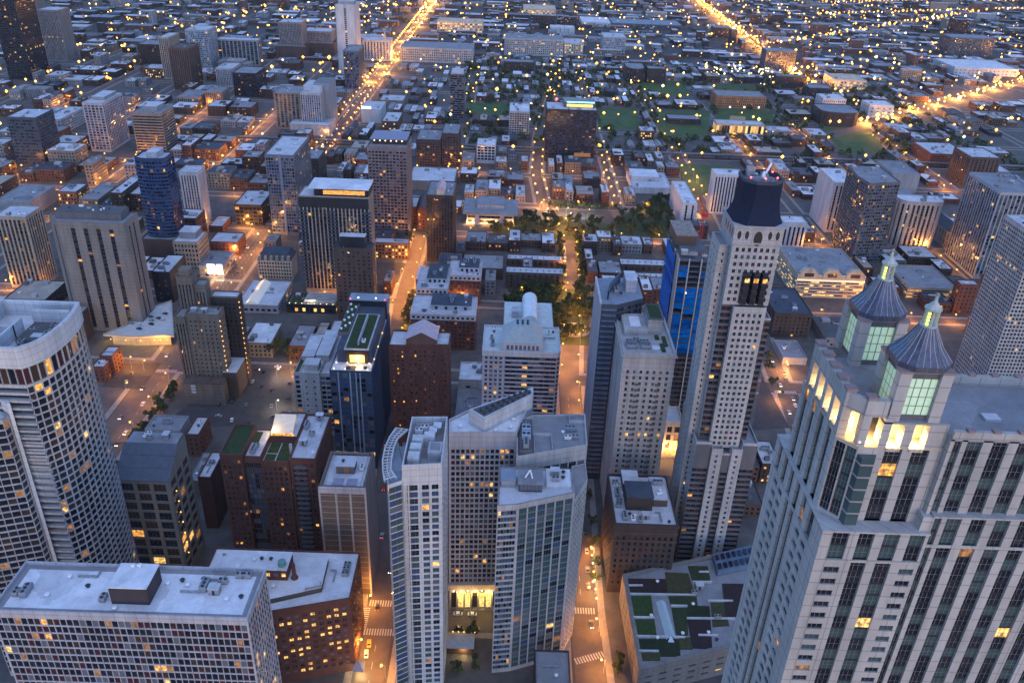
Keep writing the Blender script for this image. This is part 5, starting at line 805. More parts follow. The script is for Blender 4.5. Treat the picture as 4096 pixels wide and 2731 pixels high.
LM=[('striped tan hotel',-308,570),('blue curved tower',-325,714),('wide avenue',-244,None),('dark framed tower',-143,648),('purple grey tower',-118,780),('narrow dark brick tower',-63,724),('cyan lit dark block',75,1060),('grey glass tower with fin',-220,777),('tall white slab',-300,1555),('slim banded tower',-82,1242),('white cube hotel',-205,1224),('louvred tan tower',-446,1021),('pale lavender tower',-514,1030),('dark green glass tower',-565,960),('cream corner block',-280,675),('grey roofed library',-20,823),('fountain square',38,620),('terraced rows',25,700),('blue wrapped tower',108,447),('slate topped tower',108,338),('black striped white tower',238,886),('white fan roofed tower',190,840),('white stripe tower',348,840),('green glass tower',347,753),('rounded pier tower',413,799),('arched mall',286,674),('open deck garage',380,680),('black tower',-425,1354),('long pale warehouse',-150,1698),('railway viaduct',60,1100),('flood lit field',355,1330),('orange brick school',376,1405),('dark curved office',510,1303),('gothic tan tower',-200,479),('planted terrace hall',-158,609),('mansion block',-204,672),('open lawn',165,1300),('white stepped condominium',10,1171),('rounded dark office',225,1576),('brown tan tower',585,1016),('long red wall block',590,1111),('shopping centre',620,1592),('retail boxes',598,1376),('square pier hall',-90,803),('beige pier tower',-404,636),('sports field',248,1010)]
WN=dict(red='red brick',brick='brown brick',brown='brown',dbrown='dark brown',tan='tan',beige='beige',grey='grey',offwhite='off-white')
RNm=dict(pale='pale',grey='grey',white='white',dark='black',slate='slate',tan='tan',brown='brown')
used={}; FILL=[]
FCAT={0:('low building','low_building'),1:('house','house'),2:('loft building','loft_building')}
def size(c):
 w,d=c[1]-c[0],c[3]-c[2]
 return ('small ' if w*d<180 else 'long ' if d>1.7*w else 'wide ' if w>1.4*d else 'square ')
for c in TOP:
 cx,cy=(c[0]+c[1])/2,(c[2]+c[3])/2
 ds=sorted(LM,key=lambda l:(cx-l[1])**2+((cy-l[2])**2 if l[2] else 1e4))
 st=max(1,round(c[4]/3.4)); num={1:'one',2:'two',3:'three',4:'four',5:'five',6:'six',7:'seven'}[min(7,st)]
 noun='gabled house' if c[7] else ('block' if c[4]>9 else 'building')
 def rel(l):
  dx=cx-l[1]; dy=cy-(l[2] or cy)
  if abs(dx)>abs(dy): return ('right of' if dx>0 else 'left of')
  return 'behind' if dy>0 else 'before'
 lab=None
 for sz in ('',size(c)):
  for k in range(3):
   for extra in (0,1,2):
    t=f"{sz}{num}-storey {WN[c[5]]} {noun} with {RNm[c[6]]} roof {rel(ds[k])} the {ds[k][0]}"
    if extra: t=f"{sz}{num}-storey {WN[c[5]]} {noun}, {RNm[c[6]]} roof, {rel(ds[k])} {ds[k][0]}, {rel(ds[(k+extra)%5])} {ds[(k+extra)%5][0]}"
    if len(t.split())>16: continue
    if t not in used: lab=t; break
   if lab: break
  if lab: break
 if not lab: lab=t+' too'
 used[lab]=1
 FILL.append((lab,'house' if c[7] else ('loft building' if c[4]>9 else 'low building'),c[0],c[1],c[2],c[3],c[4],c[5],c[6],c[7]))

FARTREES=[]; rt_=random.Random(12)
for k in range(1300):
 x,y=rt_.uniform(-100,700),rt_.uniform(1110,1750)
 if inview(x,y,0) and clear(x,x,y,y,3) and not any(inpoly(x,y,P) for _,P in FIELDS): FARTREES.append((x,y,rt_.uniform(7,12),rt_.uniform(3,6.5)))
for k in range(800):
 y=rt_.uniform(1700,3500); x=rt_.uniform(-900,1700)
 if inview(x,y,0): FARTREES.append((x,y,rt_.uniform(6,11),rt_.uniform(5,14)))
TLABELS = [
('leafy green tree of the square with the round fountain','trees of the fountain square'),('leafy tree of the long garden before the grey library','trees of the library gardens'),
('street tree along the orange lit side street','street trees by the side streets'),('tree standing among the low houses beyond the railway viaduct','trees among the far low houses'),
('clipped round tree in the straight row behind the garden','trees in the straight row'),('small tree at the foot of the towers','trees at the tower feet'),('tree in the yard between the terraced rows','trees of the yard'),
]
TREES = [tuple(float(v) for v in r.split(',')) for r in (
'36.1,641.6,13.3,1,7.4,0;48.9,619.5,14.3,1,8.4,0;50.3,584.3,12.2,1,6.7,0;16,632.5,11,4,6.6,0;25.6,613.3,14.2,0,9.1,0;62.3,642.1,11.1,3,7.1,0;8.6,615.4,10.7,2,6.8,0;67.3,630.2,12.5,0,7,0;31.8,634.7,12.4,3,7.2,0;48.7,577.3,11,2,6.1,0;27.6,645.3,13.4,0,7.2,0;25.5,609.6,12.9,4,6.8,0;28.9,664.2,10.2,0,5.4,0;32.5,611.5,13.9,0,8.5,0;16.8,576.7,11.4,3,6.2,0;26.2,639.3,10.3,3,5.7,0;25.8,619,13.5,3,7.2,0;41.7,588.4,13.8,1,8.8,0;24.5,656.2,14.2,0,7.6,0;40.1,621.5,13.1,2,7.9,0;33.8,650.7,12.2,4,7.7,0;39.2,645.9,13.5,1,8.3,0;39.6,571.2,10,0,5.2,0;67.4,615.1,11.2,3,6.4,0;4.5,631.9,13.6,2,8.3,0;31.7,633.9,14.5,1,8.5,0;26.4,609.3,13.7,4,7.2,0;52.3,585.4,10.2,0,6.4,0;69.2,627.9,13.9,3,8.6,0;20.6,656.8,13.4,3,8,0;9.5,627.8,13.5,3,7.9,0;5.5,607.8,10.4,2,5.4,0;6.9,603,13.5,3,7.5,0;33.7,588.1,13.3,2,7.6,0;27.9,663.1,13.4,2,7.2,0;69.8,624.1,13.5,1,7.8,0;29.6,624.1,13.5,3,7.7,0;65,661.1,11.1,4,6.7,0;60.2,626.4,12.2,0,7.9,0;42.1,644.2,11.8,0,6.4,0;38,608.4,11.5,1,6.6,0;60.9,583.1,12.5,3,7.7,0;45.5,611.6,14.4,4,7.9,0;9.6,639.8,14.2,4,8.8,0;28.8,615.5,13.3,2,7.5,0;28.9,611.1,12,1,6.3,0;15.6,596.5,14.9,4,9.4,0;66,641.1,13.7,2,8.9,0;69.5,654.3,14.3,2,8.9,0;16.1,666.5,10.1,2,5.1,0;15,658.6,14.6,1,9,0;37.9,590.4,10.5,0,6.3,0;60.9,624.6,13.2,3,7.3,0;63.9,663.5,14.5,0,8.8,0;37.4,663.8,13.5,3,7.8,0;26.5,594,12.1,0,7.6,0;52.2,631.3,14.6,0,8.6,0;44.6,658,13.1,3,8.1,0;32.2,628.8,11.6,1,6.5,0;49.9,605.8,10.3,2,5.4,0;9.3,622.4,10.7,2,5.4,0;17.4,622,13.7,3,8.4,0;44.7,844.2,11.3,3,6.2,1;106.3,795,8.7,2,5.2,1;25.5,849.9,7.5,4,4.5,1;53.2,833,8.8,2,5.6,1;101.6,796,10.1,1,6.5,1;76.8,799.1,8.6,3,4.6,1;16.7,813.4,10.7,2,6.1,1;72.4,840.7,10.6,1,5.7,1;48.2,832.5,7.1,2,4,1;62.6,833.7,8.3,3,5.2,1;86.9,823.1,8.1,4,4.5,1;86.2,841.9,7.9,1,4.9,1;105.8,813.7,11.2,0,6.3,1;49,847,7.4,4,4.2,1;61.3,806.9,8.7,0,5,1;18.4,848.1,11,3,6.4,1;49.9,829.5,7.4,0,4.6,1;-15.9,808.3,10.9,4,6.3,1;19.1,847.4,10.3,2,5.9,1;70.3,835.6,7.8,2,4.8,1;65.4,811.3,7.1,4,3.9,1;51.8,840.1,7.2,2,4.2,1;15,803.9,11.8,0,7,1;28.9,792,8.1,2,4.4,1;75.6,816.6,8.1,0,5.1,1;87.4,845.4,8.7,1,5.4,1;68.5,808.9,8,3,4.3,1;26.4,795.9,9.3,3,5.4,1;65.5,845.7,8,4,4.8,1;89.1,810.9,8.6,4,5.2,1;25,845.9,9.7,4,6.2,1;-2.3,816,9.2,4,4.8,1;-10.7,812.2,8.5,1,5.4,1;39.4,845.8,8.6,1,5.5,1;40,827.8,7.4,2,4.1,1;87.8,798.6,8.1,3,4.8,1;-10,797.6,10.8,2,6.7,1;23,834.1,7.1,2,3.7,1;2.3,813.3,10.1,1,5.8,1;91,834.3,7.9,3,5.1,1;89.1,807.5,8,0,4,1;46.9,815.9,9,2,5.4,1;15.8,822.9,11.6,1,7.1,1;5,802.7,7.3,4,3.8,1;32.9,816.8,10.4,3,6.2,1;37.5,808.1,7.1,3,4.3,1;104.4,791.7,8.7,0,4.6,1;28.3,829.9,11.3,2,6.5,1;84.1,820.7,10,2,5,1;96.7,835.3,9.3,2,5.6,1;155.5,890.5,9.5,0,5,1;122.3,859.2,11.5,2,6.8,1;159.4,851.6,9.7,4,5,1;174,920,10.6,3,6.5,1;172.1,894.6,7.4,2,3.8,1;169.2,887.9,7.5,3,4.7,1;153.8,891,10.8,0,5.9,1;141.4,849.5,9.5,4,5.4,1;174.1,866,10.7,3,5.6,1;162,863.3,9,1,5.8,1;166.3,913,10,4,5.9,1;152.5,819.1,10.6,4,6,1;170.8,845.5,9.5,0,5.5,1;153.9,827.8,8.7,2,4.5,1;159.8,901.3,9.4,1,5.3,1;157.6,858.8,11.5,2,6,1;144,825.4,8.8,3,5.6,1;158.7,813,8.5,1,4.9,1;135,864.8,10.4,1,6.1,1;117.5,839.6,9.8,2,5,1;142.3,824.4,8.2,2,4.4,1;149.9,806.2,9.9,3,5.2,1;123.3,834.2,10.2,0,6.6,1;165.2,907.1,11.7,4,6.9,1;163,863.8,9.3,1,5.3,1;140.8,847.3,10.9,1,5.9,1;182.2,918.6,9.5,2,4.9,1;145.3,879.3,10,0,6.4,1;126.8,813.8,11.6,2,6.4,1;141.3,848.4,8.3,1,5.1,1;149.4,809.1,11.8,0,6.5,1;173.4,835.3,10.8,4,6.6,1;169.7,826.2,9.3,2,4.9,1;113.6,832.5,9.2,0,5,1;152.8,866.3,10.7,3,6.6,1;131.2,825.5,9,2,5.2,1;44,884.4,8,2,5,4;50.5,884.3,8,4,5,4;57,883.5,8,0,5,4;63.5,884.1,8,4,5,4;70,883.8,8,4,5,4;76.5,884.4,8,0,5,4;83,883.6,8,4,5,4;89.5,884.4,8,0,5,4;96,884,8,2,5,4;102.5,883.8,8,4,5,4;109,884.3,8,4,5,4;115.5,883.8,8,3,5,4;-72.1,525,9.2,2,4.9,2;-73.2,536,9.3,2,5.1,2;-74.3,547,9.9,2,6.1,2;-75.4,558,9.6,1,5.3,2;-76.4,569,8.5,1,5.3,2;-77.5,580,10.1,4,5.3,2;-78.6,591,9.7,0,5.8,2;-79.5,602,10.3,0,6.6,2;-79.5,613,10.7,0,5.9,2;-79.5,624,8.6,2,4.5,2;-79.5,635,10.9,0,6.5,2;49.9,690,9,1,4.8,2;67.9,690,10,1,6.1,2;50.2,700,9,3,5,2;68.2,700,10,3,5.3,2;50.5,710,9,4,5.1,2;68.5,710,10,4,5.4,2;68.8,720,10,2,5'
'.2,2;69,730,10,1,5.1,2;51.3,740,9,1,4.9,2;69.3,740,10,0,5.3,2;51.6,750,9,4,5,2;69.6,750,10,2,6.2,2;51.9,760,9,1,4.8,2;69.9,760,10,1,5.6,2;52.2,770,9,2,5.5,2;70.2,770,10,2,5.8,2;52.5,780,9,3,4.8,2;70.5,780,10,2,6.1,2;52.8,790,9,4,4.6,2;70.8,790,10,3,6.2,2;-96.5,748,8,1,4.9,2;-96.5,761,8,2,4.5,2;-96.5,774,8,4,5.2,2;-96.5,852,8,4,4.3,2;-96.5,865,8,3,4.4,2;-96.5,878,8,3,4.3,2;-96.5,891,8,4,4.2,2;-210,544.5,10.5,4,5.8,2;-201,528.6,10,3,5.1,2;-192,536.7,11.7,3,6,2;-183,544.1,9.1,2,4.9,2;-174,537.5,11.8,0,6.2,2;-165,542,12.7,0,7.3,2;-156,533.5,11,2,6.6,2;-147,544,11.5,2,6,2;-47.9,306,7,2,3.7,5;-50.5,330,7,1,3.7,5;-53,352,7,3,4.1,5;-55.3,371,7,0,3.8,5;-66.7,470,7,1,3.9,5;51.1,318,6.5,4,4.1,5;51.7,331,6.5,3,4,5;52.3,346,6.5,0,4.1,5;52.5,362,6.5,2,3.5,5;52.8,385,6.5,1,3.4,5;-224.5,395,8,4,4.9,5;-223.5,402,8,1,4.2,5;-224.1,409,8,1,4.9,5;-227.3,416,8,1,4.8,5;-226.5,423,8,0,4.1,5;-227.3,430,8,4,5.1,5;-226.3,437,8,4,5.1,5;-222.5,444,8,1,4.2,5;-227.7,451,8,0,4.9,5;-222.3,458,8,2,5,5;-227.7,465,8,4,4.1,5;-223.5,472,8,3,4.5,5;-224.1,479,8,2,4.6,5;-226.4,486,8,4,4.1,5;-231,470,7,4,3.9,5;57,262,7,1,3.9,5;58,268,7,3,3.6,5;196,520,7,4,4.1,5;200,545,7,4,4.4,5;203,560,7,3,3.9,5;-8,262,7,0,3.8,5;-16,260,7,4,3.7,5;-10,281,7,4,3.8,5;-20,1408.5,10.1,0,6.3,3;-23.3,1184.6,10.3,1,6.1,3;-22.9,1566.5,11.8,2,7.4,3;240.5,1160.3,8.2,2,4.4,3;3,1479.4,11.6,1,6.5,3;-0.1,1315.5,10.4,1,5.9,3;-31.3,1212,8.9,2,4.6,3;-25.9,1264.3,8.8,1,5.7,3;279.9,1443.8,9.7,1,5.2,3;-20.9,1228.5,9.3,2,5,3;-31.4,1167.8,11.2,4,5.7,3;-12.5,1431.5,10,3,6.1,3;136.5,1524,11.8,3,6.5,3;232.3,1166.4,10.2,4,6.2,3;54.5,1533.4,9.3,3,4.8,3;36.6,1560.2,10.9,1,7.1,3;306.2,1179.6,10.8,1,6.7,3;58.9,1592.5,9.5,0,6,3;-22.5,1557.5,11.1,2,7,3;125.8,1349.1,9.7,1,5.9,3'
).split(';')]
TREES = [t[:3]+(int(t[3]),t[4],int(t[5]),0) for t in TREES]
LLABELS = [
('amber street lamp beside the lamp lined street right of the ribbed glass tower','lamps of the lamp lined street'),('amber street lamp on the narrow street left of the prow tower','lamps of the narrow left street'),
('amber street lamp along the wide avenue','lamps along the wide avenue'),('amber street lamp on a side street among the low blocks','lamps of the side streets'),
('amber lamp on a path of the fountain square','lamps of the fountain square'),('amber street lamp on the street right of the slate topped tower','lamps of the right street'),
('white lamp on a tall pole over a car park','white car park lamps'),('amber street lamp on a cross street between blocks','lamps of the cross streets'),
('small bright lamp in the close set row by the dark old block','string of small lamps by the old block'),
]
LAMPS = [tuple(float(v) for v in r.split(',')) for r in (
'-47.8,255,3.14,0.4,0,4200,1;50.5,262,3.14,0.4,0,4200,0;-62.2,269,0,0.4,0,4600,1;50.2,286,3.14,0.4,0,4200,0;-62.2,296,0,0.4,0,4600,1;51.2,299,3.14,0.4,0,450,8;51.2,305,3.14,0.4,1,450,8;50.4,310,3.14,0.4,0,4200,0;51.2,311,3.14,0.4,1,450,8;51.2,317,3.14,0.4,0,450,8;51.2,323,3.14,0.4,1,450,8;51.2,329,3.14,0.4,1,450,8;51.5,334,3.14,0.4,0,4200,0;51.2,335,3.14,0.4,0,450,8;53.5,478,3.14,0.4,0,4200,0;-150,465,0,0.4,1,2600,6;-232,434,3.14,0.4,0,2600,2;53.8,502,3.14,0.4,0,4200,0;-232,464,3.14,0.4,0,2600,2;40.8,525,0,0.4,0,5500,3;-160,505,0,0.4,1,2600,6;192.6,498,0,0.4,0,3000,5;-152,512.7,1.57,0.4,0,4500,7;-256,480,0,0.4,0,2600,2;57.1,541,3.14,0.4,0,5500,3;-232,494,3.14,0.4,0,2600,2;43,557,0,0.4,0,5500,3;-256,510,0,0.4,0,2600,2;59.4,573,3.14,0.4,0,5500,3;212.1,537,3.14,0.4,0,3600,5;-266,512.7,1.57,0.4,0,4500,7;-78.2,573,3.14,0.4,0,5500,3;212.6,541,3.14,0.4,0,5500,5;60,580,0,0.4,0,1500,4;45.3,589,0,0.4,0,5500,3;-256,540,0,0.4,0,2600,2;61.7,605,3.14,0.4,0,5500,3;-80.9,605,3.14,0.4,0,5500,3;47.6,621,0,0.4,0,5500,3;-95.1,621,0,0.4,0,5500,3;-38,630.7,1.57,0.4,0,4500,7;-76,630.7,1.57,0.4,0,4500,7;64,637,3.14,0.4,0,5500,3;30,640,0,0.4,0,1500,4;-80.9,637,3.14,0.4,0,5500,3;66,640,0,0.4,0,1500,4;-152,630.7,1.57,0.4,0,4500,7;49.9,653,0,0.4,0,5500,3;12,655,0,0.4,0,1500,4;-95.1,653,0,0.4,0,5500,3;52,668,0,0.4,0,1500,4;65.9,669,3.14,0.4,0,5500,3;-80.9,669,3.14,0.4,0,5500,3;319,594,0,0.45,0,5500,3;266,630.7,1.57,0.4,0,4500,7;-232,644,3.14,0.4,0,2600,2;51.1,685,0,0.4,0,5500,3;-95.1,685,0,0.4,0,5500,3;304,630.7,1.57,0.4,0,4500,7;66.8,701,3.14,0.4,0,5500,3;319,628,0,0.45,0,5500,3;-80.9,701,3.14,0.4,0,5500,3;-256,660,0,0.4,0,2600,2;-232,674,3.14,0.4,0,2600,2;342,630.7,1.57,0.4,0,4500,7;52.1,717,0,0.4,0,5500,3;-95.1,717,0,0.4,0,5500,3;319,662,0,0.45,0,5500,3;67.7,733,3.14,0.4,0,5500,3;-380,630.7,1.57,0.4,0,4500,7;380,630.7,1.57,0.4,0,4500,7;-80.9,733,3.14,0.4,0,5500,3;-232,704,3.14,0.4,0,2600,2;53,749,0,0.4,0,5500,3;-95.1,749,0,0.4,0,5500,3;-418,630.7,1.57,0.4,0,4500,7;-256,720,0,0.4,0,7000,2;68.7,765,3.14,0.4,0,5500,3;-80.9,765,3.14,0.4,0,5500,3;-232,734,3.14,0.4,0,7000,2;53.9,781,0,0.4,0,5500,3;-95.1,781,0,0.4,0,5500,3;0,790.7,1.57,0.4,0,4500,7;-38,790.7,1.57,0.4,0,4500,7;38,790.7,1.57,0.4,0,4500,7;76,790.7,1.57,0.4,0,4500,7;-232,764,3.14,0.4,0,7000,2;114,790.7,1.57,0.4,0,4500,7;69.6,797,3.14,0.4,0,5500,3;152,790.7,1.57,0.4,0,4500,7;50.3,813,0,0.4,0,5500,3;-256,780,0,0.4,0,7000,2;61.3,829,3.14,0.4,0,5500,3;-266,790.7,1.57,0.4,0,4500,7;424,730,0,0.45,0,5500,3;42,845,0,0.4,0,5500,3;-304,790.7,1.57,0.4,0,4500,7;304,790.7,1.57,0.4,0,4500,7;40,858,0,0.4,1,5000,6;319,798,0,0.45,0,5500,3;53.1,861,3.14,0.4,0,5500,3;85,860,0,0.4,1,5000,6;62,862,0,0.4,1,5000,6;424,764,0,0.45,0,5500,3;33.8,877,0,0.4,0,5500,3;0,883.7,1.57,0.4,0,4500,7;-38,883.7,1.57,0.4,0,4500,7;38,883.7,1.57,0.4,0,4500,7;76,883.7,1.57,0.4,0,4500,7;114,883.7,1.57,0.4,0,4500,7;319,832,0,0.45,0,5500,3;45.4,893,3.14,0.4,0,5500,3;418,790.7,1.57,0.4,0,4500,7;152,883.7,1.57,0.4,0,4500,7;210.5,877,0,0.4,0,5500,3;424,798,0,0.45,0,5500,3;29.4,909,0,0.55,0,5500,3;116.4,909,0,0.55,0,5500,3;-461,802,0,0.45,0,5500,3;43.7,925,3.14,0.55,0,5500,3;211.6,909,0,0.55,0,5500,3;127.6,925,3.14,0.55,0,5500,3;-304,883.7,1.57,0.4,0,4500,7;27.6,941,0,0.55,0,5500,3;116.4,941,0,0.55,0,5500,3;227.3,925,3.14,0.55,0,5500,3;41.9,957,3.14,0.55,0,5500,3;212.5,941,0,0.55,0,5500,3;127.6,957,3.14,0.55,0,5500,3;25.9,973,0,0.55,0,5500,3;-418,883.7,1.57,0.4,0,4500,7;116.4,973,0,0.55,0,5500,3;228.1,957,3.14,0.55,0,5500,3;40.2,989,3.14,0.55,0,5500,3;-63.1,989,3.14,0.55,0,5500,3;0,993.7,1.57,0.5,0,4500,7;-456,883.7,1.57,0.4,0,4500,7;-38,993.7,1.57,0.5,0,4500,7;38,993.7,1.57,0.5,0,4500,7;213.3,973,0,0.55,0,5500,3;-76,993.7,1.57,0.5,0,4500,7;76,993.7,1.57,0.5,0,4500,7;127.6,989,3.14,0.55,0,5500,3;-114,993.7,1.57,0.5,0,4500,7;114,993.7,1.57,0.5,0,4500,7;24.6,1005,0,0.55,0,5500,3;-77.1,1005,0,0.55,0,5500,3;-190,993.7,1.57,0.5,0,4500,7;116.4,1005,0,0.55,0,5500,3;-494,883.7,1.57,0.4,0,4500,7;494,883.7,1.57,0.4,0,4500,7;-461,904,0,0.45,0,5500,3;229,98'
'9,3.14,0.55,0,5500,3;228,993.7,1.57,0.5,0,4500,7;40.5,1021,3.14,0.55,0,5500,3;-62.9,1021,3.14,0.55,0,5500,3;214.2,1005,0,0.55,0,5500,3;127.6,1021,3.14,0.55,0,5500,3;-532,883.7,1.57,0.4,0,4500,7;-356,972,0,0.45,0,5500,3;25.9,1037,0,0.55,0,5500,3;-304,993.7,1.57,0.5,0,4500,7;116.4,1037,0,0.55,0,5500,3;-461,938,0,0.45,0,5500,3;229.8,1021,3.14,0.55,0,5500,3;-342,993.7,1.57,0.5,0,4500,7;342,993.7,1.57,0.5,0,4500,7;319,1002,0,0.45,0,5500,3;41.8,1053,3.14,0.55,0,5500,3;-62.9,1053,3.14,0.55,0,5500,3;215.1,1037,0,0.55,0,5500,3;-232,1034,3.14,0.55,0,7000,2;127.6,1053,3.14,0.55,0,5500,3;-380,993.7,1.57,0.5,0,4500,7;-566,904,0,0.45,0,5500,3;-356,1006,0,0.45,0,5500,3;27.3,1069,0,0.55,0,5500,3;116.4,1069,0,0.55,0,5500,3;-461,972,0,0.45,0,5500,3;230.6,1053,3.14,0.55,0,5500,3;-256,1050,0,0.55,0,7000,2;319,1036,0,0.45,0,5500,3;43.2,1085,3.14,0.55,0,5500,3;-62.9,1085,3.14,0.55,0,5500,3;-232,1064,3.14,0.55,0,7000,2;215.5,1069,0,0.55,0,5500,3;127.6,1085,3.14,0.55,0,5500,3;-456,993.7,1.57,0.5,0,4500,7;-566,938,0,0.45,0,5500,3;-356,1040,0,0.45,0,5500,3;-461,1006,0,0.45,0,5500,3;230.8,1085,3.14,0.55,0,5500,3;-494,993.7,1.57,0.5,0,4500,7;-256,1080,0,0.55,0,7000,2;319,1070,0,0.45,0,5500,3;-232,1094,3.14,0.55,0,7000,2;29.4,1120,0,0.55,0,7000,3;116.4,1120,0,0.55,0,7000,3;-532,993.7,1.57,0.5,0,4500,7;532,993.7,1.57,0.5,0,4500,7;-356,1074,0,0.45,0,5500,3;45.3,1136,3.14,0.55,0,0,3;-62.9,1136,3.14,0.55,0,0,3;-256,1110,0,0.55,0,7000,2;542,1002,0,0.45,0,5500,3;215.9,1120,0,0.55,0,7000,3;127.6,1136,3.14,0.55,0,0,3;-232,1124,3.14,0.55,0,7000,2;319,1104,0,0.45,0,5500,3;424,1070,0,0.45,0,5500,3;231.2,1136,3.14,0.55,0,0,3;-356,1108,0,0.45,0,5500,3;-608,993.7,1.57,0.5,0,4500,7;-256,1140,0,0.55,0,7000,2;542,1036,0,0.45,0,5500,3;-232,1154,3.14,0.55,0,7000,2;319,1138,0,0.45,0,5500,3;424,1104,0,0.45,0,5500,3;32.4,1190,0,0.55,0,7000,3;-356,1142,0,0.45,0,5500,3;-256,1170,0,0.55,0,7000,2;542,1070,0,0.45,0,5500,3;-232,1184,3.14,0.55,0,7000,2;48.2,1206,3.14,0.55,0,0,3;-62.9,1206,3.14,0.55,0,0,3;216.3,1190,0,0.55,0,7000,3;127.6,1206,3.14,0.55,0,0,3;-566,1074,0,0.45,0,5500,3;424,1138,0,0.45,0,5500,3;319,1172,0,0.45,0,5500,3;-256,1200,0,0.55,0,7000,2;231.6,1206,3.14,0.55,0,0,3;-356,1176,0,0.45,0,5500,3;542,1104,0,0.45,0,5500,3;-461,1142,0,0.45,0,5500,3;-232,1214,3.14,0.55,0,7000,2;424,1172,0,0.45,0,5500,3;319,1206,0,0.45,0,5500,3;-256,1230,0,0.55,0,7000,2;542,1138,0,0.45,0,5500,3;38.3,1260,0,0.55,0,7000,3;-356,1210,0,0.45,0,5500,3;-461,1176,0,0.45,0,5500,3;-232,1244,3.14,0.55,0,7000,2;-62.9,1276,3.14,0.55,0,0,3;424,1206,0,0.45,0,5500,3;216.8,1260,0,0.55,0,7000,3;-256,1260,0,0.55,0,7000,2;542,1172,0,0.45,0,5500,3;-356,1244,0,0.45,0,5500,3;-461,1210,0,0.45,0,5500,3;-232,1274,3.14,0.55,0,7000,2;232.1,1276,3.14,0.55,0,0,3;424,1240,0,0.45,0,5500,3;-256,1290,0,0.55,0,7000,2;542,1206,0,0.45,0,5500,3;-232,1304,3.14,0.55,0,7000,2;-461,1244,0,0.45,0,5500,3;45.8,1330,0,0.55,0,7000,3;424,1274,0,0.45,0,5500,3;-256,1320,0,0.55,0,7000,2;-63.5,1346,3.14,0.55,0,0,3;217.3,1330,0,0.55,0,7000,3;542,1240,0,0.45,0,5500,3;-232,1334,3.14,0.55,0,7000,2;-461,1278,0,0.45,0,5500,3;232.6,1346,3.14,0.55,0,0,3;-566,1244,0,0.45,0,5500,3;-256,1350,0,0.55,0,7000,2;-232,1364,3.14,0.55,0,7000,2;-671,1210,0,0.45,0,5500,3;542,1274,0,0.45,0,5500,3;-566,1278,0,0.45,0,5500,3;53.4,1400,0,0.55,0,7000,3;-78.3,1400,0,0.55,0,7000,3;-256,1380,0,0.55,0,7000,2;116.4,1400,0,0.55,0,7000,3;-232,1394,3.14,0.55,0,7000,2;-671,1244,0,0.45,0,5500,3;215.8,1400,0,0.55,0,7000,3;-64.4,1416,3.14,0.55,0,0,3;70.3,1416,3.14,0.55,0,0,3;352,1375,-1.57,0.75,1,26000,6;127.6,1416,3.14,0.55,0,0,3;376,1378,-1.57,0.75,1,26000,6;-256,1410,0,0.55,0,7000,2;230.5,1416,3.14,0.55,0,0,3;400,1380,-1.57,0.75,1,26000,6;-232,1424,3.14,0.55,0,7000,2;-671,1278,0,0.45,0,5500,3;-256,1440,0,0.55,0,7000,2;61,1470,0,0.55,0,7000,3;-79.2,1470,0,0.55,0,7000,3;-232,1454,3.14,0.55,0,7000,2;116.4,1470,0,0.55,0,7000,3;213.6,1470,0,0.55,0,7000,3'
).split(';')]
LAMPS = [a[:4]+('aw'[int(a[4])],a[5],int(a[6])) for a in LAMPS]
CLABELS = [
('black car across the street from the glowing arcade,left',''),('black car across the street from the glowing arcade,right',''),('black car parked in the middle of the small walled car park',''),
('black car with bright headlights at the lower right crossing',''),('car on the cross street behind the big car park','cars on the cross street'),('car on the narrow street left of the prow tower','cars on the narrow left street'),
('car on the orange lit street right of the slate topped tower','cars on the right street'),('car parked along the street beside the flat roofed school','cars parked by the school'),
('car parked in the lit lot behind the garden trees','cars in the garden lot'),('car parked on the tree street behind the fountain square','cars parked on the tree street'),
('car parked on the white open parking deck','cars on the open parking deck'),('car waiting on the lamp lined street beside the ribbed glass tower','cars on the lamp lined street'),
('car with headlights on driving toward the viewer on the wide avenue','cars driving on the wide avenue'),('car with headlights on the street left of the big car park','cars on the left street'),
('car with lights on,near part of the wide avenue left of the slate roof block','cars on the near avenue'),('car with red tail lights driving away on the wide avenue','cars leaving along the wide avenue'),
('dark parked car scattered on the big car park by the tan gothic tower','cars on the big car park,dark'),('grey car against the brick walk-up in the small car park',''),
('pale parked car on the big car park by the tan gothic tower','cars on the big car park,pale'),('silver car parked lower in the small walled car park',''),('white car,right of two before the glowing arcade',''),
('white saloon,left of two before the glowing arcade',''),('white taxi parked nearest the camera at the left kerb',''),('white van-like car parked at the right edge of the big car park',''),
('yellow lit car parked ahead of the white taxi at the left kerb',''),('yellow taxi with lit headlights above the left crossing',''),
]
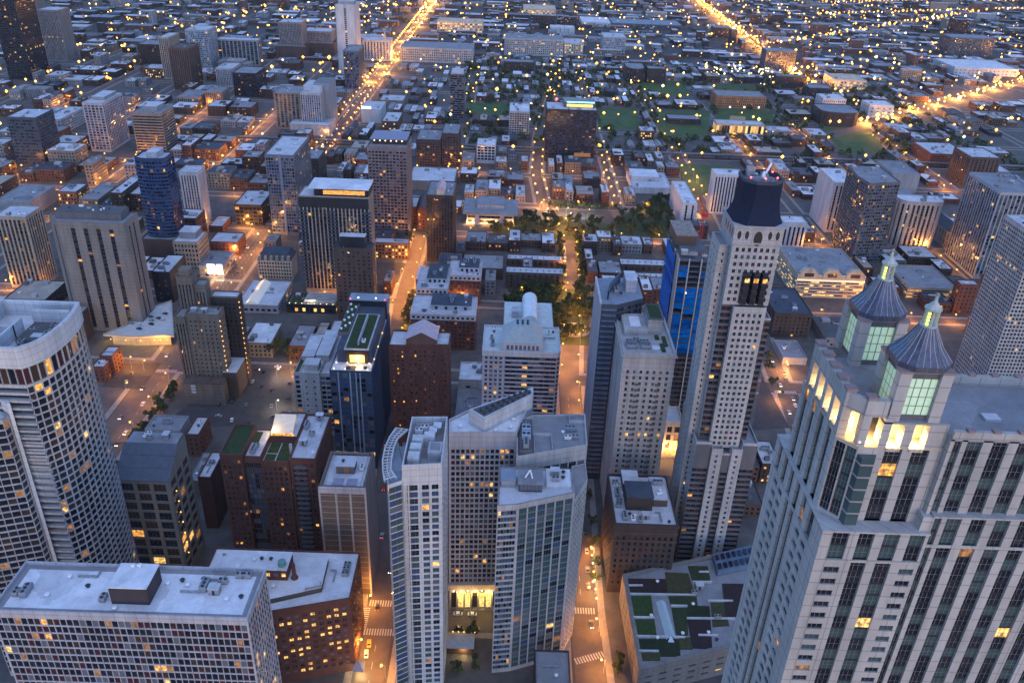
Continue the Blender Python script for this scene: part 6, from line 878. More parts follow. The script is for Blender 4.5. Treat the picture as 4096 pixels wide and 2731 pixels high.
CARS = [tuple(float(v) for v in r.split(',')) for r in (
'-248,639.4,0.02,0,2,1,12;-248,666.1,0.02,0,1,1,12;-240,681.1,0.02,3.14,2,1,15;-248,740.8,0.02,0,1,1,12;-240,755.8,0.02,3.14,2,1,15;-251.4,805.3,0.02,0,1,1,12;-251.4,850.6,0.02,0,0,1,12;-240,865.6,0.02,3.14,2,1,15;-251.4,870.9,0.02,0,2,1,12;-236.8,885.9,0.02,3.14,1,1,15;-248,919.4,0.02,0,4,1,12;-240,934.4,0.02,3.14,2,1,15;-248,946.6,0.02,0,0,1,12;-240,961.6,0.02,3.14,2,1,15;-248,973.1,0.02,0,2,1,12;-240,988.1,0.02,3.14,0,1,15;-248,1010.3,0.02,0,3,1,12;-251.4,1049.2,0.02,0,4,1,12;-240,1064.2,0.02,3.14,1,1,15;-248,1087.5,0.02,0,1,1,12;-236.8,1102.5,0.02,3.14,0,1,15;-248,1111.4,0.02,0,2,1,12;-248,1147.3,0.02,0,4,1,12;-236.8,1162.3,0.02,3.14,1,1,15;-248,1180.9,0.02,0,0,1,12;-236.8,1195.9,0.02,3.14,0,1,15;-240,1230.5,0.02,3.14,2,1,15;-251.4,1254.4,0.02,0,6,1,12;-236.8,1269.4,0.02,3.14,2,1,15;-251.4,1288.7,0.02,0,0,1,12;-240,1303.7,0.02,3.14,3,1,15;-248,1346.2,0.02,0,2,1,12;-240,1361.2,0.02,3.14,1,1,15;-251.4,1384.6,0.02,0,2,1,12;-248,1426,0.02,0,1,1,12;-240,1441,0.02,3.14,6,1,15;-248,1460.2,0.02,0,3,1,12;-248,1496.1,0.02,0,0,1,12;-240,1511.1,0.02,3.14,2,1,15;-240,1543.8,0.02,3.14,0,1,15;-251.4,1553.2,0.02,0,1,1,12;-236.8,1568.2,0.02,3.14,3,1,15;-236.8,1607.6,0.02,3.14,6,1,15;-248,1622.9,0.02,0,6,1,12;-248,1653,0.02,0,1,1,12;-236.8,1668,0.02,3.14,0,1,15;-248,1730.9,0.02,0,0,1,12;-236.8,1745.9,0.02,3.14,4,1,15;-248,1754.6,0.02,0,2,1,12;-240,1769.6,0.02,3.14,1,1,15;-190,470,0.17,0,2,0,16;-182,474,0.17,0,2,0,16;-172,470,0.17,0.2,4,0,16;-168,495,0.17,0,2,0,16;-160,490,0.17,0,2,0,16;-176,500,0.17,0,1,0,18;-150,500,0.17,0,2,0,16;-146,480,0.17,1.57,2,0,16;-155,470,0.17,0.2,4,0,16;-186,456,0.17,1.57,1,0,18;-176,452,0.17,0.2,0,0,18;-164,450,0.17,0.2,2,0,16;-150,458,0.17,1.57,2,0,16;-195,452,0.17,0,1,0,18;-141,462,0.17,0.2,4,0,16;-172,514,0.17,0,2,0,16;-148,516,0.17,1.57,2,0,16;-143,455.5,0.17,1.6,0,0,23;-263,505,0.17,0.3,2,0,2;-262,494,0.17,0.3,1,0,19;-273,502,0.17,0.3,4,0,17;-278,561.1,9.02,1.2,0,0,10;-272,569.1,9.02,1.2,1,0,10;-268,573.1,9.02,1.2,2,0,10;-275,575.1,9.02,1.2,4,0,10;-266,581.1,9.02,1.2,3,0,10;-285,563.1,9.02,1.2,1,0,10;-270,563.1,9.02,1.2,2,0,10;-264,571.1,9.02,1.2,0,0,10;-276,555.1,9.02,1.2,6,0,10;-237.8,434,0.02,0,1,1,13;-237.8,422,0.02,0,2,1,13;-237.8,404,0.02,0,1,1,13;-54,332,0.02,0.05,5,1,25;-58.5,268,0.02,0.1,0,0,22;-58.2,274,0.02,0.1,5,0,24;-18,293.8,0.02,1.57,0,0,21;-11,293.8,0.02,1.57,0,0,20;-17,285,0.02,1.57,2,0,0;-9,285,0.02,-1.57,2,0,1;47,290,0.02,0.1,2,1,3;47.2,315,0.02,0,4,0,11;47.7,327,0.02,0,4,0,11;48.3,341,0.02,0,1,0,11;48.6,356,0.02,0,2,0,11;48.8,372,0.02,0,4,0,11;54.4,708,0.02,0,1,0,9;54.9,726,0.02,0,2,0,9;55.2,735,0.02,0,4,0,9;55.5,744,0.02,0,0,0,9;55.7,753,0.02,0,1,0,9;56,762,0.02,0,0,0,9;56.2,771,0.02,0,6,0,9;56.5,780,0.02,0,1,0,9;56.8,789,0.02,0,3,0,9;126,908,0.02,0,0,0,7;126,932,0.02,0,0,0,7;118,956,0.02,0,3,0,7;118,964,0.02,0,2,0,7;126,1028,0.02,0,0,0,7;126,1036,0.02,0,0,0,7;118,1068,0.02,0,3,0,7;126,1076,0.02,0,0,0,7;118,1084,0.02,0,1,0,7;58.2,850,0.17,0,2,0,8;52.2,845,0.17,0,4,0,8;79.8,867,0.17,0,1,0,8;53.6,850,0.17,1.57,4,0,8;78.8,850,0.17,0,0,0,8;76.9,850,0.17,1.57,4,0,8;90.7,850,0.17,0,0,0,8;80.2,850,0.17,0,1,0,8;45.7,850,0.17,0,1,0,8;40.4,845,0.17,0,6,0,8;87.7,850,0.17,1.57,2,0,8;92.2,867,0.17,0,6,0,8;78.3,850,0.17,1.57,4,0,8;52.4,850,0.17,0,2,0,8;70,845,0.17,1.57,0,0,8;49.5,867,0.17,1.57,1,0,8;49.1,845,0.17,1.57,0,0,8;77.6,845,0.17,0,1,0,8;40.3,867,0.17,1.57,0,0,8;68.2,850,0.17,0,2,0,8;67.6,867,0.17,0,0,0,8;39.4,845,0.17,0,2,0,8;194,440,0.02,0,6,0,6;194.9,449,0.02,0,2,1,6;195.8,458,0.02,0,6,0,6;196.7,467,0.02,0,1,1,6;203.6,476,0.02,0,1,0,6;198.5,485,0.02,0,1,1,6;205.4,494,0.02,0,0,0,6;206.3,503,0.02,0,4,1,6;201.2,512,0.02,0,2,0,6;202.1,521,0.02,0,1,1,6;209,530,0.02,0,4,0,6;209.9,539,0.02,0,6,1,6;204.8,548,0.02,0,6,0,6;205.7,557,0.02,0,6,1,6;-240,298,0.02,3.14,4,1,14;-248,326.7,0.02,0,2,1,14;-240,336.3,0.02,3.14,4,1,14;-248,364.9,0.02,0,1,1,14;-240,381.4,0.02,3.14,2,1,14;-248,403,0.02,0,2,1,14;-240,420.4,0.02,3.14,2,1,14;-248,450.9,0.02,0,4,1,14;-240,467.4,0.02,3.14,0,1,14;-248,486.8,0.02,0,2,1,1'
'4;-240,514.6,0.02,3.14,4,1,14;-248,532.6,0.02,0,6,1,14;-240,557.1,0.02,3.14,2,1,14;-248,577.1,0.02,0,6,1,14;-240,589.8,0.02,3.14,2,1,14;-248,609.4,0.02,0,2,1,14;-57.6,296.4,0.02,3.14,2,1,5;-54.8,321.8,0.02,0,2,1,5;-62.9,347.4,0.02,3.14,1,1,5;-59.9,366.1,0.02,0,0,1,5;-67.7,388.2,0.02,3.14,3,1,5;-64.9,408.7,0.02,0,1,1,5;-72.9,432.4,0.02,3.14,4,1,5;-70.4,456.4,0.02,0,6,1,5;-77.7,475.6,0.02,3.14,1,1,5;-220,521.5,0.02,1.57,0,1,4;-206,521.5,0.02,1.57,0,1,4;-192,521.5,0.02,1.57,3,1,4;-178,516.5,0.02,1.57,3,1,4;-164,521.5,0.02,1.57,0,1,4;-150,521.5,0.02,1.57,2,1,4;-136,516.5,0.02,1.57,1,1,4;-122,516.5,0.02,1.57,1,1,4;-108,521.5,0.02,1.57,6,1,4;-94,521.5,0.02,1.57,2,1,4'
).split(';')]
CCS = ['white', 'silver', 'black', 'red', 'grey', 'yellow', 'blue']
CARS = [c[:4]+(CCS[int(c[4])],c[5],CLABELS[int(c[6])][0], CLABELS[int(c[6])][1] or None) for c in CARS]

# ================================================================ setting
def sheet(name, polys, z, m, kind='structure'):
 mb = MB()
 for p in polys: mb.poly([(*q, z) for q in ccw(p)])
 o = mb.build(name, [m]); o['kind'] = kind; return o
ground_m = mat('ground_city', (.062, .058, .062), .95, .45, .02)
gmb = MB(); gmb.quad((-4000,-300,0),(4000,-300,0),(4000,6000,0),(-4000,6000,0))
gmb.build('ground', [ground_m])['kind'] = 'structure'
road_m = mat('asphalt', (.095, .08, .076), .9, .25, .12)
walk_m = mat('concrete_pavement', (.22, .20, .19), .9, .25, .3)
block_m = mat('block_paving', (.085, .08, .08), .95, .4, .08)
grass_m = mat('grass', (.048, .088, .028), .95, .4, .06)
park_m = mat('park_lawn', (.035, .052, .022), .95, .5, .1)
dirt_m = mat('dirt', (.32, .22, .12), .95, .2, .1)
line_m = mat('road_paint', (.36, .36, .35), .8, .15, 1.0)
sheet('roads', ROADS, .006, road_m)
kb = MB()
for p in BLOCKS: kb.prism(ccw(p), .0, .13, 0)
kb.build('pavement', [walk_m])['kind'] = 'structure'
sheet('block_yards', [inset(ccw(p), 3.4) for p in BLOCKS], .138, block_m)
sheet('lawns', [p for k, p in FIELDS if k == 'grass'], .155, grass_m)
sheet('park_ground', [p for k, p in FIELDS if k == 'park'], .15, park_m)
sheet('car_park', [p for k, p in FIELDS if k == 'asphalt'], .147, mat('car_park_asphalt', (.05, .048, .052), .9, .3, .15))
sheet('diagonal_avenue', [p for k, p in FIELDS if k == 'road'], .165, road_m)
sheet('ball_field_dirt', [p for k, p in FIELDS if k == 'dirt'], .16, dirt_m)
lm = MB()
def dash(x0, y0, x1, y1, n, wd):
 dx, dy = (x1-x0)/n, (y1-y0)/n; L = math.hypot(dx, dy); ux, uy = dx/L, dy/L
 return dx, dy, ux, uy
def crosswalk(x0, y0, x1, y1, ln):   # bars run across the walking direction
 n = max(3, int(math.hypot(x1-x0, y1-y0)/1.25)); dx, dy = (x1-x0)/n, (y1-y0)/n; L = math.hypot(dx, dy); px, py = -dy/L*ln/2, dx/L*ln/2
 for i in range(n):
  a = (x0+dx*i, y0+dy*i); b = (x0+dx*(i+.52), y0+dy*(i+.52))
  lm.quad((a[0]-px,a[1]-py,.012),(b[0]-px,b[1]-py,.012),(b[0]+px,b[1]+py,.012),(a[0]+px,a[1]+py,.012))
for c in CROSSW: crosswalk(*c)
for (x0, y0, x1, y1) in LANES:
 L = math.hypot(x1-x0, y1-y0); n = int(L/9)
 for i in range(n):
  a, b = i/n, (i+.4)/n; ux, uy = (x1-x0)/L, (y1-y0)/L; px, py = -uy*.1, ux*.1
  p = (x0+(x1-x0)*a, y0+(y1-y0)*a); q = (x0+(x1-x0)*b, y0+(y1-y0)*b)
  lm.quad((p[0]-px,p[1]-py,.012),(q[0]-px,q[1]-py,.012),(q[0]+px,q[1]+py,.012),(p[0]+px,p[1]+py,.012))
lm.build('road_markings', [line_m])['kind'] = 'structure'
# elevated railway, a low viaduct across the view
vb = MB(); vb.box(-420, 760, 1098, 1107, 5.2, 6.4, 0)
for x in range(-410, 760, 18):
 vb.box(x, x+.8, 1098.6, 1099.4, 0, 5.2, 1); vb.box(x, x+.8, 1105.6, 1106.4, 0, 5.2, 1)
for y in (1100, 1101.4, 1103.6, 1105): vb.box(-420, 760, y-.1, y+.1, 6.4, 6.6, 2)
tag(vb.build('railway_viaduct', [mat('viaduct', (.055, .05, .05), .8, .3, .2), dark_m, metal_m]), 'dark elevated railway viaduct crossing behind the low blocks', 'viaduct')

# ================================================================ generic measured buildings
def pent_box(b, x0, x1, y0, y1, z, h, m, name='penthouse', roofc='pale'):
 mb = MB(); mb.box(x0, x1, y0, y1, z, z+h, 0); o = b.add(name, mb, [m])
 rb = MB(); rb.box(x0-.25, x1+.25, y0-.25, y1+.25, z+h, z+h+.3); b.add('roof', rb, [rm(roofc)], parent=o); return o
def emis(key, col, st): return mat(key, (.6,.6,.6), .5, 0, emit=(col, st))
def generic(row):
 name, label, cat, x0, x1, y0, y1, z, style, o = row
 st = ST[style]; cx, cyy = (x0+x1)/2, (y0+y1)/2
 b = Bld(name, label, cat, (cx, cyy, 0), o.get('group')); mb = MB()
 wdt, dep = x1-x0, y1-y0
 poly = rect(x0, x1, y0, y1); par = .9; z0 = o.get('z0', 0)
 hero = o.get('hero')
 if hero == 'curve':
  n = 10; poly = [(x0+wdt*i/n, y0+dep*.16*abs(2*i/n-1)**2.5) for i in range(n+1)]+[(x1, y1), (x0, y1)]; par = 1.6
 if style == 'roundpier':
  r = dep*.45; poly = [(x0+r*(1-math.cos(a)), y0+r*(1-math.sin(a))) for a in (0, .5, 1.1, 1.57)]+[(x1-r*(1-math.cos(a)), y0+r*(1-math.sin(a))) for a in (1.57, 1.1, .5, 0)]+[(x1, y1), (x0, y1)]
 if style == 'glassgreenR': poly = [(x0, y0+dep*.35), (x0+wdt*.12, y0), (x1, y0+dep*.12), (x1, y1), (x0+wdt*.1, y1)]
 if name == 'round_building' and 'pale' in label: poly = [(x0+wdt*.5-wdt*.5*math.cos(a), y0+dep*.4-dep*.4*math.sin(a)) for a in np.linspace(0, math.pi, 9)]+[(x1, y1), (x0, y1)]
 if name == 'theatre_hall': poly = [(x0+wdt*.5-wdt*.5*math.cos(a), y0+dep*.3-dep*.3*math.sin(a)) for a in np.linspace(0, math.pi, 9)]+[(x1, y1), (x0, y1)]
 if hero == 'strip':
  poly = [(x0, y0+dep*.5), (x0+wdt*.2, y0), (x1, y0), (x1, y1), (x0+wdt*.1, y1)]
 gable = o.get('groof'); flat = not gable and not o.get('mansard')
 blank_left = style in ('whitestripeR', 'whitecorner', 'blackstripe')
 def edges(i, a, c):
  if blank_left and abs(a[0]-c[0]) < .1: return dict(st, mode='blank')
  if hero == 'slab' and abs(a[0]-c[0]) < .1: return dict(st, mode='blank')
  return None
 if hero == 'lib':
  # recessed storeys below a wide overhanging roof, two white piers
  b.vol(mb, rect(x0+4, x1-4, y0+3, y1-3), 0, z-2, st, roof=False, par=0)
  rb = MB(); rb.box(x0, x1, y0, y1, z-2, z, 0); b.add('roof', rb, [rm('grey')])
  for f in (.22, .68): 
   pm_ = MB(); pm_.box(x0+wdt*f, x0+wdt*f+4.5, y0+.6, y0+5, 0, z-2.003); b.add('pier', pm_, [wm('lav')])
  pent_box(b, x0+wdt*.25, x1-wdt*.25, y0+dep*.3, y1-dep*.1, z, 4, wm('lav'), roofc='grey')
  b.finish(mb, st)
  for f in np.linspace(.08, .92, 9): pointlight('porch_light', Vector((x0+wdt*f, y0+1.5, 2.5))-b.off, 900, (1, .5, .14), .2, b.root)
  return b
 b.vol(mb, poly, z0, z, st, roof=flat, par=par if flat else 0, edges=edges)
 if o.get('fin'):
  f = MB(); xx = x0+wdt*.48; f.box(xx, xx+2.2, y0-1.0, y0+1, 0, z+1.5); b.add('fin', f, [mat('fin_blue', (.13, .18, .26), .4, .1, .3)])
 if hero == 'beigecol':
  tb = MB(); tb.box(x0-.05, x1+.05, y0-.04, y0+.5, z-9, z-.2, 0); b.add('frame_band', tb, [wm('black')])
  pb = MB(); pb.box(x0+wdt*.22, x1, y0+3, y1-2, z, z+7, 0); b.add('penthouse', pb, [GL['ink']])
  gb = MB(); gb.quad((x0+wdt*.35,y0+2.97,z+1.5),(x1-3,y0+2.97,z+1.5),(x1-3,y0+2.97,z+5),(x0+wdt*.35,y0+2.97,z+5)); b.add('lit_window', gb, [GL['lit']])
  rb = MB(); rb.box(x0+wdt*.15, x1+.6, y0-.5, y1+.5, z+7, z+8, 0); b.add('roof_slab', rb, [rm('white')])
  for f in (.0, .42, .92):
   for k in range(int((z-14)/3.1)):
    s_ = MB(); zz = 5+k*3.1; xx = x0+wdt*f-1.2; s_.box(xx, xx+7.4, y0-1.6, y0+.1, zz, zz+.9); 
    b.add('balcony', s_, [wm('slate')])
 if hero == 'curve':
  for k in range(int((z-20)/3.3)):
   zz = (z0 or 0)+2+k*3.3
   if zz > z-3: break
   rb = MB()
   for i in range(10):
    a, c = poly[i], poly[i+1]; rb.box(min(a[0],c[0]), max(a[0],c[0]), min(a[1],c[1])-.5, max(a[1],c[1])+.1, zz, zz+.14)
   b.add('balcony_ring', rb, [wm('blue')])
  pent_box(b, x0+wdt*.38, x0+wdt*.72, y0+dep*.25, y1-dep*.1, z, 5, wm('lav'))
 if hero == 'slab':
  for f in (.04, .55):
   p = MB(); p.box(x0+wdt*f, x0+wdt*(f+.4), y0-.5, y0+.1, 0, z+2); b.add('blank_panel', p, [wm('white')])
  pent_box(b, x0+wdt*.1, x1-wdt*.1, y0+dep*.3, y1-dep*.2, z, 6, wm('grey'))
 if hero == 'strip':
  pent_box(b, x0+wdt*.12, x1-wdt*.08, y0+dep*.32, y1-2, z, 5.5, wm('dgrey'), roofc='dark')
  b.clutter(x0+wdt*.2, x1-wdt*.2, y0+dep*.4, y1-3, z+5.8, 8)
 if o.get('cyan'):
  pent_box(b, x0+wdt*.35, x1-wdt*.03, y0+dep*.35, y1-2, z, 7, wm('dgrey'), roofc='grey')
  g = MB(); g.box(x0+wdt*.4, x1-wdt*.05, y0+dep*.35-.6, y0+dep*.35-.1, z+6.2, z+7.8); b.add('light_bar', g, [emis('neon_cyan', (.1, .85, .85), .35)])
  g = MB(); g.quad(*[(xx, y0+dep*.35-.02, zz) for xx, zz in ((x0+wdt*.4, z+.8), (x1-wdt*.08, z+.8), (x1-wdt*.08, z+4.5), (x0+wdt*.4, z+4.5))]); b.add('lit_window', g, [GL['glow']])
  g = MB(); g.quad(*[(xx, y0-.03, zz) for xx, zz in ((x0+wdt*.6, 8), (x0+wdt*.93, 8), (x0+wdt*.93, 13), (x0+wdt*.6, 13))]); b.add('lit_window', g, [GL['litd']])
 if o.get('canopy'):
  for f in np.linspace(.15, .85, 6): b.place('roof_lamp', ball(.55, bulb_w, 'roof_lamp'), (x0+wdt*f, y0+dep*.25, z+4.0))
  rb = MB(); rb.box(x0+wdt*.05, x1-wdt*.02, y0+dep*.2, y1, z+5.4, z+6); b.add('canopy', rb, [mat('canopy_mauve', (.2, .19, .27), .6, .2, .3)])
 if o.get('sign'):
  g = MB(); g.box(x0+.5, x0+wdt*.5, y0+.6, y0+1.2, z+.5, z+4.5); b.add('sign_box', g, [emis('sign_white', (1, .93, .75), .3)])
 if o.get('glowsign'):
  for k, (fa, fb) in enumerate(((.35, .68), (.74, .98))):
   g = MB(); g.box(x0+wdt*fa, x0+wdt*fb, y0-.6, y0-.25, z-7, z+2.5); b.add('shop_sign', g, [emis('sign_white', (1, .93, .75), .3)])
   pointlight('sign_light', Vector((x0+wdt*(fa+fb)/2, y0-4, 5))-b.off, 700, (1, .85, .55), .5, b.root)
 if o.get('spire'):
  s_ = MB(); xx = x1-wdt*.18; s_.box(xx-3, xx+3, y0+1, y0+7, z, z+6); s_.bar((xx, y0+4, z+6), (xx, y0+4, z+18), 3.2, 0, 6, .2); b.add('spire', s_, [wm('offwhite')])
 if o.get('pod'):
  p = MB(); p.box(x0-8, x1+6, y0-9, y1, 0, 24); b.add('podium', p, [wm('brown')]); rb = MB(); rb.box(x0-8.2, x1+6.2, y0-9.2, y0, 24, 24.4); b.add('podium_roof', rb, [rm('grey')])
 if o.get('pod2'):
  p = MB(); p.box(x0-14, x1+12, y0-12, y0+30, 0, 15); b.add('podium', p, [wm('offwhite')]); rb = MB(); rb.box(x0-14.2, x1+12.2, y0-12.2, y0-.05, 15, 15.4); b.add('podium_roof', rb, [rm('pale')])
  p = MB(); p.box(x0+wdt*.5, x1+8, y0+dep*.4, y1+8, 0, z+9); b.add('rear_tower', p, [wm('grey')])
 if o.get('mansard'):
  m_ = MB(); h = 6.5; q = inset(ccw(poly), 3.2); pp = ccw(poly)
  for i in range(4):
   a, c, d, e = pp[i], pp[(i+1)%4], q[(i+1)%4], q[i]; m_.quad((*a, z), (*c, z), (*d, z+h), (*e, z+h))
  m_.poly([(*p, z+h) for p in q]); b.add('roof', m_, [rm('slate')])
  for k in range(6):
   d_ = MB(); xx = x0+wdt*(k+.5)/6; d_.box(xx-1.1, xx+1.1, y0+.3, y0+3, z, z+3.2); d_.bar((xx, y0+.3, z+3.2), (xx, y0+3, z+3.2), 1.2, 0, 8); b.add('dormer', d_, [wm('cream')])
  c_ = MB(); c_.box(x0-.5, x1+.5, y0-.5, y0+.2, z-.5, z+.1); b.add('cornice', c_, [wm('cream')])
 if gable:
  g = MB(); h = wdt*.45 if name == 'church' and 'stone' in label else wdt*.8
  g.quad((x0-.4,y0-.4,z),(x0-.4,y1,z),(cx,y1,z+h),(cx,y0-.4,z+h)); g.quad((x1+.4,y1,z),(x1+.4,y0-.4,z),(cx,y0-.4,z+h),(cx,y1,z+h)); b.add('roof', g, [rm('slate')])
  g2 = MB(); g2.poly([(x0,y0,z),(x1,y0,z),(cx,y0,z+h-.3)]); g2.poly([(x1,y1,z),(x0,y1,z),(cx,y1,z+h-.3)]); b.add('gable', g2, [wm(st['wall'])])
 if o.get('gable'):
  g = MB(); xa, xb, ya, yb, h = cx-3, cx+4, y0+1, y0+dep*.55, 5
  g.box(xa, xb, ya, yb, z, z+h); b.add('penthouse', g, [wm('peach')])
  g = MB(); xm = (xa+xb)/2; g.quad((xa-.4,ya,z+h),(xa-.4,yb,z+h),(xm,yb,z+h+4),(xm,ya,z+h+4)); g.quad((xb+.4,yb,z+h),(xb+.4,ya,z+h),(xm,ya,z+h+4),(xm,yb,z+h+4)); g.poly([(xa,ya,z+h),(xb,ya,z+h),(xm,ya,z+h+4)]); b.add('penthouse_roof', g, [mat('roof_pink', (.42, .33, .36), .8, .2, .3)])
 if o.get('arches'):
  for f in (.16, .5, .84):
   a = MB(); xx = x0+wdt*f; hw = wdt*.115
   pts = [(xx-hw*1.15, z-3), (xx+hw*1.15, z-3), (xx+hw*1.15, z+2), (xx+hw*.6, z+6), (xx-hw*.6, z+6), (xx-hw*1.15, z+2)]
   a.poly([(p[0], y0-.6, p[1]) for p in pts]); a.poly([(p[0], y0+4, p[1]) for p in pts[::-1]])
   for i in range(6):
    p, q = pts[i], pts[(i+1)%6]; a.quad((p[0],y0-.6,p[1]),(p[0],y0+4,p[1]),(q[0],y0+4,q[1]),(q[0],y0-.6,q[1]))
   b.add('dormer', a, [wm('cream')])
   g = MB(); g.quad((xx-hw*.6,y0-.64,z-1),(xx+hw*.6,y0-.64,z-1),(xx+hw*.6,y0-.64,z+2.4),(xx-hw*.6,y0-.64,z+2.4)); b.add('window', g, [GL['brown']])
  g = MB(); g.box(x0, x1, y0-.35, y0-.05, z-5.2, z-3.6); b.add('lit_cornice', g, [emis('cornice_glow', (1, .62, .18), .14)])
 if o.get('skylight'):
  g = MB(); xa, xb = x0+wdt*.18, x0+wdt*.5; xm = (xa+xb)/2; ya, yb = y0+3, y1-3
  g.quad((xa,ya,z),(xa,yb,z),(xm,yb,z+3.5),(xm,ya,z+3.5)); g.quad((xb,yb,z),(xb,ya,z),(xm,ya,z+3.5),(xm,yb,z+3.5)); g.poly([(xa,ya,z),(xb,ya,z),(xm,ya,z+3.5)]); g.poly([(xb,yb,z),(xa,yb,z),(xm,yb,z+3.5)])
  b.add('skylight', g, [mat('skylight_glass', (.5, .52, .5), .3, .1, .5, emit=((1, .9, .6), .03))])
 if o.get('pergola'):
  for k in range(7):
   g = MB(); yy = y0+1+dep*k/7.5; g.box(x0+wdt*.35, x1-1, yy, yy+.9, z+2.6, z+3.1); g.box(x0+wdt*.35, x0+wdt*.35+.3, yy, yy+.4, z, z+2.6); g.box(x1-1.4, x1-1.1, yy, yy+.4, z, z+2.6); b.add('pergola_beam', g, [wm('white')])
  for k in range(3):
   g = MB(); xx = x0+wdt*.06+k*wdt*.1; g.box(xx, xx+wdt*.07, y0+2, y1-2, z, z+.7); b.add('planter', g, [mat('hedge', (.03, .05, .02), .95, .4, 1.0)])
  for k in range(8): b.place('roof_lamp', ball(.3, bulb_w, 'roof_lamp'), (x0+wdt*(k+.5)/8, y0+.8, z+1.6))
  pointlight('terrace_light', Vector((cx, y0+2, z+3))-b.off, 1500, (1, .8, .4), .3, b.root)
 if o.get('step'):
  pent_box(b, x0+wdt*.05, x0+wdt*.75, y0+dep*.45, y1-3, z, 5, wm('white'), 'upper_hall', 'white')
 for (fa, fb, ga, gb, h, c) in o.get('pent', []):
  pent_box(b, x0+wdt*fa, x0+wdt*fb, y0+dep*ga, y0+dep*gb, z, h, wm(c))
 if style == 'rowh':
  for k in range(int(wdt/5)):
   xx = x0+wdt*(k+.5)/int(wdt/5)
   g = MB(); g.box(xx-1.4, xx+1.4, y0-1.2, y0+.2, 0, z-.5); b.add('bay', g, [wm('brown')])
   g = MB(); g.box(xx-.5, xx+.5, y0+dep*.4, y0+dep*.55, z, z+1.6); b.add('chimney', g, [wm('offwhite')])
 elif flat and not hero and z > 12:
  b.clutter(x0+2, x1-2, y0+2, y1-2, z+.03, 2+int(wdt*dep/450) if y0 < 1200 else 2)
 elif flat and not hero: b.clutter(x0+2, x1-2, y0+2, y1-2, z+.03, 3)
 b.finish(mb, st)
 return b
for row in ROWS: generic(row)

# ================================================================ hero buildings
def V2(p, z): return (p[0], p[1], z)
# ---- white gridded office slab, lower left
def slab():
 x0, x1, y0, y1, z = -164, -80.5, 194.5, 217, 100
 st = S('lav','grid',2.1,3.45,.88,.83,.25,1.7,3,.5,'dark dark ink dark maroon brown ink grey dark',.09)
 b = Bld('office_slab', 'white gridded office slab with pale gravel roof and dark penthouse, bottom left', 'office building', ((x0+x1)/2, y0, 0)); mb = MB()
 b.vol(mb, rect(x0,x1,y0,y1), 0, z, st, par=1.3, pw=.5, roofmat='white')
 g = MB(); q1, q2 = inset(rect(x0,x1,y0,y1), .52), inset(rect(x0,x1,y0,y1), 2.6)
 for i in range(4): g.quad(V2(q1[i],z+.05), V2(q1[(i+1)%4],z+.05), V2(q2[(i+1)%4],z+.05), V2(q2[i],z+.05))
 b.add('gutter_strip', g, [rm('grey')])
 p = MB(); p.box(-127, -114.5, 200, 211, z, z+7.2); b.add('penthouse', p, [wm('plum')]); p = MB(); p.box(-127.2,-114.3,199.8,211.2,z+7.2,z+7.5); ph = b.add('penthouse_roof', p, [rm('white')])
 for x, y in ((-122.5,209.5),(-120.3,209.6)): b.place('roof_fan', UNITS[2][0], (x, y, z+7.5))
 for me, x, y, rz in ((1,-157,203.5,1.57),(0,-160,203,1.57),(0,-88.5,214,0),(0,-86.2,214,0),(2,-146,211,0),(2,-149.5,202.5,0),(4,-95,206.5,0),(1,-99,208.5,1.57),(0,-93.5,211,0),(6,-107.5,211,0),(2,-105,209,0),(3,-103,206,0),(3,-140,211.5,0),(6,-138,207,0),(0,-130.5,201.8,1.57),(2,-125,197.6,0),(6,-85.5,204.5,0),(2,-90,203.2,0),(3,-97,211.8,0),(6,-100.5,212,0),(2,-112,209.5,0)):
  b.place(UNITS[me][0].name.split('.')[0], UNITS[me][0], (x, y, z+.04), rz)
 p = MB(); p.bar((-128,205.5,z+2.5),(-128,205.5,z+4),.08); b.add('mast', p, [metal_m]); b.place('beacon', ball(.22, red_m, 'beacon'), (-128,205.5,z+4.2))
 b.finish(mb, st)
slab()
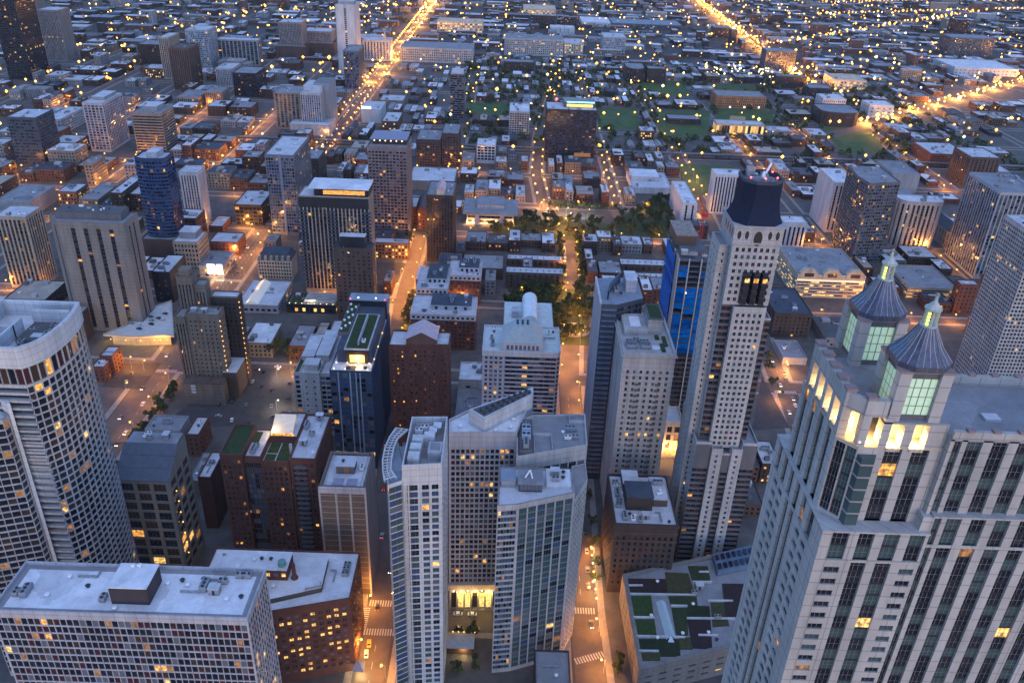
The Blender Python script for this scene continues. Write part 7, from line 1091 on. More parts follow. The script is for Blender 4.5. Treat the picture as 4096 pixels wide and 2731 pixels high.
# ---- red brick hotel with chamfered corner
def brickhotel():
 P = ccw([(-127.8,287.1),(-127.3,241.1),(-62.0,259.2),(-62.4,286.9)]); z = 44
 st = S('red','grid',3.35,3.35,.52,.52,.22,3.2,4.5,1.2,'dark ink brown grey maroon',.0,(2,2))
 b = Bld('brick_hotel', 'red brown brick hotel with white roof and rows of yellow lit windows', 'hotel', (-95,260,0)); mb = MB()
 st['lit'] = .62
 b.vol(mb, P, 0, z, st, par=.8, roofmat='white')
 for k, a in enumerate(b.wins):
  if a[5] in ('lit','litd'): b.wins[k] = a[:5]+('litb' if (int(a[1][2]/3.35) in (4,5,7,8) or a[5]=='lit') else 'grey',)+a[6:]
 lo = ccw([(-121.1,279.8),(-121.4,245.2),(-74.7,262.8),(-75.3,280.3)])
 p = MB(); p.prism(lo, z, z+2.6, 0); b.add('raised_roof', p, [wm('brown')]); p = MB(); p.prism(lo, z+2.6, z+2.8); b.add('raised_roof_deck', p, [rm('white')])
 p = MB(); p.box(-118,-90,266,277,z+2.8,z+8.5); b.add('penthouse', p, [wm('red')]); p = MB(); p.box(-118.2,-89.8,265.8,277.2,z+8.5,z+8.8); b.add('penthouse_roof', p, [rm('white')])
 for k in range(8):
  g = MB(); xx = -116+k*3.4; g.quad((xx,265.95,z+5),(xx+1.7,265.95,z+5),(xx+1.7,265.95,z+7),(xx,265.95,z+7)); b.add('window', g, [GL['litb' if k in (4,5,7) else 'grey']])
 p = MB(); p.bar((-87.3,267.7,z+2.8),(-87.3,267.7,z+11),.9,0,10,.75); p.bar((-87.3,267.7,z+2.8),(-87.3,267.7,z+4.2),1.7,0,8,1.1); b.add('chimney', p, [wm('red')])
 p = MB(); p.bar((-92.5,269,z+8.8),(-92.5,269,z+11),1.7,0,12,1.7); b.add('water_tank', p, [mat('tank_green', (.12,.26,.24), .7, .2, .5)])
 for me, x, y, rz in ((0,-66.5,279,0),(0,-66.5,276,0),(0,-66.5,273,0),(3,-71,272,1.57),(3,-78,262,.3),(2,-95,262,0),(4,-99,259,0),(2,-105,271,0),(3,-110,283,0),(3,-100,283.5,0),(6,-98,272,0),(6,-102,272,0),(3,-120,283,0)):
  b.place(UNITS[me][0].name.split('.')[0], UNITS[me][0], (x, y, z+(8.8 if 265<y<277.5 and -118<x<-90 else 2.8 if -121<x<-75 and 250<y<280 else .04)), rz)
 g = MB(); q = ccw([(-121,247.5),(-75.4,263.4),(-75.4,263.2),(-121,247.2)])
 for k in range(14):
  f0, f1 = (k+.2)/14, (k+.75)/14; A = Vector((-121.4,245.2)); Bv = Vector((-74.7,262.8)); a, c = A.lerp(Bv,f0), A.lerp(Bv,f1); n = Vector((.35,-.93))*.03
  g.quad((a.x+n.x,a.y+n.y,z+.9),(c.x+n.x,c.y+n.y,z+.9),(c.x+n.x,c.y+n.y,z+2.2),(a.x+n.x,a.y+n.y,z+2.2))
 b.add('clerestory', g, [GL['teal']])
 # corner entrance canopy
 c = MB(); c.poly([(-62.5,255.5,4.2),(-57.5,254.5,4.2),(-60,258.5,7.0)]); c.poly([(-57.5,254.5,4.2),(-57.5,261,4.2),(-60,258.5,7.0)]); c.poly([(-62.5,255.5,4.2),(-62.5,261,4.2),(-57.5,261,4.2),(-57.5,254.5,4.2)]); b.add('canopy', c, [mat('canopy_blue', (.15,.2,.32), .5, .1, 1)])
 pointlight('canopy_light', Vector((-59,256,2.6))-b.off, 900, (1,.75,.3), .2, b.root)
 b.finish(mb, st)
brickhotel()
# ---- tall curved white tower on the left
def curvetower():
 zb, zt = 150, 158.5
 arc = [(-178.7,265.3),(-175.1,269.6),(-172.9,275),(-171.9,282),(-171.6,289),(-172.3,297),(-174,304)]
 arc = [tuple(map(float, (np.interp(s_, np.arange(7), [p[0] for p in arc]), np.interp(s_, np.arange(7), [p[1] for p in arc])))) for s_ in np.linspace(0,6,7)]
 sm = []
 for i in range(6):
  p0, p1, p2, p3 = [Vector(arc[max(0,min(6,j))]) for j in (i-1,i,i+1,i+2)]
  for t_ in (0,.5): sm.append(tuple(.5*((2*p1)+(p2-p0)*t_+(2*p0-5*p1+4*p2-p3)*t_*t_+(3*p1-p0-3*p2+p3)*t_**3)))
 arc = sm+[arc[-1]]
 P = ccw(arc+[(-205,304),(-205,265.3)])
 st = S('offwhite','grid',3.4,3.2,.92,.84,.5,.4,3,.1,'dark dark ink ink brown dark',.05)
 b = Bld('curved_tower', 'tall white curved apartment tower with high parapet band at left edge', 'apartment building', (-190,285,0)); mb = MB()
 def edges(i, a, c):
  if abs(a[1]-265.3) < .1 and abs(c[1]-265.3) < .1: return dict(st, mode='hband', wx=.97, wy=.66, bw=6, rc=2.2, sp='brown')
  return dict(st, mx=.12)
 b.vol(mb, P, 0, zb-8, st, roof=False, par=0, edges=edges)
 # glazed crown storey then the white band
 crown = dict(st, bw=3.0, fh=8, wx=.9, wy=.92, rc=.5, top=.3, bot=.3, pal='brown maroon dark'.split(), lit=.06)
 b.vol(mb, P, zb-8, zb, crown, roof=False, par=0, edges=lambda i,a,c: dict(crown, mx=.1))
 n = len(P); out = inset(P, -.5); inn = inset(P, 1.0); g = MB()
 for i in range(n):
  a, c, d, e = out[i], out[(i+1)%n], inn[(i+1)%n], inn[i]
  g.quad(V2(a,zb),V2(c,zb),V2(c,zt),V2(a,zt)); g.quad(V2(a,zt),V2(c,zt),V2(d,zt),V2(e,zt)); g.quad(V2(e,zt),V2(d,zt),V2(d,zb+2),V2(e,zb+2)); g.quad(V2(a,zb),V2(c,zb),V2(d,zb),V2(e,zb))
 b.add('parapet_band', g, [wm('white')])
 r_ = MB(); r_.poly([V2(p,zb+2.1) for p in inn]); b.add('roof', r_, [rm('pale')])
 w_ = MB(); w_.box(-190.5,-189.6,267,290,zb+2.1,zt-.4); w_.box(-204,-189.6,283,283.9,zb+2.1,zt-.6); w_.box(-189.6,-174,296.5,297.3,zb+2.1,zt-.2); b.add('roof_wall', w_, [wm('white')])
 b.clutter(-188.5,-176,272,295,zb+2.12,12); b.clutter(-203,-192,267,281,zb+2.12,4)
 d_ = MB(); d_.box(-188,-177.5,280,295,zb+2.12,zb+3.6); b.add('plant_deck', d_, [rm('dark')])
 # solid shaft and recessed second wing, nearer and to the left
 w_ = MB(); w_.prism(ccw([(-190.4,265.2),(-186.3,262.2),(-185.2,262.8),(-187.2,265.25)]), 0, zb-14); b.add('solid_shaft', w_, [wm('white')])
 P2 = ccw([(-187,258.6),(-186.6,262.1),(-192,265.2),(-212,265.2),(-212,250)]); st2 = dict(st, bw=3.2)
 b.vol(mb, P2, 0, zb-20, st2, par=1.2, roofmat='pale', edges=lambda i,a,c: st2)
 for k in range(40):
  zz = 6+k*3.4
  if zz > zb-14: break
  g = MB(); g.box(-186.9,-178.4,264.2,266.2,zz,zz+.95); b.add('balcony', g, [wm('offwhite')])
 b.finish(mb, st)
 for zz in range(70, 130, 12): pointlight('balcony_light', Vector((-186,263.4,zz))-b.off, 160, (1,.5,.12), .15, b.root)
curvetower()
# ---- sloped slate roof office block
def slope():
 x0, x1, y0, y1, z = -180.2, -155.1, 310.6, 326.5, 62.6; yb = 336; zr = z+10
 st = S('tan','grid',8.2,5.6,.76,.76,.5,1.4,4,1.0,'dark ink brown dark',.16,(3,3))
 b = Bld('slate_roof_block', 'stone gridded block with big sloping slate roof beside the curved white tower', 'office building', ((x0+x1)/2, y0, 0)); mb = MB()
 P = rect(x0,x1,y0,yb)
 b.vol(mb, P, 0, z, st, roof=False, par=0)
 g = MB(); g.poly([(x1,y0,z),(x1,yb,z),(x1,yb,zr),(x1,y1,zr)]); g.poly([(x0,yb,z),(x0,y0,z),(x0,y1,zr),(x0,yb,zr)]); g.quad((x1,yb,z),(x0,yb,z),(x0,yb,zr),(x1,yb,zr)); b.add('gable', g, [wm('tan')])
 g = MB(); n = 3
 for k in range(n):
  a, c = k/n, (k+1)/n; h = .12*k
  f = lambda t: (y0-.6+(y1-y0+.6)*t, z+.1+(zr-z)*t)
  ya, za = f(a); yc, zc = f(c)
  g.quad((x0-.3,ya,za+.25),(x1+.3,ya,za+.25),(x1+.3,yc,zc+.05),(x0-.3,yc,zc+.05)); g.quad((x0-.3,ya,za-.1),(x1+.3,ya,za-.1),(x1+.3,ya,za+.25),(x0-.3,ya,za+.25))
 b.add('sloped_roof', g, [mat('roof_slate_blue', (.075,.09,.125), .6, .2, .4)])
 g = MB(); g.poly([(x0+.4,y1,zr+.02),(x1-.4,y1,zr+.02),(x1-.4,yb-.4,zr+.02),(x0+.4,yb-.4,zr+.02)]); b.add('roof', g, [rm('grey')])
 b.clutter(x0+3,x1-3,y1+1,yb-1,zr+.03,5)
 for k in range(7): b.place('string_light', ball(.28, bulb_m, 'string_light'), (x1+.4, y0+5+.4*(k%2), 14+k*6.5))
 b.finish(mb, st)
 # low roofs behind it
slope()
# ---- brick building with green roofs
def greenroofs():
 b = Bld('green_roof_block', 'dark red brick block of three wings with square green roofs', 'apartment building', (-114,335,0)); mb = MB()
 st = S('red','grid',2.6,3.2,.55,.55,.3,1.6,3,.7,'dark ink teal brown dark',.07,(2,2))
 gl = S('red','grid',2.2,3.2,.86,.8,.1,3,3,.2,'teal grey blue teal dark',.04,(2,2))
 for (x0,x1,y0,y1,z) in ((-137.4,-126.4,330.1,356.3,63.6),(-117.9,-104.1,330.9,348.5,59.7),(-103.8,-90.9,331.5,371,61.5)):
  b.vol(mb, rect(x0,x1,y0,y1), 0, z, st, par=1.2, pw=.6)
 for (x0,x1,y0,y1,z) in ((-126.3,-118.1,332.5,356,61.5),(-117.8,-103.9,348.7,371,62.5)):
  b.vol(mb, rect(x0,x1,y0,y1), 0, z, gl, par=.8, pw=.4)
 turf = mat('roof_turf', (.028,.045,.014), .95, .45, .5)
 for (x0,x1,y0,y1,z) in ((-136.6,-127.3,331.2,355.2,63.7),(-127.5,-122.5,345,354,61.6),(-116.8,-111.6,332,338,59.8),(-111.0,-105.2,332,347.4,59.8),(-116.8,-111.6,339,347.4,59.8),(-116,-108.5,362,369.5,62.6)):
  g = MB(); g.box(x0,x1,y0,y1,z,z+.25); b.add('green_roof', g, [turf])
 g = MB(); g.quad((-117.5,350,63),(-106.5,350,63),(-106.5,361,68.5),(-117.5,361,68.5)); g.quad((-117.5,361,63),(-117.5,361,68.5),(-106.5,361,68.5),(-106.5,361,63)); b.add('glass_canopy', g, [mat('canopy_glass', (.5,.47,.42), .3, .15, .5, emit=((1,.75,.4),.03))])
 pointlight('roof_light', Vector((-117,351,65.5))-b.off, 700, (1,.6,.2), .4, b.root)
 for k in range(5):
  g = MB(); xx=-117+k*2.3; g.quad((xx,349.7,62.9),(xx+2,349.7,62.9),(xx+2,349.7,64.6),(xx,349.7,64.6)); b.add('lit_window', g, [GL['lit']])
 for me, x, y, rz in ((1,-122.5,336,1.57),(0,-97,352,0),(4,-99.5,344,0),(1,-101,359,1.57),(3,-94,362,1.57),(0,-122,340,0),(4,-96,367,0),(2,-93,336,0)):
  b.place(UNITS[me][0].name.split('.')[0], UNITS[me][0], (x, y, 62.7), rz)
 g = MB(); g.box(-105.2,-103.9,338,339.2,59.8,66); b.add('chimney', g, [wm('offwhite')])
 for k in range(17):
  g = MB(); g.box(-101.5,-95.5,330.1,331.5,6+k*3.2,6.9+k*3.2); b.add('balcony', g, [wm('dgrey')])
 b.finish(mb, st)
greenroofs()
# ---- tan slab with roof terrace
def tanslab():
 x0,x1,y0,y1,z = -83.3,-62,305.3,332.6,65.6
 st = S('brown','grid',6.6,3.45,.93,.86,.12,1.6,3,.6,'brown',.0)
 b = Bld('tan_slab', 'brown panelled slab with three pale ribs and pale roof terrace', 'office building', ((x0+x1)/2,y0,0)); mb = MB()
 b.vol(mb, rect(x0,x1,y0,y1), 0, z, dict(st, mode='blank'), par=1.4, pw=1.2, roofmat='pale')
 for k in range(18):
  zz = 4+k*3.4; g = MB(); g.box(x0+.4,x1-.4,y0-.08,y0+.05,zz,zz+.28); g.box(x1-.05,x1+.08,y0+.5,y1-.5,zz,zz+.28); b.add('panel_joint', g, [wm('beige')])
 for f in (0,.36,.67,1):
  g = MB(); xx = x0+(x1-x0)*f; g.box(xx-.45,xx+.45,y0-.3,y0+.05,0,z); b.add('rib', g, [wm('offwhite')])
 g = MB(); g.box(x1-.02,x1+.25,y0+.4,y1,0,z-.1); b.add('side_wall', g, [wm('conc')])
 g = MB(); g.box(x0-.3,x1+.3,y0-.35,y0+.06,z-2.2,z+1.45); b.add('fascia', g, [wm('lav')])
 g = MB(); g.box(-77.5,-69,317,324,z,z+4.5); b.add('penthouse', g, [wm('dgrey')]); g = MB(); g.box(-78,-68.5,316.5,324.5,z+4.5,z+4.9); b.add('penthouse_roof', g, [rm('pale')])
 g = MB(); g.quad((-73.8,316.95,z+.3),(-71.5,316.95,z+.3),(-71.5,316.95,z+3.8),(-73.8,316.95,z+3.8)); b.add('door', g, [wm('orange')])
 b.place('roof_fan', UNITS[6][0], (-74.5,320,z+4.9)); b.place('rooftop_unit', UNITS[5][0], (-66,321,z+.05),1.57)
 for f in (.25,.55): 
  g = MB(); xx=x0+(x1-x0)*f; g.box(xx,xx+5,y0+3,y0+8,z+.02,z+.25); b.add('terrace_deck', g, [mat('deck_blue',(.23,.24,.33),.8,.2,.6)])
 fr = MB()
 q = inset(rect(x0,x1,y0,y1), 2.4)
 for i in range(4):
  a, c = Vector(q[i]), Vector(q[(i+1)%4]); n = int((c-a).length/2.6)
  for k in range(n): p = a.lerp(c,k/n); fr.box(p.x-.06,p.x+.06,p.y-.06,p.y+.06,z,z+2.2)
  fr.box(min(a.x,c.x)-.06,max(a.x,c.x)+.06,min(a.y,c.y)-.06,max(a.y,c.y)+.06,z+2.1,z+2.25)
 b.add('roof_railing', fr, [metal_m])
 b.add('wall', mb, [mat('wall_brown_panel',(.115,.09,.078),.85,.2,.2,streak=.3), wm('black')])
tanslab()
# ---- white prow tower with curved pergola
def prow():
 z = 125; P = ccw([(-36.2,247.2),(-21.5,249.2),(-21.8,280.4),(-36.1,279.4)])
 b = Bld('prow_tower', 'slim white tower with walled roof of white boxes and curved white roof pergola', 'hotel', (-29,262,0)); mb = MB()
 st = S('white','grid',3.6,3.25,.74,.72,.35,5.5,3,.8,'teal dark grey blue teal',.05,(2,1))
 bay = S('white','hband',5,3.25,1.0,.82,.3,5.5,3,.25,'teal dark teal blue ink',.05,(3,2),'slate'); sq = dict(st, bw=4.3, wx=.70, wy=.74)
 def edges(i, a, c):
  return st
 b.vol(mb, P, 0, z-3.6, dict(st, mode='blank'), par=3.6, pw=.55, roofmat='grey', edges=lambda i,a,c: st if abs(a[1]-c[1]) > 3 or a[1] > 260 else dict(st, mode='skip'))
 A = lambda f: (P[0][0]+(P[1][0]-P[0][0])*f, P[0][1]+(P[1][1]-P[0][1])*f)
 b.facade(mb, A(0), A(.10), 0, z-3.6, dict(st, mode='blank')); b.facade(mb, A(.10), A(.40), 0, z-3.6, bay); b.facade(mb, A(.40), A(1), 0, z-3.6, sq)
 # glazed bay column beside the wall and the lower glass bow on the left
 Q = ccw([(-36.25,246.6),(-36.2,255),(-41.2,272),(-42.6,262),(-42.4,250),(-40.8,243.8)])
 gl = S('steel','hband',3,3.2,.97,.86,.12,1,3,.1,'teal blue grey teal blue',.03,None,'grey')
 b.vol(mb, Q, 0, z-7, gl, par=.5, pw=.3, roofmat='blue')
 out = [(-42.4,276.2),(-44.1,269.8),(-44.9,262.8),(-44.7,254.7),(-43.5,247.6),(-42.0,241.8)]; inn = [(-37,275.4),(-40.3,269.2),(-41.0,263),(-40.9,255.6),(-40.3,249.1),(-37.6,244.5)]
 zp = z-4
 def ribbon(A, Bq, h0, h1, nm):
  g = MB()
  for i in range(len(A)-1):
   a,c,d,e = A[i],A[i+1],Bq[i+1],Bq[i]
   g.quad(V2(a,h1),V2(c,h1),V2(d,h1),V2(e,h1)); g.quad(V2(a,h0),V2(c,h0),V2(c,h1),V2(a,h1)); g.quad(V2(e,h0),V2(d,h0),V2(d,h1),V2(e,h1)); g.quad(V2(a,h0),V2(c,h0),V2(d,h0),V2(e,h0))
  b.add(nm, g, [wm('white')])
 off = lambda A, Bq, t: [tuple(Vector(a).lerp(Vector(c), t)) for a, c in zip(A, Bq)]
 ribbon(out, off(out,inn,.14), zp, zp+.7, 'pergola_edge'); ribbon(off(out,inn,.86), inn, zp, zp+.7, 'pergola_edge'); ribbon(off(out,inn,.48), off(out,inn,.56), zp+.05, zp+.6, 'pergola_rail')
 for i in range(5):
  for t in (0,.25,.5,.75):
   a = Vector(out[i]).lerp(Vector(out[i+1]),t); c = Vector(inn[i]).lerp(Vector(inn[i+1]),t); n = (c-a).orthogonal().normalized()*.16
   g = MB(); g.prism(ccw([tuple(a+n),tuple(a-n),tuple(c-n),tuple(c+n)]), zp+.08, zp+.62); b.add('pergola_beam', g, [wm('white')])
 for (x,y) in ((-32.5,253.5),(-32.3,259.0),(-32,264.5),(-27.8,266.8)):
  g = MB(); g.box(x-2.1,x+2.1,y-2,y+2,z-3.6,z+.6); b.add('roof_box', g, [wm('white')])
 g = MB(); g.box(-27.5,-22.3,256,262.5,z-3.6,z+.3); b.add('lift_house', g, [wm('lav')]); g = MB(); g.box(-26.7,-23,257,261.7,z+.3,z+.45); b.add('lift_house_roof', g, [rm('grey')])
 b.clutter(-35,-23,269,279,z-3.55,12)
 g = MB(); g.box(-40.8,-37,252,268,z-7+.1,z-6.5); b.add('roof_deck', g, [rm('blue')])
 for xx in (-35.4,-33.9):
  g = MB(); g.prism(ccw([(xx-.25,246.7),(xx+.25,246.7),(xx+.25,248),(xx-.25,248)]), 0, z-9); b.add('mullion', g, [wm('white')])
 b.finish(mb, st)
prow()
# ---- prism shaped hotel: gridded face, white roof, louvre box
def prism():
 z = 104; P = ccw([(-22.7,297.6),(6.9,299.4),(14.7,334.3),(-15,316),(-23.4,307.7)])
 st = S('lav','grid',2.2,3.1,.74,.72,.3,7.5,17,.8,'dark ink maroon grey teal brown ink',.12)
 b = Bld('prism_hotel', 'white wedge shaped hotel of small square windows with glowing arcade at its foot', 'hotel', (-5,305,0)); mb = MB()
 b.vol(mb, P, 0, z, st, par=1.2, pw=.6, roofmat='white')
 L = ccw([(-14.5,306.6),(-7.6,299.8),(13.4,320.3),(14,327)])
 g = MB(); g.prism(L, z, z+7.5); b.add('plant_screen', g, [wm('white')]); g = MB(); g.prism(inset(L,1.0), z+7.5, z+7.6); b.add('plant_roof', g, [rm('dark')])
 d = (Vector(L[2])-Vector(L[1])).normalized()
 for k in range(9):
  for s in (.3,.7):
   a = Vector((-9.6,303.4)).lerp(Vector((12.6,323)), (k+.5)/9)+Vector((.7,-.7))*(s-.5)*6
   b.place('roof_fan', UNITS[6][0], (a.x,a.y,z+7.6))
 for x,y in ((-18,303.5),(-2.5,301),(4,304),(5,310)): b.place('roof_fan', UNITS[2][0], (x,y,z+.05))
 # lit arcade: columns, glowing glass, soffit lamps
 for k in range(9):
  xx = -22+k*3.4; yy = 297.6+(k*3.4+.7)*.061
  g = MB(); g.box(xx-.35,xx+.35,yy-1.2,yy-.2,0,13.5); b.add('column', g, [wm('cream')])
  b.place('soffit_lamp', ball(.4, bulb_w, 'soffit_lamp'), (xx+1.7, yy-.8, 12.6))
  g = MB(); g.quad((xx+.5,yy-.05,1),(xx+2.9,yy+.08,1),(xx+2.9,yy+.08,10.5),(xx+.5,yy-.05,10.5)); b.add('arcade_window', g, [GL['glow' if k%3 else 'brown']])
  if k%2: pointlight('arcade_light', Vector((xx+1.7,yy-2.4,11.3))-b.off, 550, (1,.68,.2), .3, b.root)
 g = MB(); g.prism(ccw([(-23.5,296),(7,297.8),(7,299.3),(-23.5,297.5)]), 13.5, 17); b.add('arcade_fascia', g, [wm('peach')])
 b.finish(mb, st)
prism()
# ---- glass office tower right of the prow
def glasstower():
 b = Bld('ribbed_glass_tower', 'teal glass tower with pale vertical ribs and stepped bluish roofs, centre bottom', 'hotel', (15,275,0)); mb = MB()
 st = S('offwhite','vstrip',4.1,3.15,.84,.74,.35,1.6,2,.4,'teal teal grey dark blue teal teal',.04,(3,1),'teal')
 F = ccw([(-.5,260),(7.6,261.3),(31,269.9),(31.1,285.6),(-.2,285.6)])
 gl = dict(st, mode='hband', wall='steel', wx=.9, bw=1.5, wy=.7, mul=None)
 b.vol(mb, F, 0, 96, st, par=1.0, pw=.6, roofmat='pale', edges=lambda i,a,c: dict(st, mode='hband', bw=1.3, wx=.84, wy=.7, mul=None, pal='teal grey dark blue'.split()) if a[0] < 8 and c[0] < 8 else st)
 K = ccw([(6.8,285.7),(37.5,296.1),(38.2,320.4),(14.6,318),(6.9,312.8)])
 b.vol(mb, K, 0, 101, dict(st, top=6.5), par=1.2, pw=.6, roofmat='grey')
 E = ccw([(31.05,270.2),(37.5,284),(37.5,295.9),(31.15,293.6)]); b.vol(mb, E, 0, 92, dict(st, mode='grid', wx=.7, wy=.55, bw=2.6), par=.6, roofmat='grey')
 # roof pieces
 g = MB(); g.box(.6,6.6,273,281,96,99.2); b.add('roof_box', g, [wm('steel')]); g = MB(); g.box(.4,6.8,272.8,281.2,99.2,99.5); b.add('roof_box_top', g, [rm('blue')])
 g = MB(); g.box(8,17.5,270.5,279,96,100); b.add('penthouse', g, [wm('slate')]); g = MB(); g.box(7.6,18,270,279.5,100,100.5); b.add('penthouse_roof', g, [rm('grey')])
 for k in range(6):
  q = MB(); xx=8.5+k*1.55; q.quad((xx,270.45,96.8),(xx+1.2,270.45,96.8),(xx+1.2,270.45,99.6),(xx,270.45,99.6)); b.add('window', q, [GL['grey']])
 q = MB(); q.bar((10.5,274,100.5),(12.5,276,103),.35); q.bar((12.5,276,103),(13.5,273,101),.35); b.add('roof_crane', q, [white_m])
 g = MB(); g.box(19.5,29.5,273.5,284.5,96.05,97.4); b.add('raised_roof', g, [rm('white')])
 b.clutter(20.5,28.5,274.5,283.5,97.42,5)
 g = MB(); g.box(8,13.6,288.5,312,101,103.6); b.add('plant_well', g, [wm('dgrey')]); g = MB(); g.box(8.4,13.2,289,311.5,103.6,103.7); b.add('plant_floor', g, [rm('dark')])
 for yy in (296.5,301.5): 
  g = MB(); g.box(9,12.8,yy,yy+3.8,103.7,105.6); 
  for xx in (9.95,11.85): g.bar((xx,yy+1.9,105.6),(xx,yy+1.9,105.9),.8,1,12)
  b.add('cooling_tower', g, [mat('unit_blue',(.3,.36,.45),.6,.1,.6), dark_m])
 b.place('rooftop_unit', UNITS[0][0], (10.8,307,103.7)); b.place('rooftop_unit', UNITS[1][0], (10.8,292,103.7),1.57)
 g = MB()
 for (xa,xb,ya,yb) in ((14.2,14.6,290,303),(14.2,22,303,303.4),(22,22.4,293,303.4),(30.5,37.5,313.8,314.2),(30.5,30.9,314.2,319)): g.box(xa,xb,ya,yb,101,102.6)
 b.add('roof_wall', g, [wm('white')])
 b.clutter(23,36,298,312,101.03,7)
 b.finish(mb, st)
glasstower()
# ---- brown old office block
def brownold():
 x0,x1,y0,y1,z = 56.4,87.4,312,351,44
 st = S('dbrown','grid',3.0,3.5,.5,.58,.3,6,5,1,'dark ink brown dark',.05,roof='pale')
 b = Bld('old_brown_block', 'dark brown masonry block with blotched pale roof beside the lamp lined street', 'office building', (71,312,0)); mb = MB()
 b.vol(mb, rect(x0,x1,y0,y1), 0, z, st, par=1.0, pw=.8, roofmat='pale')
 for zz in (z-4.6, z-9.5):
  g = MB(); g.box(x0-.35,x1+.35,y0-.4,y0+.1,zz,zz+.7); b.add('cornice', g, [wm('brown')])
 g = MB(); g.box(x0-.6,x1+.6,y0-.7,y0+.06,z-.4,z+1.02); b.add('cornice', g, [wm('dbrown')])
 g = MB(); g.box(63,76,323.5,336,z,z+8); b.add('penthouse', g, [wm('dbrown')]); g = MB(); g.box(62.7,76.3,323.2,336.3,z+8,z+8.3); b.add('penthouse_roof', g, [rm('slate')])
 g = MB(); g.box(63,71,338,349,z,z+5); b.add('penthouse', g, [wm('brown')]); g = MB(); g.box(62.8,71.2,337.8,349.2,z+5,z+5.2); b.add('penthouse_roof', g, [rm('pale')])
 g = MB(); g.box(77,84,327,345,z,z+4.2); b.add('penthouse', g, [wm('brown')]); g = MB(); g.box(76.8,84.2,326.8,345.2,z+4.2,z+4.4); b.add('penthouse_roof', g, [rm('pale')])
 b.clutter(58,86,314,322.5,z+.04,11); b.clutter(77.5,83.5,328,344,z+4.42,5); b.clutter(57.5,62.3,323,349,z+.04,5)
 b.finish(mb, st)
brownold()
# ---- garage with patchwork planted roof
def garage():
 P = ccw([(62.3,307.1),(63.4,249.5),(107.5,264.2),(127.2,271),(137.6,333.3),(109.1,322.7)]); z = 16.5
 st = S('hotel','grid',7,4.2,.5,.3,.4,3,2,1.5,'brown dark',.05,roof='grey')
 # roof outline was measured at this height
 b = Bld('planted_garage', 'low grey building with patchwork of green and maroon roof plots and white low walls', 'garage', (95,285,0)); mb = MB()
 b.vol(mb, P, 0, z, st, par=.9, pw=2.2, roofmat='grey')
 pc = dict(r=(.032,.02,.022), o=(.05,.05,.022), g=(.03,.042,.018), l=(.032,.056,.017), d=(.02,.028,.015))
 for c, q in GBEDS:
  g = MB(); g.prism(ccw([tuple(p) for p in q]), z+.03, z+.3+(.01*(len(c)+ord(c)%5))); b.add('roof_bed', g, [mat('bed_'+c, pc[c], .95, .45, .7)])
 for a, c in GWALLS:
  a, c = Vector(a), Vector(c); n = (c-a).orthogonal().normalized()*.42
  g = MB(); g.prism(ccw([tuple(a+n),tuple(a-n),tuple(c-n),tuple(c+n)]), z+.02, z+.95); b.add('low_wall', g, [wm('white')])
 g = MB(); sk = ccw([(109.5,308.5),(133.7,316),(136.5,330.5),(109.5,320.8)]); g.prism(sk, z, z+3.2); b.add('skylight_frame', g, [wm('blue')])
 A, Bq, C = Vector((109.5,308.5)), Vector((133.7,316)), Vector((109.5,320.8))
 for i in range(8):
  for j in range(2):
   o_ = A+(Bq-A)*((i+.2)/8)+(C-A)*((j+.2)/2); u = (Bq-A)*.6/8; v = (C-A)*.55/2
   g = MB(); g.prism(ccw([tuple(o_),tuple(o_+u),tuple(o_+u+v),tuple(o_+v)]), z+3.2, z+4.0); b.add('skylight', g, [GL['dark']])
 g = MB(); g.poly([(78.5,266,z+.35),(81.5,266,z+.35),(80,268.5,z+2.2)]); 
 for (a,c,d,e) in (((76.4,290),(79,290),(80.6,268),(78,267.5)),):
  g.quad(V2(a,z+.3),V2(c,z+2.0),V2(d,z+2.0),V2(e,z+.3)); g.quad(V2(c,z+2.0),(c[0]+2,c[1],z+.3),(d[0]+2,d[1],z+.3),V2(d,z+2.0))
 b.add('glass_skylight', g, [mat('skylight_pale',(.35,.45,.5),.25,.1,.5)])
 g = MB(); g.prism(ccw([(75,292),(81.5,292),(84,262.5),(77,261.5)]), z+.02, z+.12); b.add('roof_path', g, [rm('grey')])
 for me,x,y in ((2,79,303),(0,96,296),(2,94,289),(2,86,271),(2,74,268),(2,73,281),(4,99,300),(2,98,272),(6,101,268),(0,104,281)):
  b.place(UNITS[me][0].name.split('.')[0], UNITS[me][0], (x,y,z+.3))
 b.finish(mb, st)
garage()
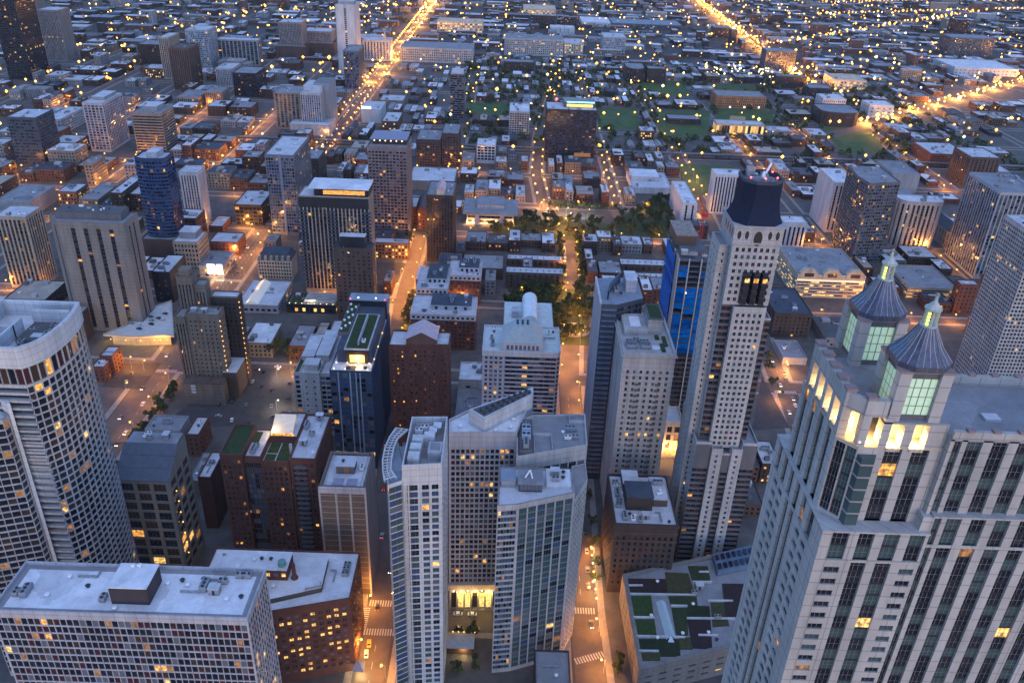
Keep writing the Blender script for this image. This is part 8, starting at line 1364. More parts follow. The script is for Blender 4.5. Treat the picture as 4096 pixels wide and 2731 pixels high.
# ---- lantern-topped stone tower, right foreground
def lantern_tower():
 b = Bld('lantern_tower', 'huge pale stone tower with lit glass lanterns and pyramid roofs, right foreground', 'skyscraper', (75,125,0)); mb = MB()
 base = S('stone','grid',3.6,2.83,.62,.55,.35,1,2,1.1,'dark teal ink teal dark',.05,(3,2))
 strip = dict(base, mode='vstrip', wy=.86, rc=.45, sp='slate', mul=(3,2))
 def face(p0, p1, z0, z1, cols, st, h=None):
  # cols: (u0, u1, kind); 'w' single windows, 's' continuous strip, fills the rest with wall
  L = (Vector(p1)-Vector(p0)).length; u = (Vector(p1)-Vector(p0))/L; cur = 0
  A = lambda t: (p0[0]+u.x*t, p0[1]+u.y*t)
  for (a, c, k) in cols:
   if a > cur: b.facade(mb, A(cur), A(a), z0, z1, dict(st, mode='blank'))
   n = max(1, round((c-a)/3.2))
   if k == 's': b.facade(mb, A(a), A(c), z0, z1, dict(strip, mx=0, bw=(c-a), wx=1.0, top=.0, bot=.0, wy=.84, rc=.6))
   else: b.facade(mb, A(a), A(c), z0, z1, dict(base, mx=0, bw=(c-a)/k, wx=.72 if k > 1 else .95, top=.9, bot=.9, wy=.5, mul=(3,1)))
   cur = c
  if cur < L: b.facade(mb, A(cur), A(L), z0, z1, dict(st, mode='blank'))
 X0, X1, Y0, Y1 = 56.5, 75.2, 112.0, 141.0
 Z3, Z2, Z1 = 210.8, 217.2, 233.0
 # lower shaft (below 210.8) front
 face((X0,Y0),(X1,Y0),0,Z3,[(1.9,4.8,1),(6.5,9.2,'s'),(10.9,13.7,'s'),(15.4,18.1,1)],base)
 face((X0,Y0),(X1,Y0),Z3+.0,Z2,[(1.9,4.8,'s'),(6.5,9.2,'s'),(10.9,13.7,'s'),(15.4,18.1,'s')],base)
 # south side
 face((X0,Y1),(X0,Y0),0,Z3,[(2.5,9.0,2),(10.8,12.6,'s'),(14.0,15.8,'s'),(17.6,24.4,2)],base)
 face((X0,Y1),(X0,Y0),Z3,Z2,[(2,4,'s'),(6,8,'s'),(10,12,'s'),(14,16,'s'),(18,20,'s'),(22,24.5,'s')],base)
 face((X1,Y1),(X0,Y1),0,Z2,[],base)
 # ledge at stage two
 g = MB(); g.box(X0-.15,X1+.1,Y0-.15,Y1,Z2,Z2+.35); b.add('ledge', g, [wm('stone')])
 g = MB(); g.box(X0-.12,X1,Y0-.14,Y0+.02,Z3-.3,Z3+.3); g.box(X0-.14,X0+.02,Y0,Y1,Z3-.3,Z3+.3); b.add('ledge', g, [wm('stone')])
 # stage one: set back, chamfered corner with glass bay
 sx0, sx1, sy0, sy1 = 57.2, 74.2, 115.0, 136.5; c = 3.0
 P1 = [(sx0,sy0+c),(sx0+c*.95,sy0),(sx1,sy0),(sx1,sy1),(sx0,sy1)]
 L = sx1-sx0-c*.95
 face(P1[1],P1[2],Z2+.35,Z1,[(4.6,7.5,'s'),(9.2,12.1,'s')],base)
 face(P1[4],P1[0],Z2+.35,Z1,[(1.6,3.6,'s'),(5.9,7.9,'s'),(10.2,12.2,'s'),(14.4,16.4,'s')],base)
 face(P1[3],P1[4],Z2+.35,Z1,[],base); face(P1[2],P1[3],Z2+.35,Z1,[],base)
 b.facade(mb, P1[0], P1[1], Z2+.35, Z1, dict(strip, mx=.1, bw=1.6, wx=.9, top=.4, bot=.4))
 # glass bay on the front left
 g = MB(); g.prism(ccw([(60.2,115),(60.5,113.6),(62.7,113.6),(63.4,115)]), Z2+.36, Z1-1.2); b.add('glass_bay', g, [GL['teal']])
 for zz in np.arange(Z2+2.8, Z1-1.3, 2.6):
  g = MB(); g.prism(ccw([(60.15,115),(60.45,113.54),(62.75,113.54),(63.45,115)]), zz, zz+.3); b.add('bay_bar', g, [metal_m])
 # sky terrace floor and loggias
 zt = 238.0; zf = Z1
 g = MB(); g.prism(ccw(P1), zf, zf+.3); b.add('terrace_floor', g, [mat('terrace_stone',(.4,.33,.25),.8,.2,.4)])
 def pier(x0,x1,y0,y1,za,zb,cap=False):
  g = MB(); g.box(x0,x1,y0,y1,za,zb); g.box(x0-.08,x1+.08,y0-.08,y1+.08,za+1.4,za+1.6); b.add('pier', g, [wm('stone')])
  if cap:
   g = MB(); g.box(x0-.15,x1+.15,y0-.15,y1+.15,zb,zb+.35); b.add('pier_cap', g, [mat('cap_pink',(.22,.16,.165),.8,.15,.6)])
 ys = [118.4,122.3,126.2,130.1,134.0]
 for k, yy in enumerate(ys): pier(57.0,58.6,yy-.7,yy+.7,zf+.3,242.6,True)
 g = MB(); g.box(57.06,58.54,118.9,134.2,239.2,242.2); b.add('parapet_beam', g, [wm('stone')])
 g = MB(); g.box(57.25,58.0,118.9,134.2,zf+.3,zf+1.2); b.add('balustrade', g, [wm('stone')])
 # inner wall behind the side loggia, lit from below
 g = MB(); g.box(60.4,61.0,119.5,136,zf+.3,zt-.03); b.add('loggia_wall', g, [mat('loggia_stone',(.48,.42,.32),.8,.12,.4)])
 for k in range(4):
  yy = ys[k]+2; pointlight('loggia_light', Vector((59.1,yy,zf+1.4))-b.off, 420, (1,.62,.22), .12, b.root)
  b.place('uplight', ball(.13, bulb_m, 'uplight'), (58.3,yy,zf+.55))
 # corner opening
 pier(59.6,61.0,115.1,116.5,zf+.3,242.6,True); pier(63.2,64.6,115.05,117.2,zf+.3,239.0)
 g = MB(); g.prism(ccw([(57.2,118),(57.2,118.8),(60.2,116.1),(59.9,115.3)]), 239.2, 242.2); b.add('parapet_beam', g, [wm('stone')])
 g = MB(); g.box(60.9,63.3,115.15,116.4,239.2,242.2); b.add('parapet_beam', g, [wm('stone')])
 pointlight('loggia_light', Vector((61.6,117.0,zf+1.6))-b.off, 520, (1,.60,.2), .12, b.root); b.place('uplight', ball(.13, bulb_w, 'uplight'), (60.0,114.95,zf+1.2))
 # front loggia under lantern: three piers, lintel, two openings
 pier(66.9,68.5,115.05,117.0,zf+.3,zt); pier(71.0,74.1,115.05,117.0,zf+.3,zt)
 for xa in (64.6,68.5):
  pointlight('loggia_light', Vector((xa+1.0,115.9,zf+1.4))-b.off, 420, (1,.64,.24), .12, b.root); b.place('uplight', ball(.14, bulb_w, 'uplight'), (xa+.9,115.0,zf+.55))
  g = MB(); g.box(xa+.02,xa+2.35,114.75,115.3,zf-.35,zf+.32); b.add('balustrade', g, [wm('cream')])
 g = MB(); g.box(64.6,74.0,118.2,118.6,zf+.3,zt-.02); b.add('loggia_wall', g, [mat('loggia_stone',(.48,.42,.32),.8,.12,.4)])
 g = MB(); g.box(61.2,74.1,117.3,136.4,zt,zt+.35); g.box(63.2,74.1,115.05,117.3,zt,zt+.35); b.add('roof', g, [rm('grey')])
 # the two lanterns
 stone = wm('stone'); zinc = mat('roof_zinc', (.075,.085,.13), .42, .55, 1.6, .25, streak=.12); seam = mat('roof_zinc_seam', (.27,.29,.37), .4, .2, 1, .2)
 lan = mat('lantern_glass', (.45,.62,.5), .35, .1, .5, emit=((.58,.80,.42), .05))
 for cx, cyy in ((68.0,119.6),(68.0,137.6)):
  h = 4.25; zb0 = zt+.35; zr = 247.5
  for sx in (-1,1):
   for sy in (-1,1):
    g = MB(); g.box(cx+sx*(h-.9)-.95,cx+sx*(h-.9)+.95,cyy+sy*(h-.9)-.95,cyy+sy*(h-.9)+.95,zb0,zr); b.add('lantern_pier', g, [stone])
    g = MB(); g.box(cx+sx*(h-.9)-1.05,cx+sx*(h-.9)+1.05,cyy+sy*(h-.9)-1.05,cyy+sy*(h-.9)+1.05,zr,zr+.4); b.add('pier_cap', g, [mat('cap_pink',(.22,.16,.165),.8,.15,.6)])
  for (ax, s) in (('x',-1),('x',1),('y',-1),('y',1)):
   g = MB(); w2 = h-1.85; d = h-.75
   P_ = (lambda t, zz, e=0: (cx+s*(d+e), cyy+t, zz)) if ax == 'x' else (lambda t, zz, e=0: (cx+t, cyy+s*(d+e), zz))
   g.quad(P_(-w2,zb0+1),P_(w2,zb0+1),P_(w2,zr-1.2),P_(-w2,zr-1.2)); gg = b.add('lantern_glass', g, [lan])
   g = MB()
   for i in range(5):
    t = -w2+2*w2*i/4; g.quad(P_(t-.07,zb0+1,.06),P_(t+.07,zb0+1,.06),P_(t+.07,zr-1.2,.06),P_(t-.07,zr-1.2,.06))
   for j in range(5):
    zz = zb0+1+(zr-2.2-zb0)*j/4; g.quad(P_(-w2,zz-.06,.08),P_(w2,zz-.06,.08),P_(w2,zz+.06,.08),P_(-w2,zz+.06,.08))
   b.add('glazing_bars', g, [mat('bar_green',(.10,.16,.15),.5,0)], parent=gg)
   g = MB(); g.quad(P_(-w2,zr-1.2,.02),P_(w2,zr-1.2,.02),P_(w2,zr,.02),P_(-w2,zr,.02)); b.add('lantern_head', g, [wm('dgrey')]); g = MB(); g.quad(P_(-w2,zb0,.02),P_(w2,zb0,.02),P_(w2,zb0+1,.02),P_(-w2,zb0+1,.02)); b.add('lantern_sill', g, [wm('dgrey')])
  g = MB(); g.box(cx-h+.2,cx+h-.2,cyy-h+.2,cyy+h-.2,zr-.02,zr+.3); b.add('lantern_deck', g, [rm('grey')])
  # octagonal concave pyramid roof
  prof = [(4.35,zr+.3),(4.35,zr+1.3),(4.2,zr+1.5),(2.75,zr+3.4),(1.8,zr+5.3),(1.15,zr+6.8)]
  sq = lambda r: [(cx-r,cyy-r*.55),(cx-r*.55,cyy-r),(cx+r*.55,cyy-r),(cx+r,cyy-r*.55),(cx+r,cyy+r*.55),(cx+r*.55,cyy+r),(cx-r*.55,cyy+r),(cx-r,cyy+r*.55)]
  g = MB(); s2 = MB()
  for i in range(len(prof)-1):
   A, Bq = sq(prof[i][0]), sq(prof[i+1][0])
   for k in range(8):
    a,c_,d_,e = A[k],A[(k+1)%8],Bq[(k+1)%8],Bq[k]; g.quad(V2(a,prof[i][1]),V2(c_,prof[i][1]),V2(d_,prof[i+1][1]),V2(e,prof[i+1][1]))
    m_ = 4 if k%2 else 2
    for q in range(m_+1):
     f = q/m_; p0 = Vector(V2(a,prof[i][1])).lerp(Vector(V2(c_,prof[i][1])),f); p1 = Vector(V2(e,prof[i+1][1])).lerp(Vector(V2(d_,prof[i+1][1])),f)
     if i >= 1: s2.bar(p0,p1,.06 if 0<q<m_ else .11,0,4)
  b.add('pyramid_roof', g, [zinc]); b.add('roof_seams', s2, [seam])
  zc = zr+6.8
  g = MB()
  for k in range(6):
   a = k*math.tau/6+.3; g.bar((cx+1.0*math.cos(a),cyy+1.0*math.sin(a),zc),(cx+1.0*math.cos(a),cyy+1.0*math.sin(a),zc+2.8),.2,0,5)
  g.bar((cx,cyy,zc-.1),(cx,cyy,zc+.25),1.4,0,10); g.bar((cx,cyy,zc+2.8),(cx,cyy,zc+3.1),1.35,0,10); g.bar((cx,cyy,zc+3.1),(cx,cyy,zc+4.2),1.2,0,10,.3); g.bar((cx,cyy,zc+4.2),(cx,cyy,zc+5.2),.34,0,6,.16)
  b.add('cupola', g, [mat('cupola_verdigris',(.32,.37,.36),.6,.2,.6)]); b.place('finial', ball(.3, wm('grey'), 'finial'), (cx,cyy,zc+5.4))
  for k in range(4): b.place('cupola_lamp', ball(.24, mat('bulb_lime',(.5,.5,.2),.5,0,emit=((.75,.85,.08),.7)), 'cupola_lamp'), (cx-.75,cyy-.75,zc+.5+k*.6))
 # right wing
 WX1 = 118; wz = 236.4
 pcols = [(.25,1.5,'s')]; t = 2.4
 while t < WX1-75.2-3: pcols.append((t, t+2.6, 's')); t += 4.25
 face((X1,112.6),(WX1,112.6),0,214.2,pcols,base)
 face((X1,112.6),(WX1,112.6),214.2,220.6,pcols,base)
 face((74.22,113.6),(WX1,113.6),220.6,wz,[(a+.4,c_+.4,k) for a,c_,k in pcols],base); face((74.22,115.2),(74.22,113.6),217.5,wz,[],base); g = MB(); g.box(73.5,X1+.3,112.72,116,Z2-1,220.58); b.add('wing_shoulder', g, [wm('stone')])
 face((WX1,112.6),(WX1,141),0,220.6,[],base); face((WX1,113.6),(WX1,132),220.6,wz,[],base); face((WX1,132),(X1-.9,132),220.6,wz,[],base); face((WX1,141),(X1,141),0,220.6,[],base)
 g = MB(); g.box(X1,WX1,112.5,114.5,220.6,220.95); g.box(X1-.2,WX1,132,141,220.6,220.9); g.box(X1,WX1,112.48,112.7,214.0,214.6); b.add('ledge', g, [wm('stone')])
 g = MB(); g.box(74.25,WX1,113.6,132,wz-.4,wz); b.add('wing_roof', g, [rm('grey')])
 g = MB(); g.box(74.3,WX1,113.5,114.3,wz,wz+1.5); g.box(74.3,WX1,131.2,132,wz,wz+1.9); b.add('wing_parapet', g, [wm('stone')])
 for k in range(10):
  xx = 77+k*4.25; g = MB(); g.box(xx-.6,xx+.6,113.3,114.4,wz+1.5,wz+1.9); b.add('pier_cap', g, [mat('cap_pink',(.22,.16,.165),.8,.15,.6)])
  g = MB(); g.box(xx-.6,xx+.6,131.1,132.2,wz+1.9,wz+2.3); b.add('pier_cap', g, [mat('cap_pink',(.22,.16,.165),.8,.15,.6)])
 g = MB(); g.box(82.5,85.2,119.2,121.2,wz,wz+.5); b.add('roof_hatch', g, [rm('pale')])
 b.finish(mb, base, 100)
lantern_tower()

# ---- cream stone apartment tower
def creamtower():
 x0,x1,y0,y1,z = 60.5,87,368,411,107
 st = S('stone','grid',3.3,3.5,.40,.56,.3,8,4,1.4,'dark ink maroon brown grey teal',.07,(2,1))
 b = Bld('cream_tower', 'cream stone tower with cornice and roof garden, left of the blue wrapped tower', 'apartment building', ((x0+x1)/2,y0,0)); mb = MB()
 b.vol(mb, rect(x0,x1,y0,y1), 0, z, st, par=1.2, pw=.9, roofmat='tan')
 g = MB(); g.box(x0-.9,x1+.9,y0-.9,y1+.9,z-.6,z+.1); b.add('cornice', g, [wm('offwhite')])
 g = MB(); g.box(x0-.5,x1+.5,y0-.5,y0+.1,z-11.5,z-10.9); b.add('cornice', g, [wm('offwhite')])
 g = MB(); g.box(75.5,83,391,408,z,z+9); b.add('lift_house', g, [wm('stone')]); g = MB(); g.box(75,83.5,390.5,408.5,z+9,z+9.6); b.add('lift_house_roof', g, [wm('dgrey')]); g = MB(); g.box(76,82.5,391.5,407.5,z+9.6,z+9.75); b.add('green_roof', g, [mat('roof_turf',(.028,.045,.014),.95,.45,.5)])
 g = MB(); g.box(63,75.5,389,408,z,z+3.6); b.add('penthouse', g, [wm('offwhite')]); g = MB(); g.box(66.5,72,393,404,z+3.6,z+4.0); b.add('penthouse_roof', g, [rm('white')])
 for k in range(2):
  for j in range(2): b.place('rooftop_unit', UNITS[1][0], (65.2+k*7,375.5+j*4.5,z+.05))
 b.place('rooftop_unit', UNITS[0][0], (68.5,383,z+.05))
 for (xa,xb,ya,yb) in ((80.5,82.5,372,380),(82.5,84.5,378,388),(79,81,385,389)):
  g = MB(); g.box(xa,xb,ya,yb,z+.02,z+1.0); b.add('planter', g, [mat('hedge',(.03,.05,.02),.95,.4,1.0)])
 g = MB(); g.bar((78,376,z),(78,376,z+.5),2.4,0,14); b.add('roof_pool', g, [rm('white')])
 for k in range(26):
  for f in (.33,.72):
   zz = 9+k*3.5
   if zz < z-14:
    g = MB(); xx = x0+(x1-x0)*f; g.box(xx-1.3,xx+1.3,y0-.7,y0+.1,zz,zz+1.0); b.add('balcony', g, [wm('dgrey')])
 b.finish(mb, st)
creamtower()
# ---- stone and dark balcony tower with curved crown
def crowntower():
 P = ccw([(51.5,404),(50.7,437.4),(68.1,439.7),(75,432),(75,413),(62.4,413)])
 z = 117.6
 b = Bld('crown_tower', 'pale blue walled tower with curved crown and dark balcony front, behind the cream tower', 'apartment building', (62,404,0)); mb = MB()
 st = S('slate','grid',2.6,3.3,.8,.6,.6,2,3,.3,'dark ink blue grey dark',.05); st['mi'] = 2
 side = S('lav','vstrip',3.0,3.3,.35,.6,.25,3,3,.6,'grey pale',.0,None,'grey')
 P = ccw([(51.5,404),(59.8,404),(75,413),(75,434),(68,439.7),(50.7,437.4)])
 b.vol(mb, P, 0, z, st, par=0, roofmat='blue', edges=lambda i,a,c: side if a[0] < 52 and c[0] < 52 else st)
 g = MB(); pts = [(55+9*(1-math.cos(t)), 409+24*(t/1.57)) for t in np.linspace(0,1.57,8)]
 for i in range(7): 
  a,c = pts[i],pts[i+1]; g.quad(V2(a,z),V2(c,z),V2(c,z+6),V2(a,z+6)); g.quad((a[0]+.5,a[1],z),(c[0]+.5,c[1],z),(c[0]+.5,c[1],z+6),(a[0]+.5,a[1],z+6)); g.quad(V2(a,z+6),V2(c,z+6),(c[0]+.5,c[1],z+6),(a[0]+.5,a[1],z+6))
 b.add('crown_wall', g, [wm('blue')])
 g = MB(); g.box(66,72,420,433,z,z+7); b.add('penthouse', g, [wm('lav')]); g = MB(); g.box(65.8,72.2,419.8,433.2,z+7,z+7.3); b.add('penthouse_roof', g, [rm('pale')])
 b.clutter(57,65,412,425,z+.05,4)
 g = MB(); g.box(50.6,51.6,404,437.5,z,z+1.2); b.add('parapet', g, [wm('white')])
 for k in range(34):
  zz = 5+k*3.3; g = MB(); g.prism(ccw([(52.2,403.2),(59.6,403.2),(59.8,404.1),(52,404.1)]), zz, zz+1.0); b.add('balcony', g, [wm('blue')])
 b.mixed = True
 b.add('wall', mb, [wm('lav'), wm('grey'), wm('slate')]); b.windows()
crowntower()
# ---- tower under construction wrapped in blue sheets
def bluetower():
 x0,x1,y0,y1,z = 99.1,118.4,447.7,490,127.5
 b = Bld('construction_tower', 'concrete tower under construction wrapped in bright blue sheeting', 'construction site', ((x0+x1)/2,y0,0)); mb = MB()
 fh = 3.4; n = int(z/fh)
 con = wm('grey')
 for k in range(n+1):
  g = MB(); zz = k*fh; g.box(x0,x1,y0,y1-1,zz,zz+.35); b.add('floor_slab', g, [wm('dgrey')])
 for fx in (.02,.33,.70,.97):
  for yy in (y0-.5,y0+14,y0+28):
   g = MB(); xx = x0+(x1-x0)*fx; g.box(xx-.32,xx+.32,yy,yy+.9,0,z); b.add('column', g, [wm('offwhite')])
 g = MB(); g.box(x0+3,x1-1,y0+9,y1,0,z+1); b.add('core', g, [wm('dgrey')])
 g = MB(); g.box(x0+1,x0+13,y0+18,y1,z+.4,z+7); b.add('core_top', g, [wm('brown')]); g = MB(); g.box(x0+.6,x0+13.4,y0+17.6,y1+.4,z+7,z+7.5); b.add('core_deck', g, [mat('deck_stain',(.25,.20,.18),.9,.5,.4)])
 sheet_m = mat('blue_sheet', (.0,.105,.40), .95, .4, .35, spec=.05, bump=.3); sheet2 = mat('blue_sheet_dark', (.0,.06,.26), .95, .4, .3, spec=.05, bump=.3)
 r = random.Random(4)
 for k in range(19, n-1):
  for j in range(3):
   if r.random() < (.05 if k < n-5 else .6): continue
   fx = (.03,.345,.715,.965); xa, xb = x0+(x1-x0)*fx[j]+.5, x0+(x1-x0)*fx[j+1]-.5; zz = k*fh
   lo = r.choice((0,.4,.9)); g = MB(); e = r.random()*.25; g.quad((xa,y0-.08,zz+.1+lo),(xb,y0-.08-e,zz+.1+lo*.7),(xb,y0-.05,zz+fh-.25),(xa,y0-.05-e*.5,zz+fh-.25)); b.add('blue_sheet', g, [r.choice((sheet_m,sheet_m,sheet2))])
 ystep = 5
 for k in range(8, n):
  g = MB(); zz = k*fh; xo = x0-.35-r.random()*.5
  g.quad((xo,y1-6,zz),(xo-.3,y0+6,zz),(xo-.1,y0+6,zz+fh),(xo,y1-6,zz+fh)); b.add('side_sheet', g, [r.choice((sheet_m,sheet_m,sheet2))])
 g = MB(); g.box(x0-.3,x0+.2,y0-.1,y0+5.9,0,z+1); b.add('side_wall', g, [wm('grey')])
 dark = S('black','grid',2.6,fh,.9,.7,.1,.2,.3,.1,'dark ink brown dark',.02)
 b.facade(mb, (x0+.3,y0+.75), (x1-.3,y0+.75), .5, 19*fh, dark)
 b.add('glazing', mb, [wm('black'), wm('black')]); b.windows()
 b.clutter(x0+1,x1-1,y0+1,y0+8,z+.36,4)
 g = MB(); g.box(x0+.2,x0+1.4,y0+26,y0+27.2,z,z+16); 
 b.place('work_lamp', ball(.5, bulb_w, 'work_lamp'), (x0+7,y0+.3,z-22))
 # lit podium in front of the foot
 pb = Bld('lit_podium', 'orange lit stone podium with tall windows at the foot of the blue wrapped tower', 'hall', (108,430,0)); m2 = MB()
 s2 = S('peach','grid',5.2,6.5,.62,.72,.4,1.6,1,1,'glow brown litb dark',.2,(2,3)); pb.vol(m2, rect(96,112,428,446.5), 0, 26, s2, par=1, roofmat='pale'); pb.finish(m2, s2)
 for xx in (99,104,109): pointlight('podium_light', Vector((xx,425.5,9))-pb.off, 1400, (1,.5,.14), .3, pb.root)
bluetower()
# ---- white tower with glass pyramid and barrel vault
def dometower():
 x0,x1,y0,y1,z = -12.7,33.4,428.3,460.5,72
 st = S('lav','hband',3.2,3.05,.93,.6,.3,2.6,3,.3,'dark ink dark grey',.04,None,'black')
 gr = S('white','grid',3.3,3.05,.55,.6,.3,2.6,3,.8,'dark maroon ink grey teal',.10,(2,2))
 b = Bld('vaulted_tower', 'white tower with pale pyramid skylight and white barrel vault on its roof', 'apartment building', ((x0+x1)/2,y0,0)); mb = MB()
 P = [(x0+1.5,y0),(x1-2,y0),(x1,y0+2),(x1,y1),(x0,y1),(x0,y0+1.5)]
 b.vol(mb, [(x0,y0),(x0+13.2,y0),(x0+13.2,y0+4),(x0,y0+4)], 0, z-.01, gr, roof=False, par=0)
 b.vol(mb, [(x0+13.2,y0+.35),(x1-2,y0+.35),(x1,y0+2.3),(x1,y1),(x0+13.2,y1)], 0, z-.01, st, roof=False, par=0)
 b.facade(mb, (x0,y1), (x0,y0+4), 0, z-.01, gr); b.facade(mb, (x0+13.2,y1), (x0,y1), 0, z-.01, gr)
 g = MB(); q = [(x0-.2,y0-.2),(x1-1.8,y0-.2),(x1+.2,y0+1.9),(x1+.2,y1+.2),(x0-.2,y1+.2)]; n = len(q); ins = inset(q,.7)
 for i in range(n):
  a,c,d,e = q[i],q[(i+1)%n],ins[(i+1)%n],ins[i]; g.quad(V2(a,z-2.4),V2(c,z-2.4),V2(c,z+1),V2(a,z+1)); g.quad(V2(a,z+1),V2(c,z+1),V2(d,z+1),V2(e,z+1)); g.quad(V2(e,z+1),V2(d,z+1),V2(d,z),V2(e,z))
 b.add('parapet', g, [wm('white')])
 g = MB(); g.poly([V2(p,z+.02) for p in ins]); b.add('roof', g, [mat('roof_mint',(.42,.48,.50),.8,.2,.3)])
 # pyramid block
 cx = 10.5; bx0,bx1,by0,by1 = cx-12.2,cx+12.2,430,452
 g = MB(); g.box(bx0,bx1,by0,by1,z,z+5.5); b.add('penthouse', g, [wm('white')])
 for k in range(8):
  q = MB(); xx = bx0+3+k*2.5; q.quad((xx,by0-.04,z+1),(xx+1.6,by0-.04,z+1),(xx+1.6,by0-.04,z+4),(xx,by0-.04,z+4)); b.add('window', q, [GL['grey']])
 a = [(bx0,by0),(bx1,by0),(bx1,by1),(bx0,by1)]; c = inset(a,7.0); za, zc = z+5.5, z+13
 g = MB(); s2 = MB()
 for i in range(4):
  p,q,r_,s_ = a[i],a[(i+1)%4],c[(i+1)%4],c[i]; g.quad(V2(p,za),V2(q,za),V2(r_,zc),V2(s_,zc))
  for k in range(9):
   f = k/8; A = Vector(V2(s_,zc)).lerp(Vector(V2(p,za)),f); Bq = Vector(V2(r_,zc)).lerp(Vector(V2(q,za)),f); s2.bar(A+Vector((0,0,.08)),Bq+Vector((0,0,.08)),.13,0,4)
 g.poly([V2(p,zc) for p in c]); b.add('pyramid_skylight', g, [mat('skylight_mint',(.26,.33,.36),.35,.15,.4)]); b.add('skylight_bars', s2, [wm('white')])
 for k in range(3):
  for j in range(2): b.place('roof_fan', UNITS[6][0], (cx-3+k*3,440+j*3,zc+.05))
 # rear roof with the barrel vault
 zr = 68
 g = MB(); g.box(-1,30.5,460.6,500,0,zr+2.2); b.add('rear_block', g, [wm('lav')]); g = MB(); g.box(-.5,30,461,499.5,zr+2.2,zr+2.3); b.add('rear_roof', g, [mat('roof_mint',(.42,.48,.50),.8,.2,.3)])
 bx, by_, r = 15.5, 461, 4.8; g = MB(); N = 12
 zz = zr+2.3; 
 g.box(bx-r,bx+r,by_,by_+34,zz,zz+5)
 for k in range(N):
  t0, t1 = math.pi*k/N, math.pi*(k+1)/N; p = lambda t,y: (bx-r*math.cos(t),y,zz+5+r*math.sin(t)); g.quad(p(t0,by_),p(t1,by_),p(t1,by_+34),p(t0,by_+34))
 g.poly([(bx-r*math.cos(math.pi*k/N),by_,zz+5+r*math.sin(math.pi*k/N)) for k in range(N,-1,-1)]); b.add('barrel_vault', g, [mat('vault_white',(.55,.57,.60),.5,.15,.3,.1)])
 g = MB(); g.box(4,8,476,483,zz,zz+5); b.add('roof_hut', g, [wm('lav')])
 b.clutter(x0+1.5,bx0-1,y0+3,y1-2,z+.05,4); b.clutter(bx1+1,x1-1.5,y0+4,y1-2,z+.05,3)
 b.finish(mb, dict(st))
dometower()
# ---- red brick tower with pink gable
def gablebrick():
 x0,x1,y0,y1,z = -68.9,-33.1,434.5,453.5,70
 st = S('red','grid',2.9,2.95,.32,.46,.25,2.5,3,1.0,'dark ink teal grey',.05,roof='grey')
 b = Bld('gabled_brick_tower', 'broad red brick tower with pink gabled penthouse roof', 'apartment building', ((x0+x1)/2,y0,0)); mb = MB()
 P = [(x0,y0),(x0+10.5,y0),(x0+10.5,y0+1.2),(x1-6.5,y0+1.2),(x1-6.5,y0+2.4),(x1,y0+2.4),(x1,y1),(x0,y1)]
 b.vol(mb, P, 0, z, st, par=1.0, roofmat='pale')
 xa,xb,ya,yb,h = -58.5,-40.5,y0+1.3,y1-1,4.5; xm = (xa+xb)/2
 g = MB(); g.box(xa,xb,ya,yb,z,z+h); g.poly([(xa,ya,z+h),(xb,ya,z+h),(xm,ya,z+h+4.6)]); g.poly([(xb,yb,z+h),(xa,yb,z+h),(xm,yb,z+h+4.6)]); b.add('penthouse', g, [wm('brick')])
 g = MB(); e = .5
 g.quad((xa-e,ya-e,z+h-.2),(xa-e,yb+e,z+h-.2),(xm,yb+e,z+h+4.9),(xm,ya-e,z+h+4.9)); g.quad((xb+e,yb+e,z+h-.2),(xb+e,ya-e,z+h-.2),(xm,ya-e,z+h+4.9),(xm,yb+e,z+h+4.9)); b.add('gable_roof', g, [mat('roof_pink',(.42,.33,.36),.8,.2,.3)])
 for f in (.29,.5,.71,.90):
  for k in range(21):
   g = MB(); xx = x0+(x1-x0)*f; zz = 4+k*3.0; yy = y0+(0 if f<.3 else 1.2 if f < .8 else 2.4); g.box(xx-.9,xx+.9,yy-.9,yy+.1,zz,zz+.9); b.add('balcony', g, [wm('brown')])
 b.finish(mb, st)
gablebrick()
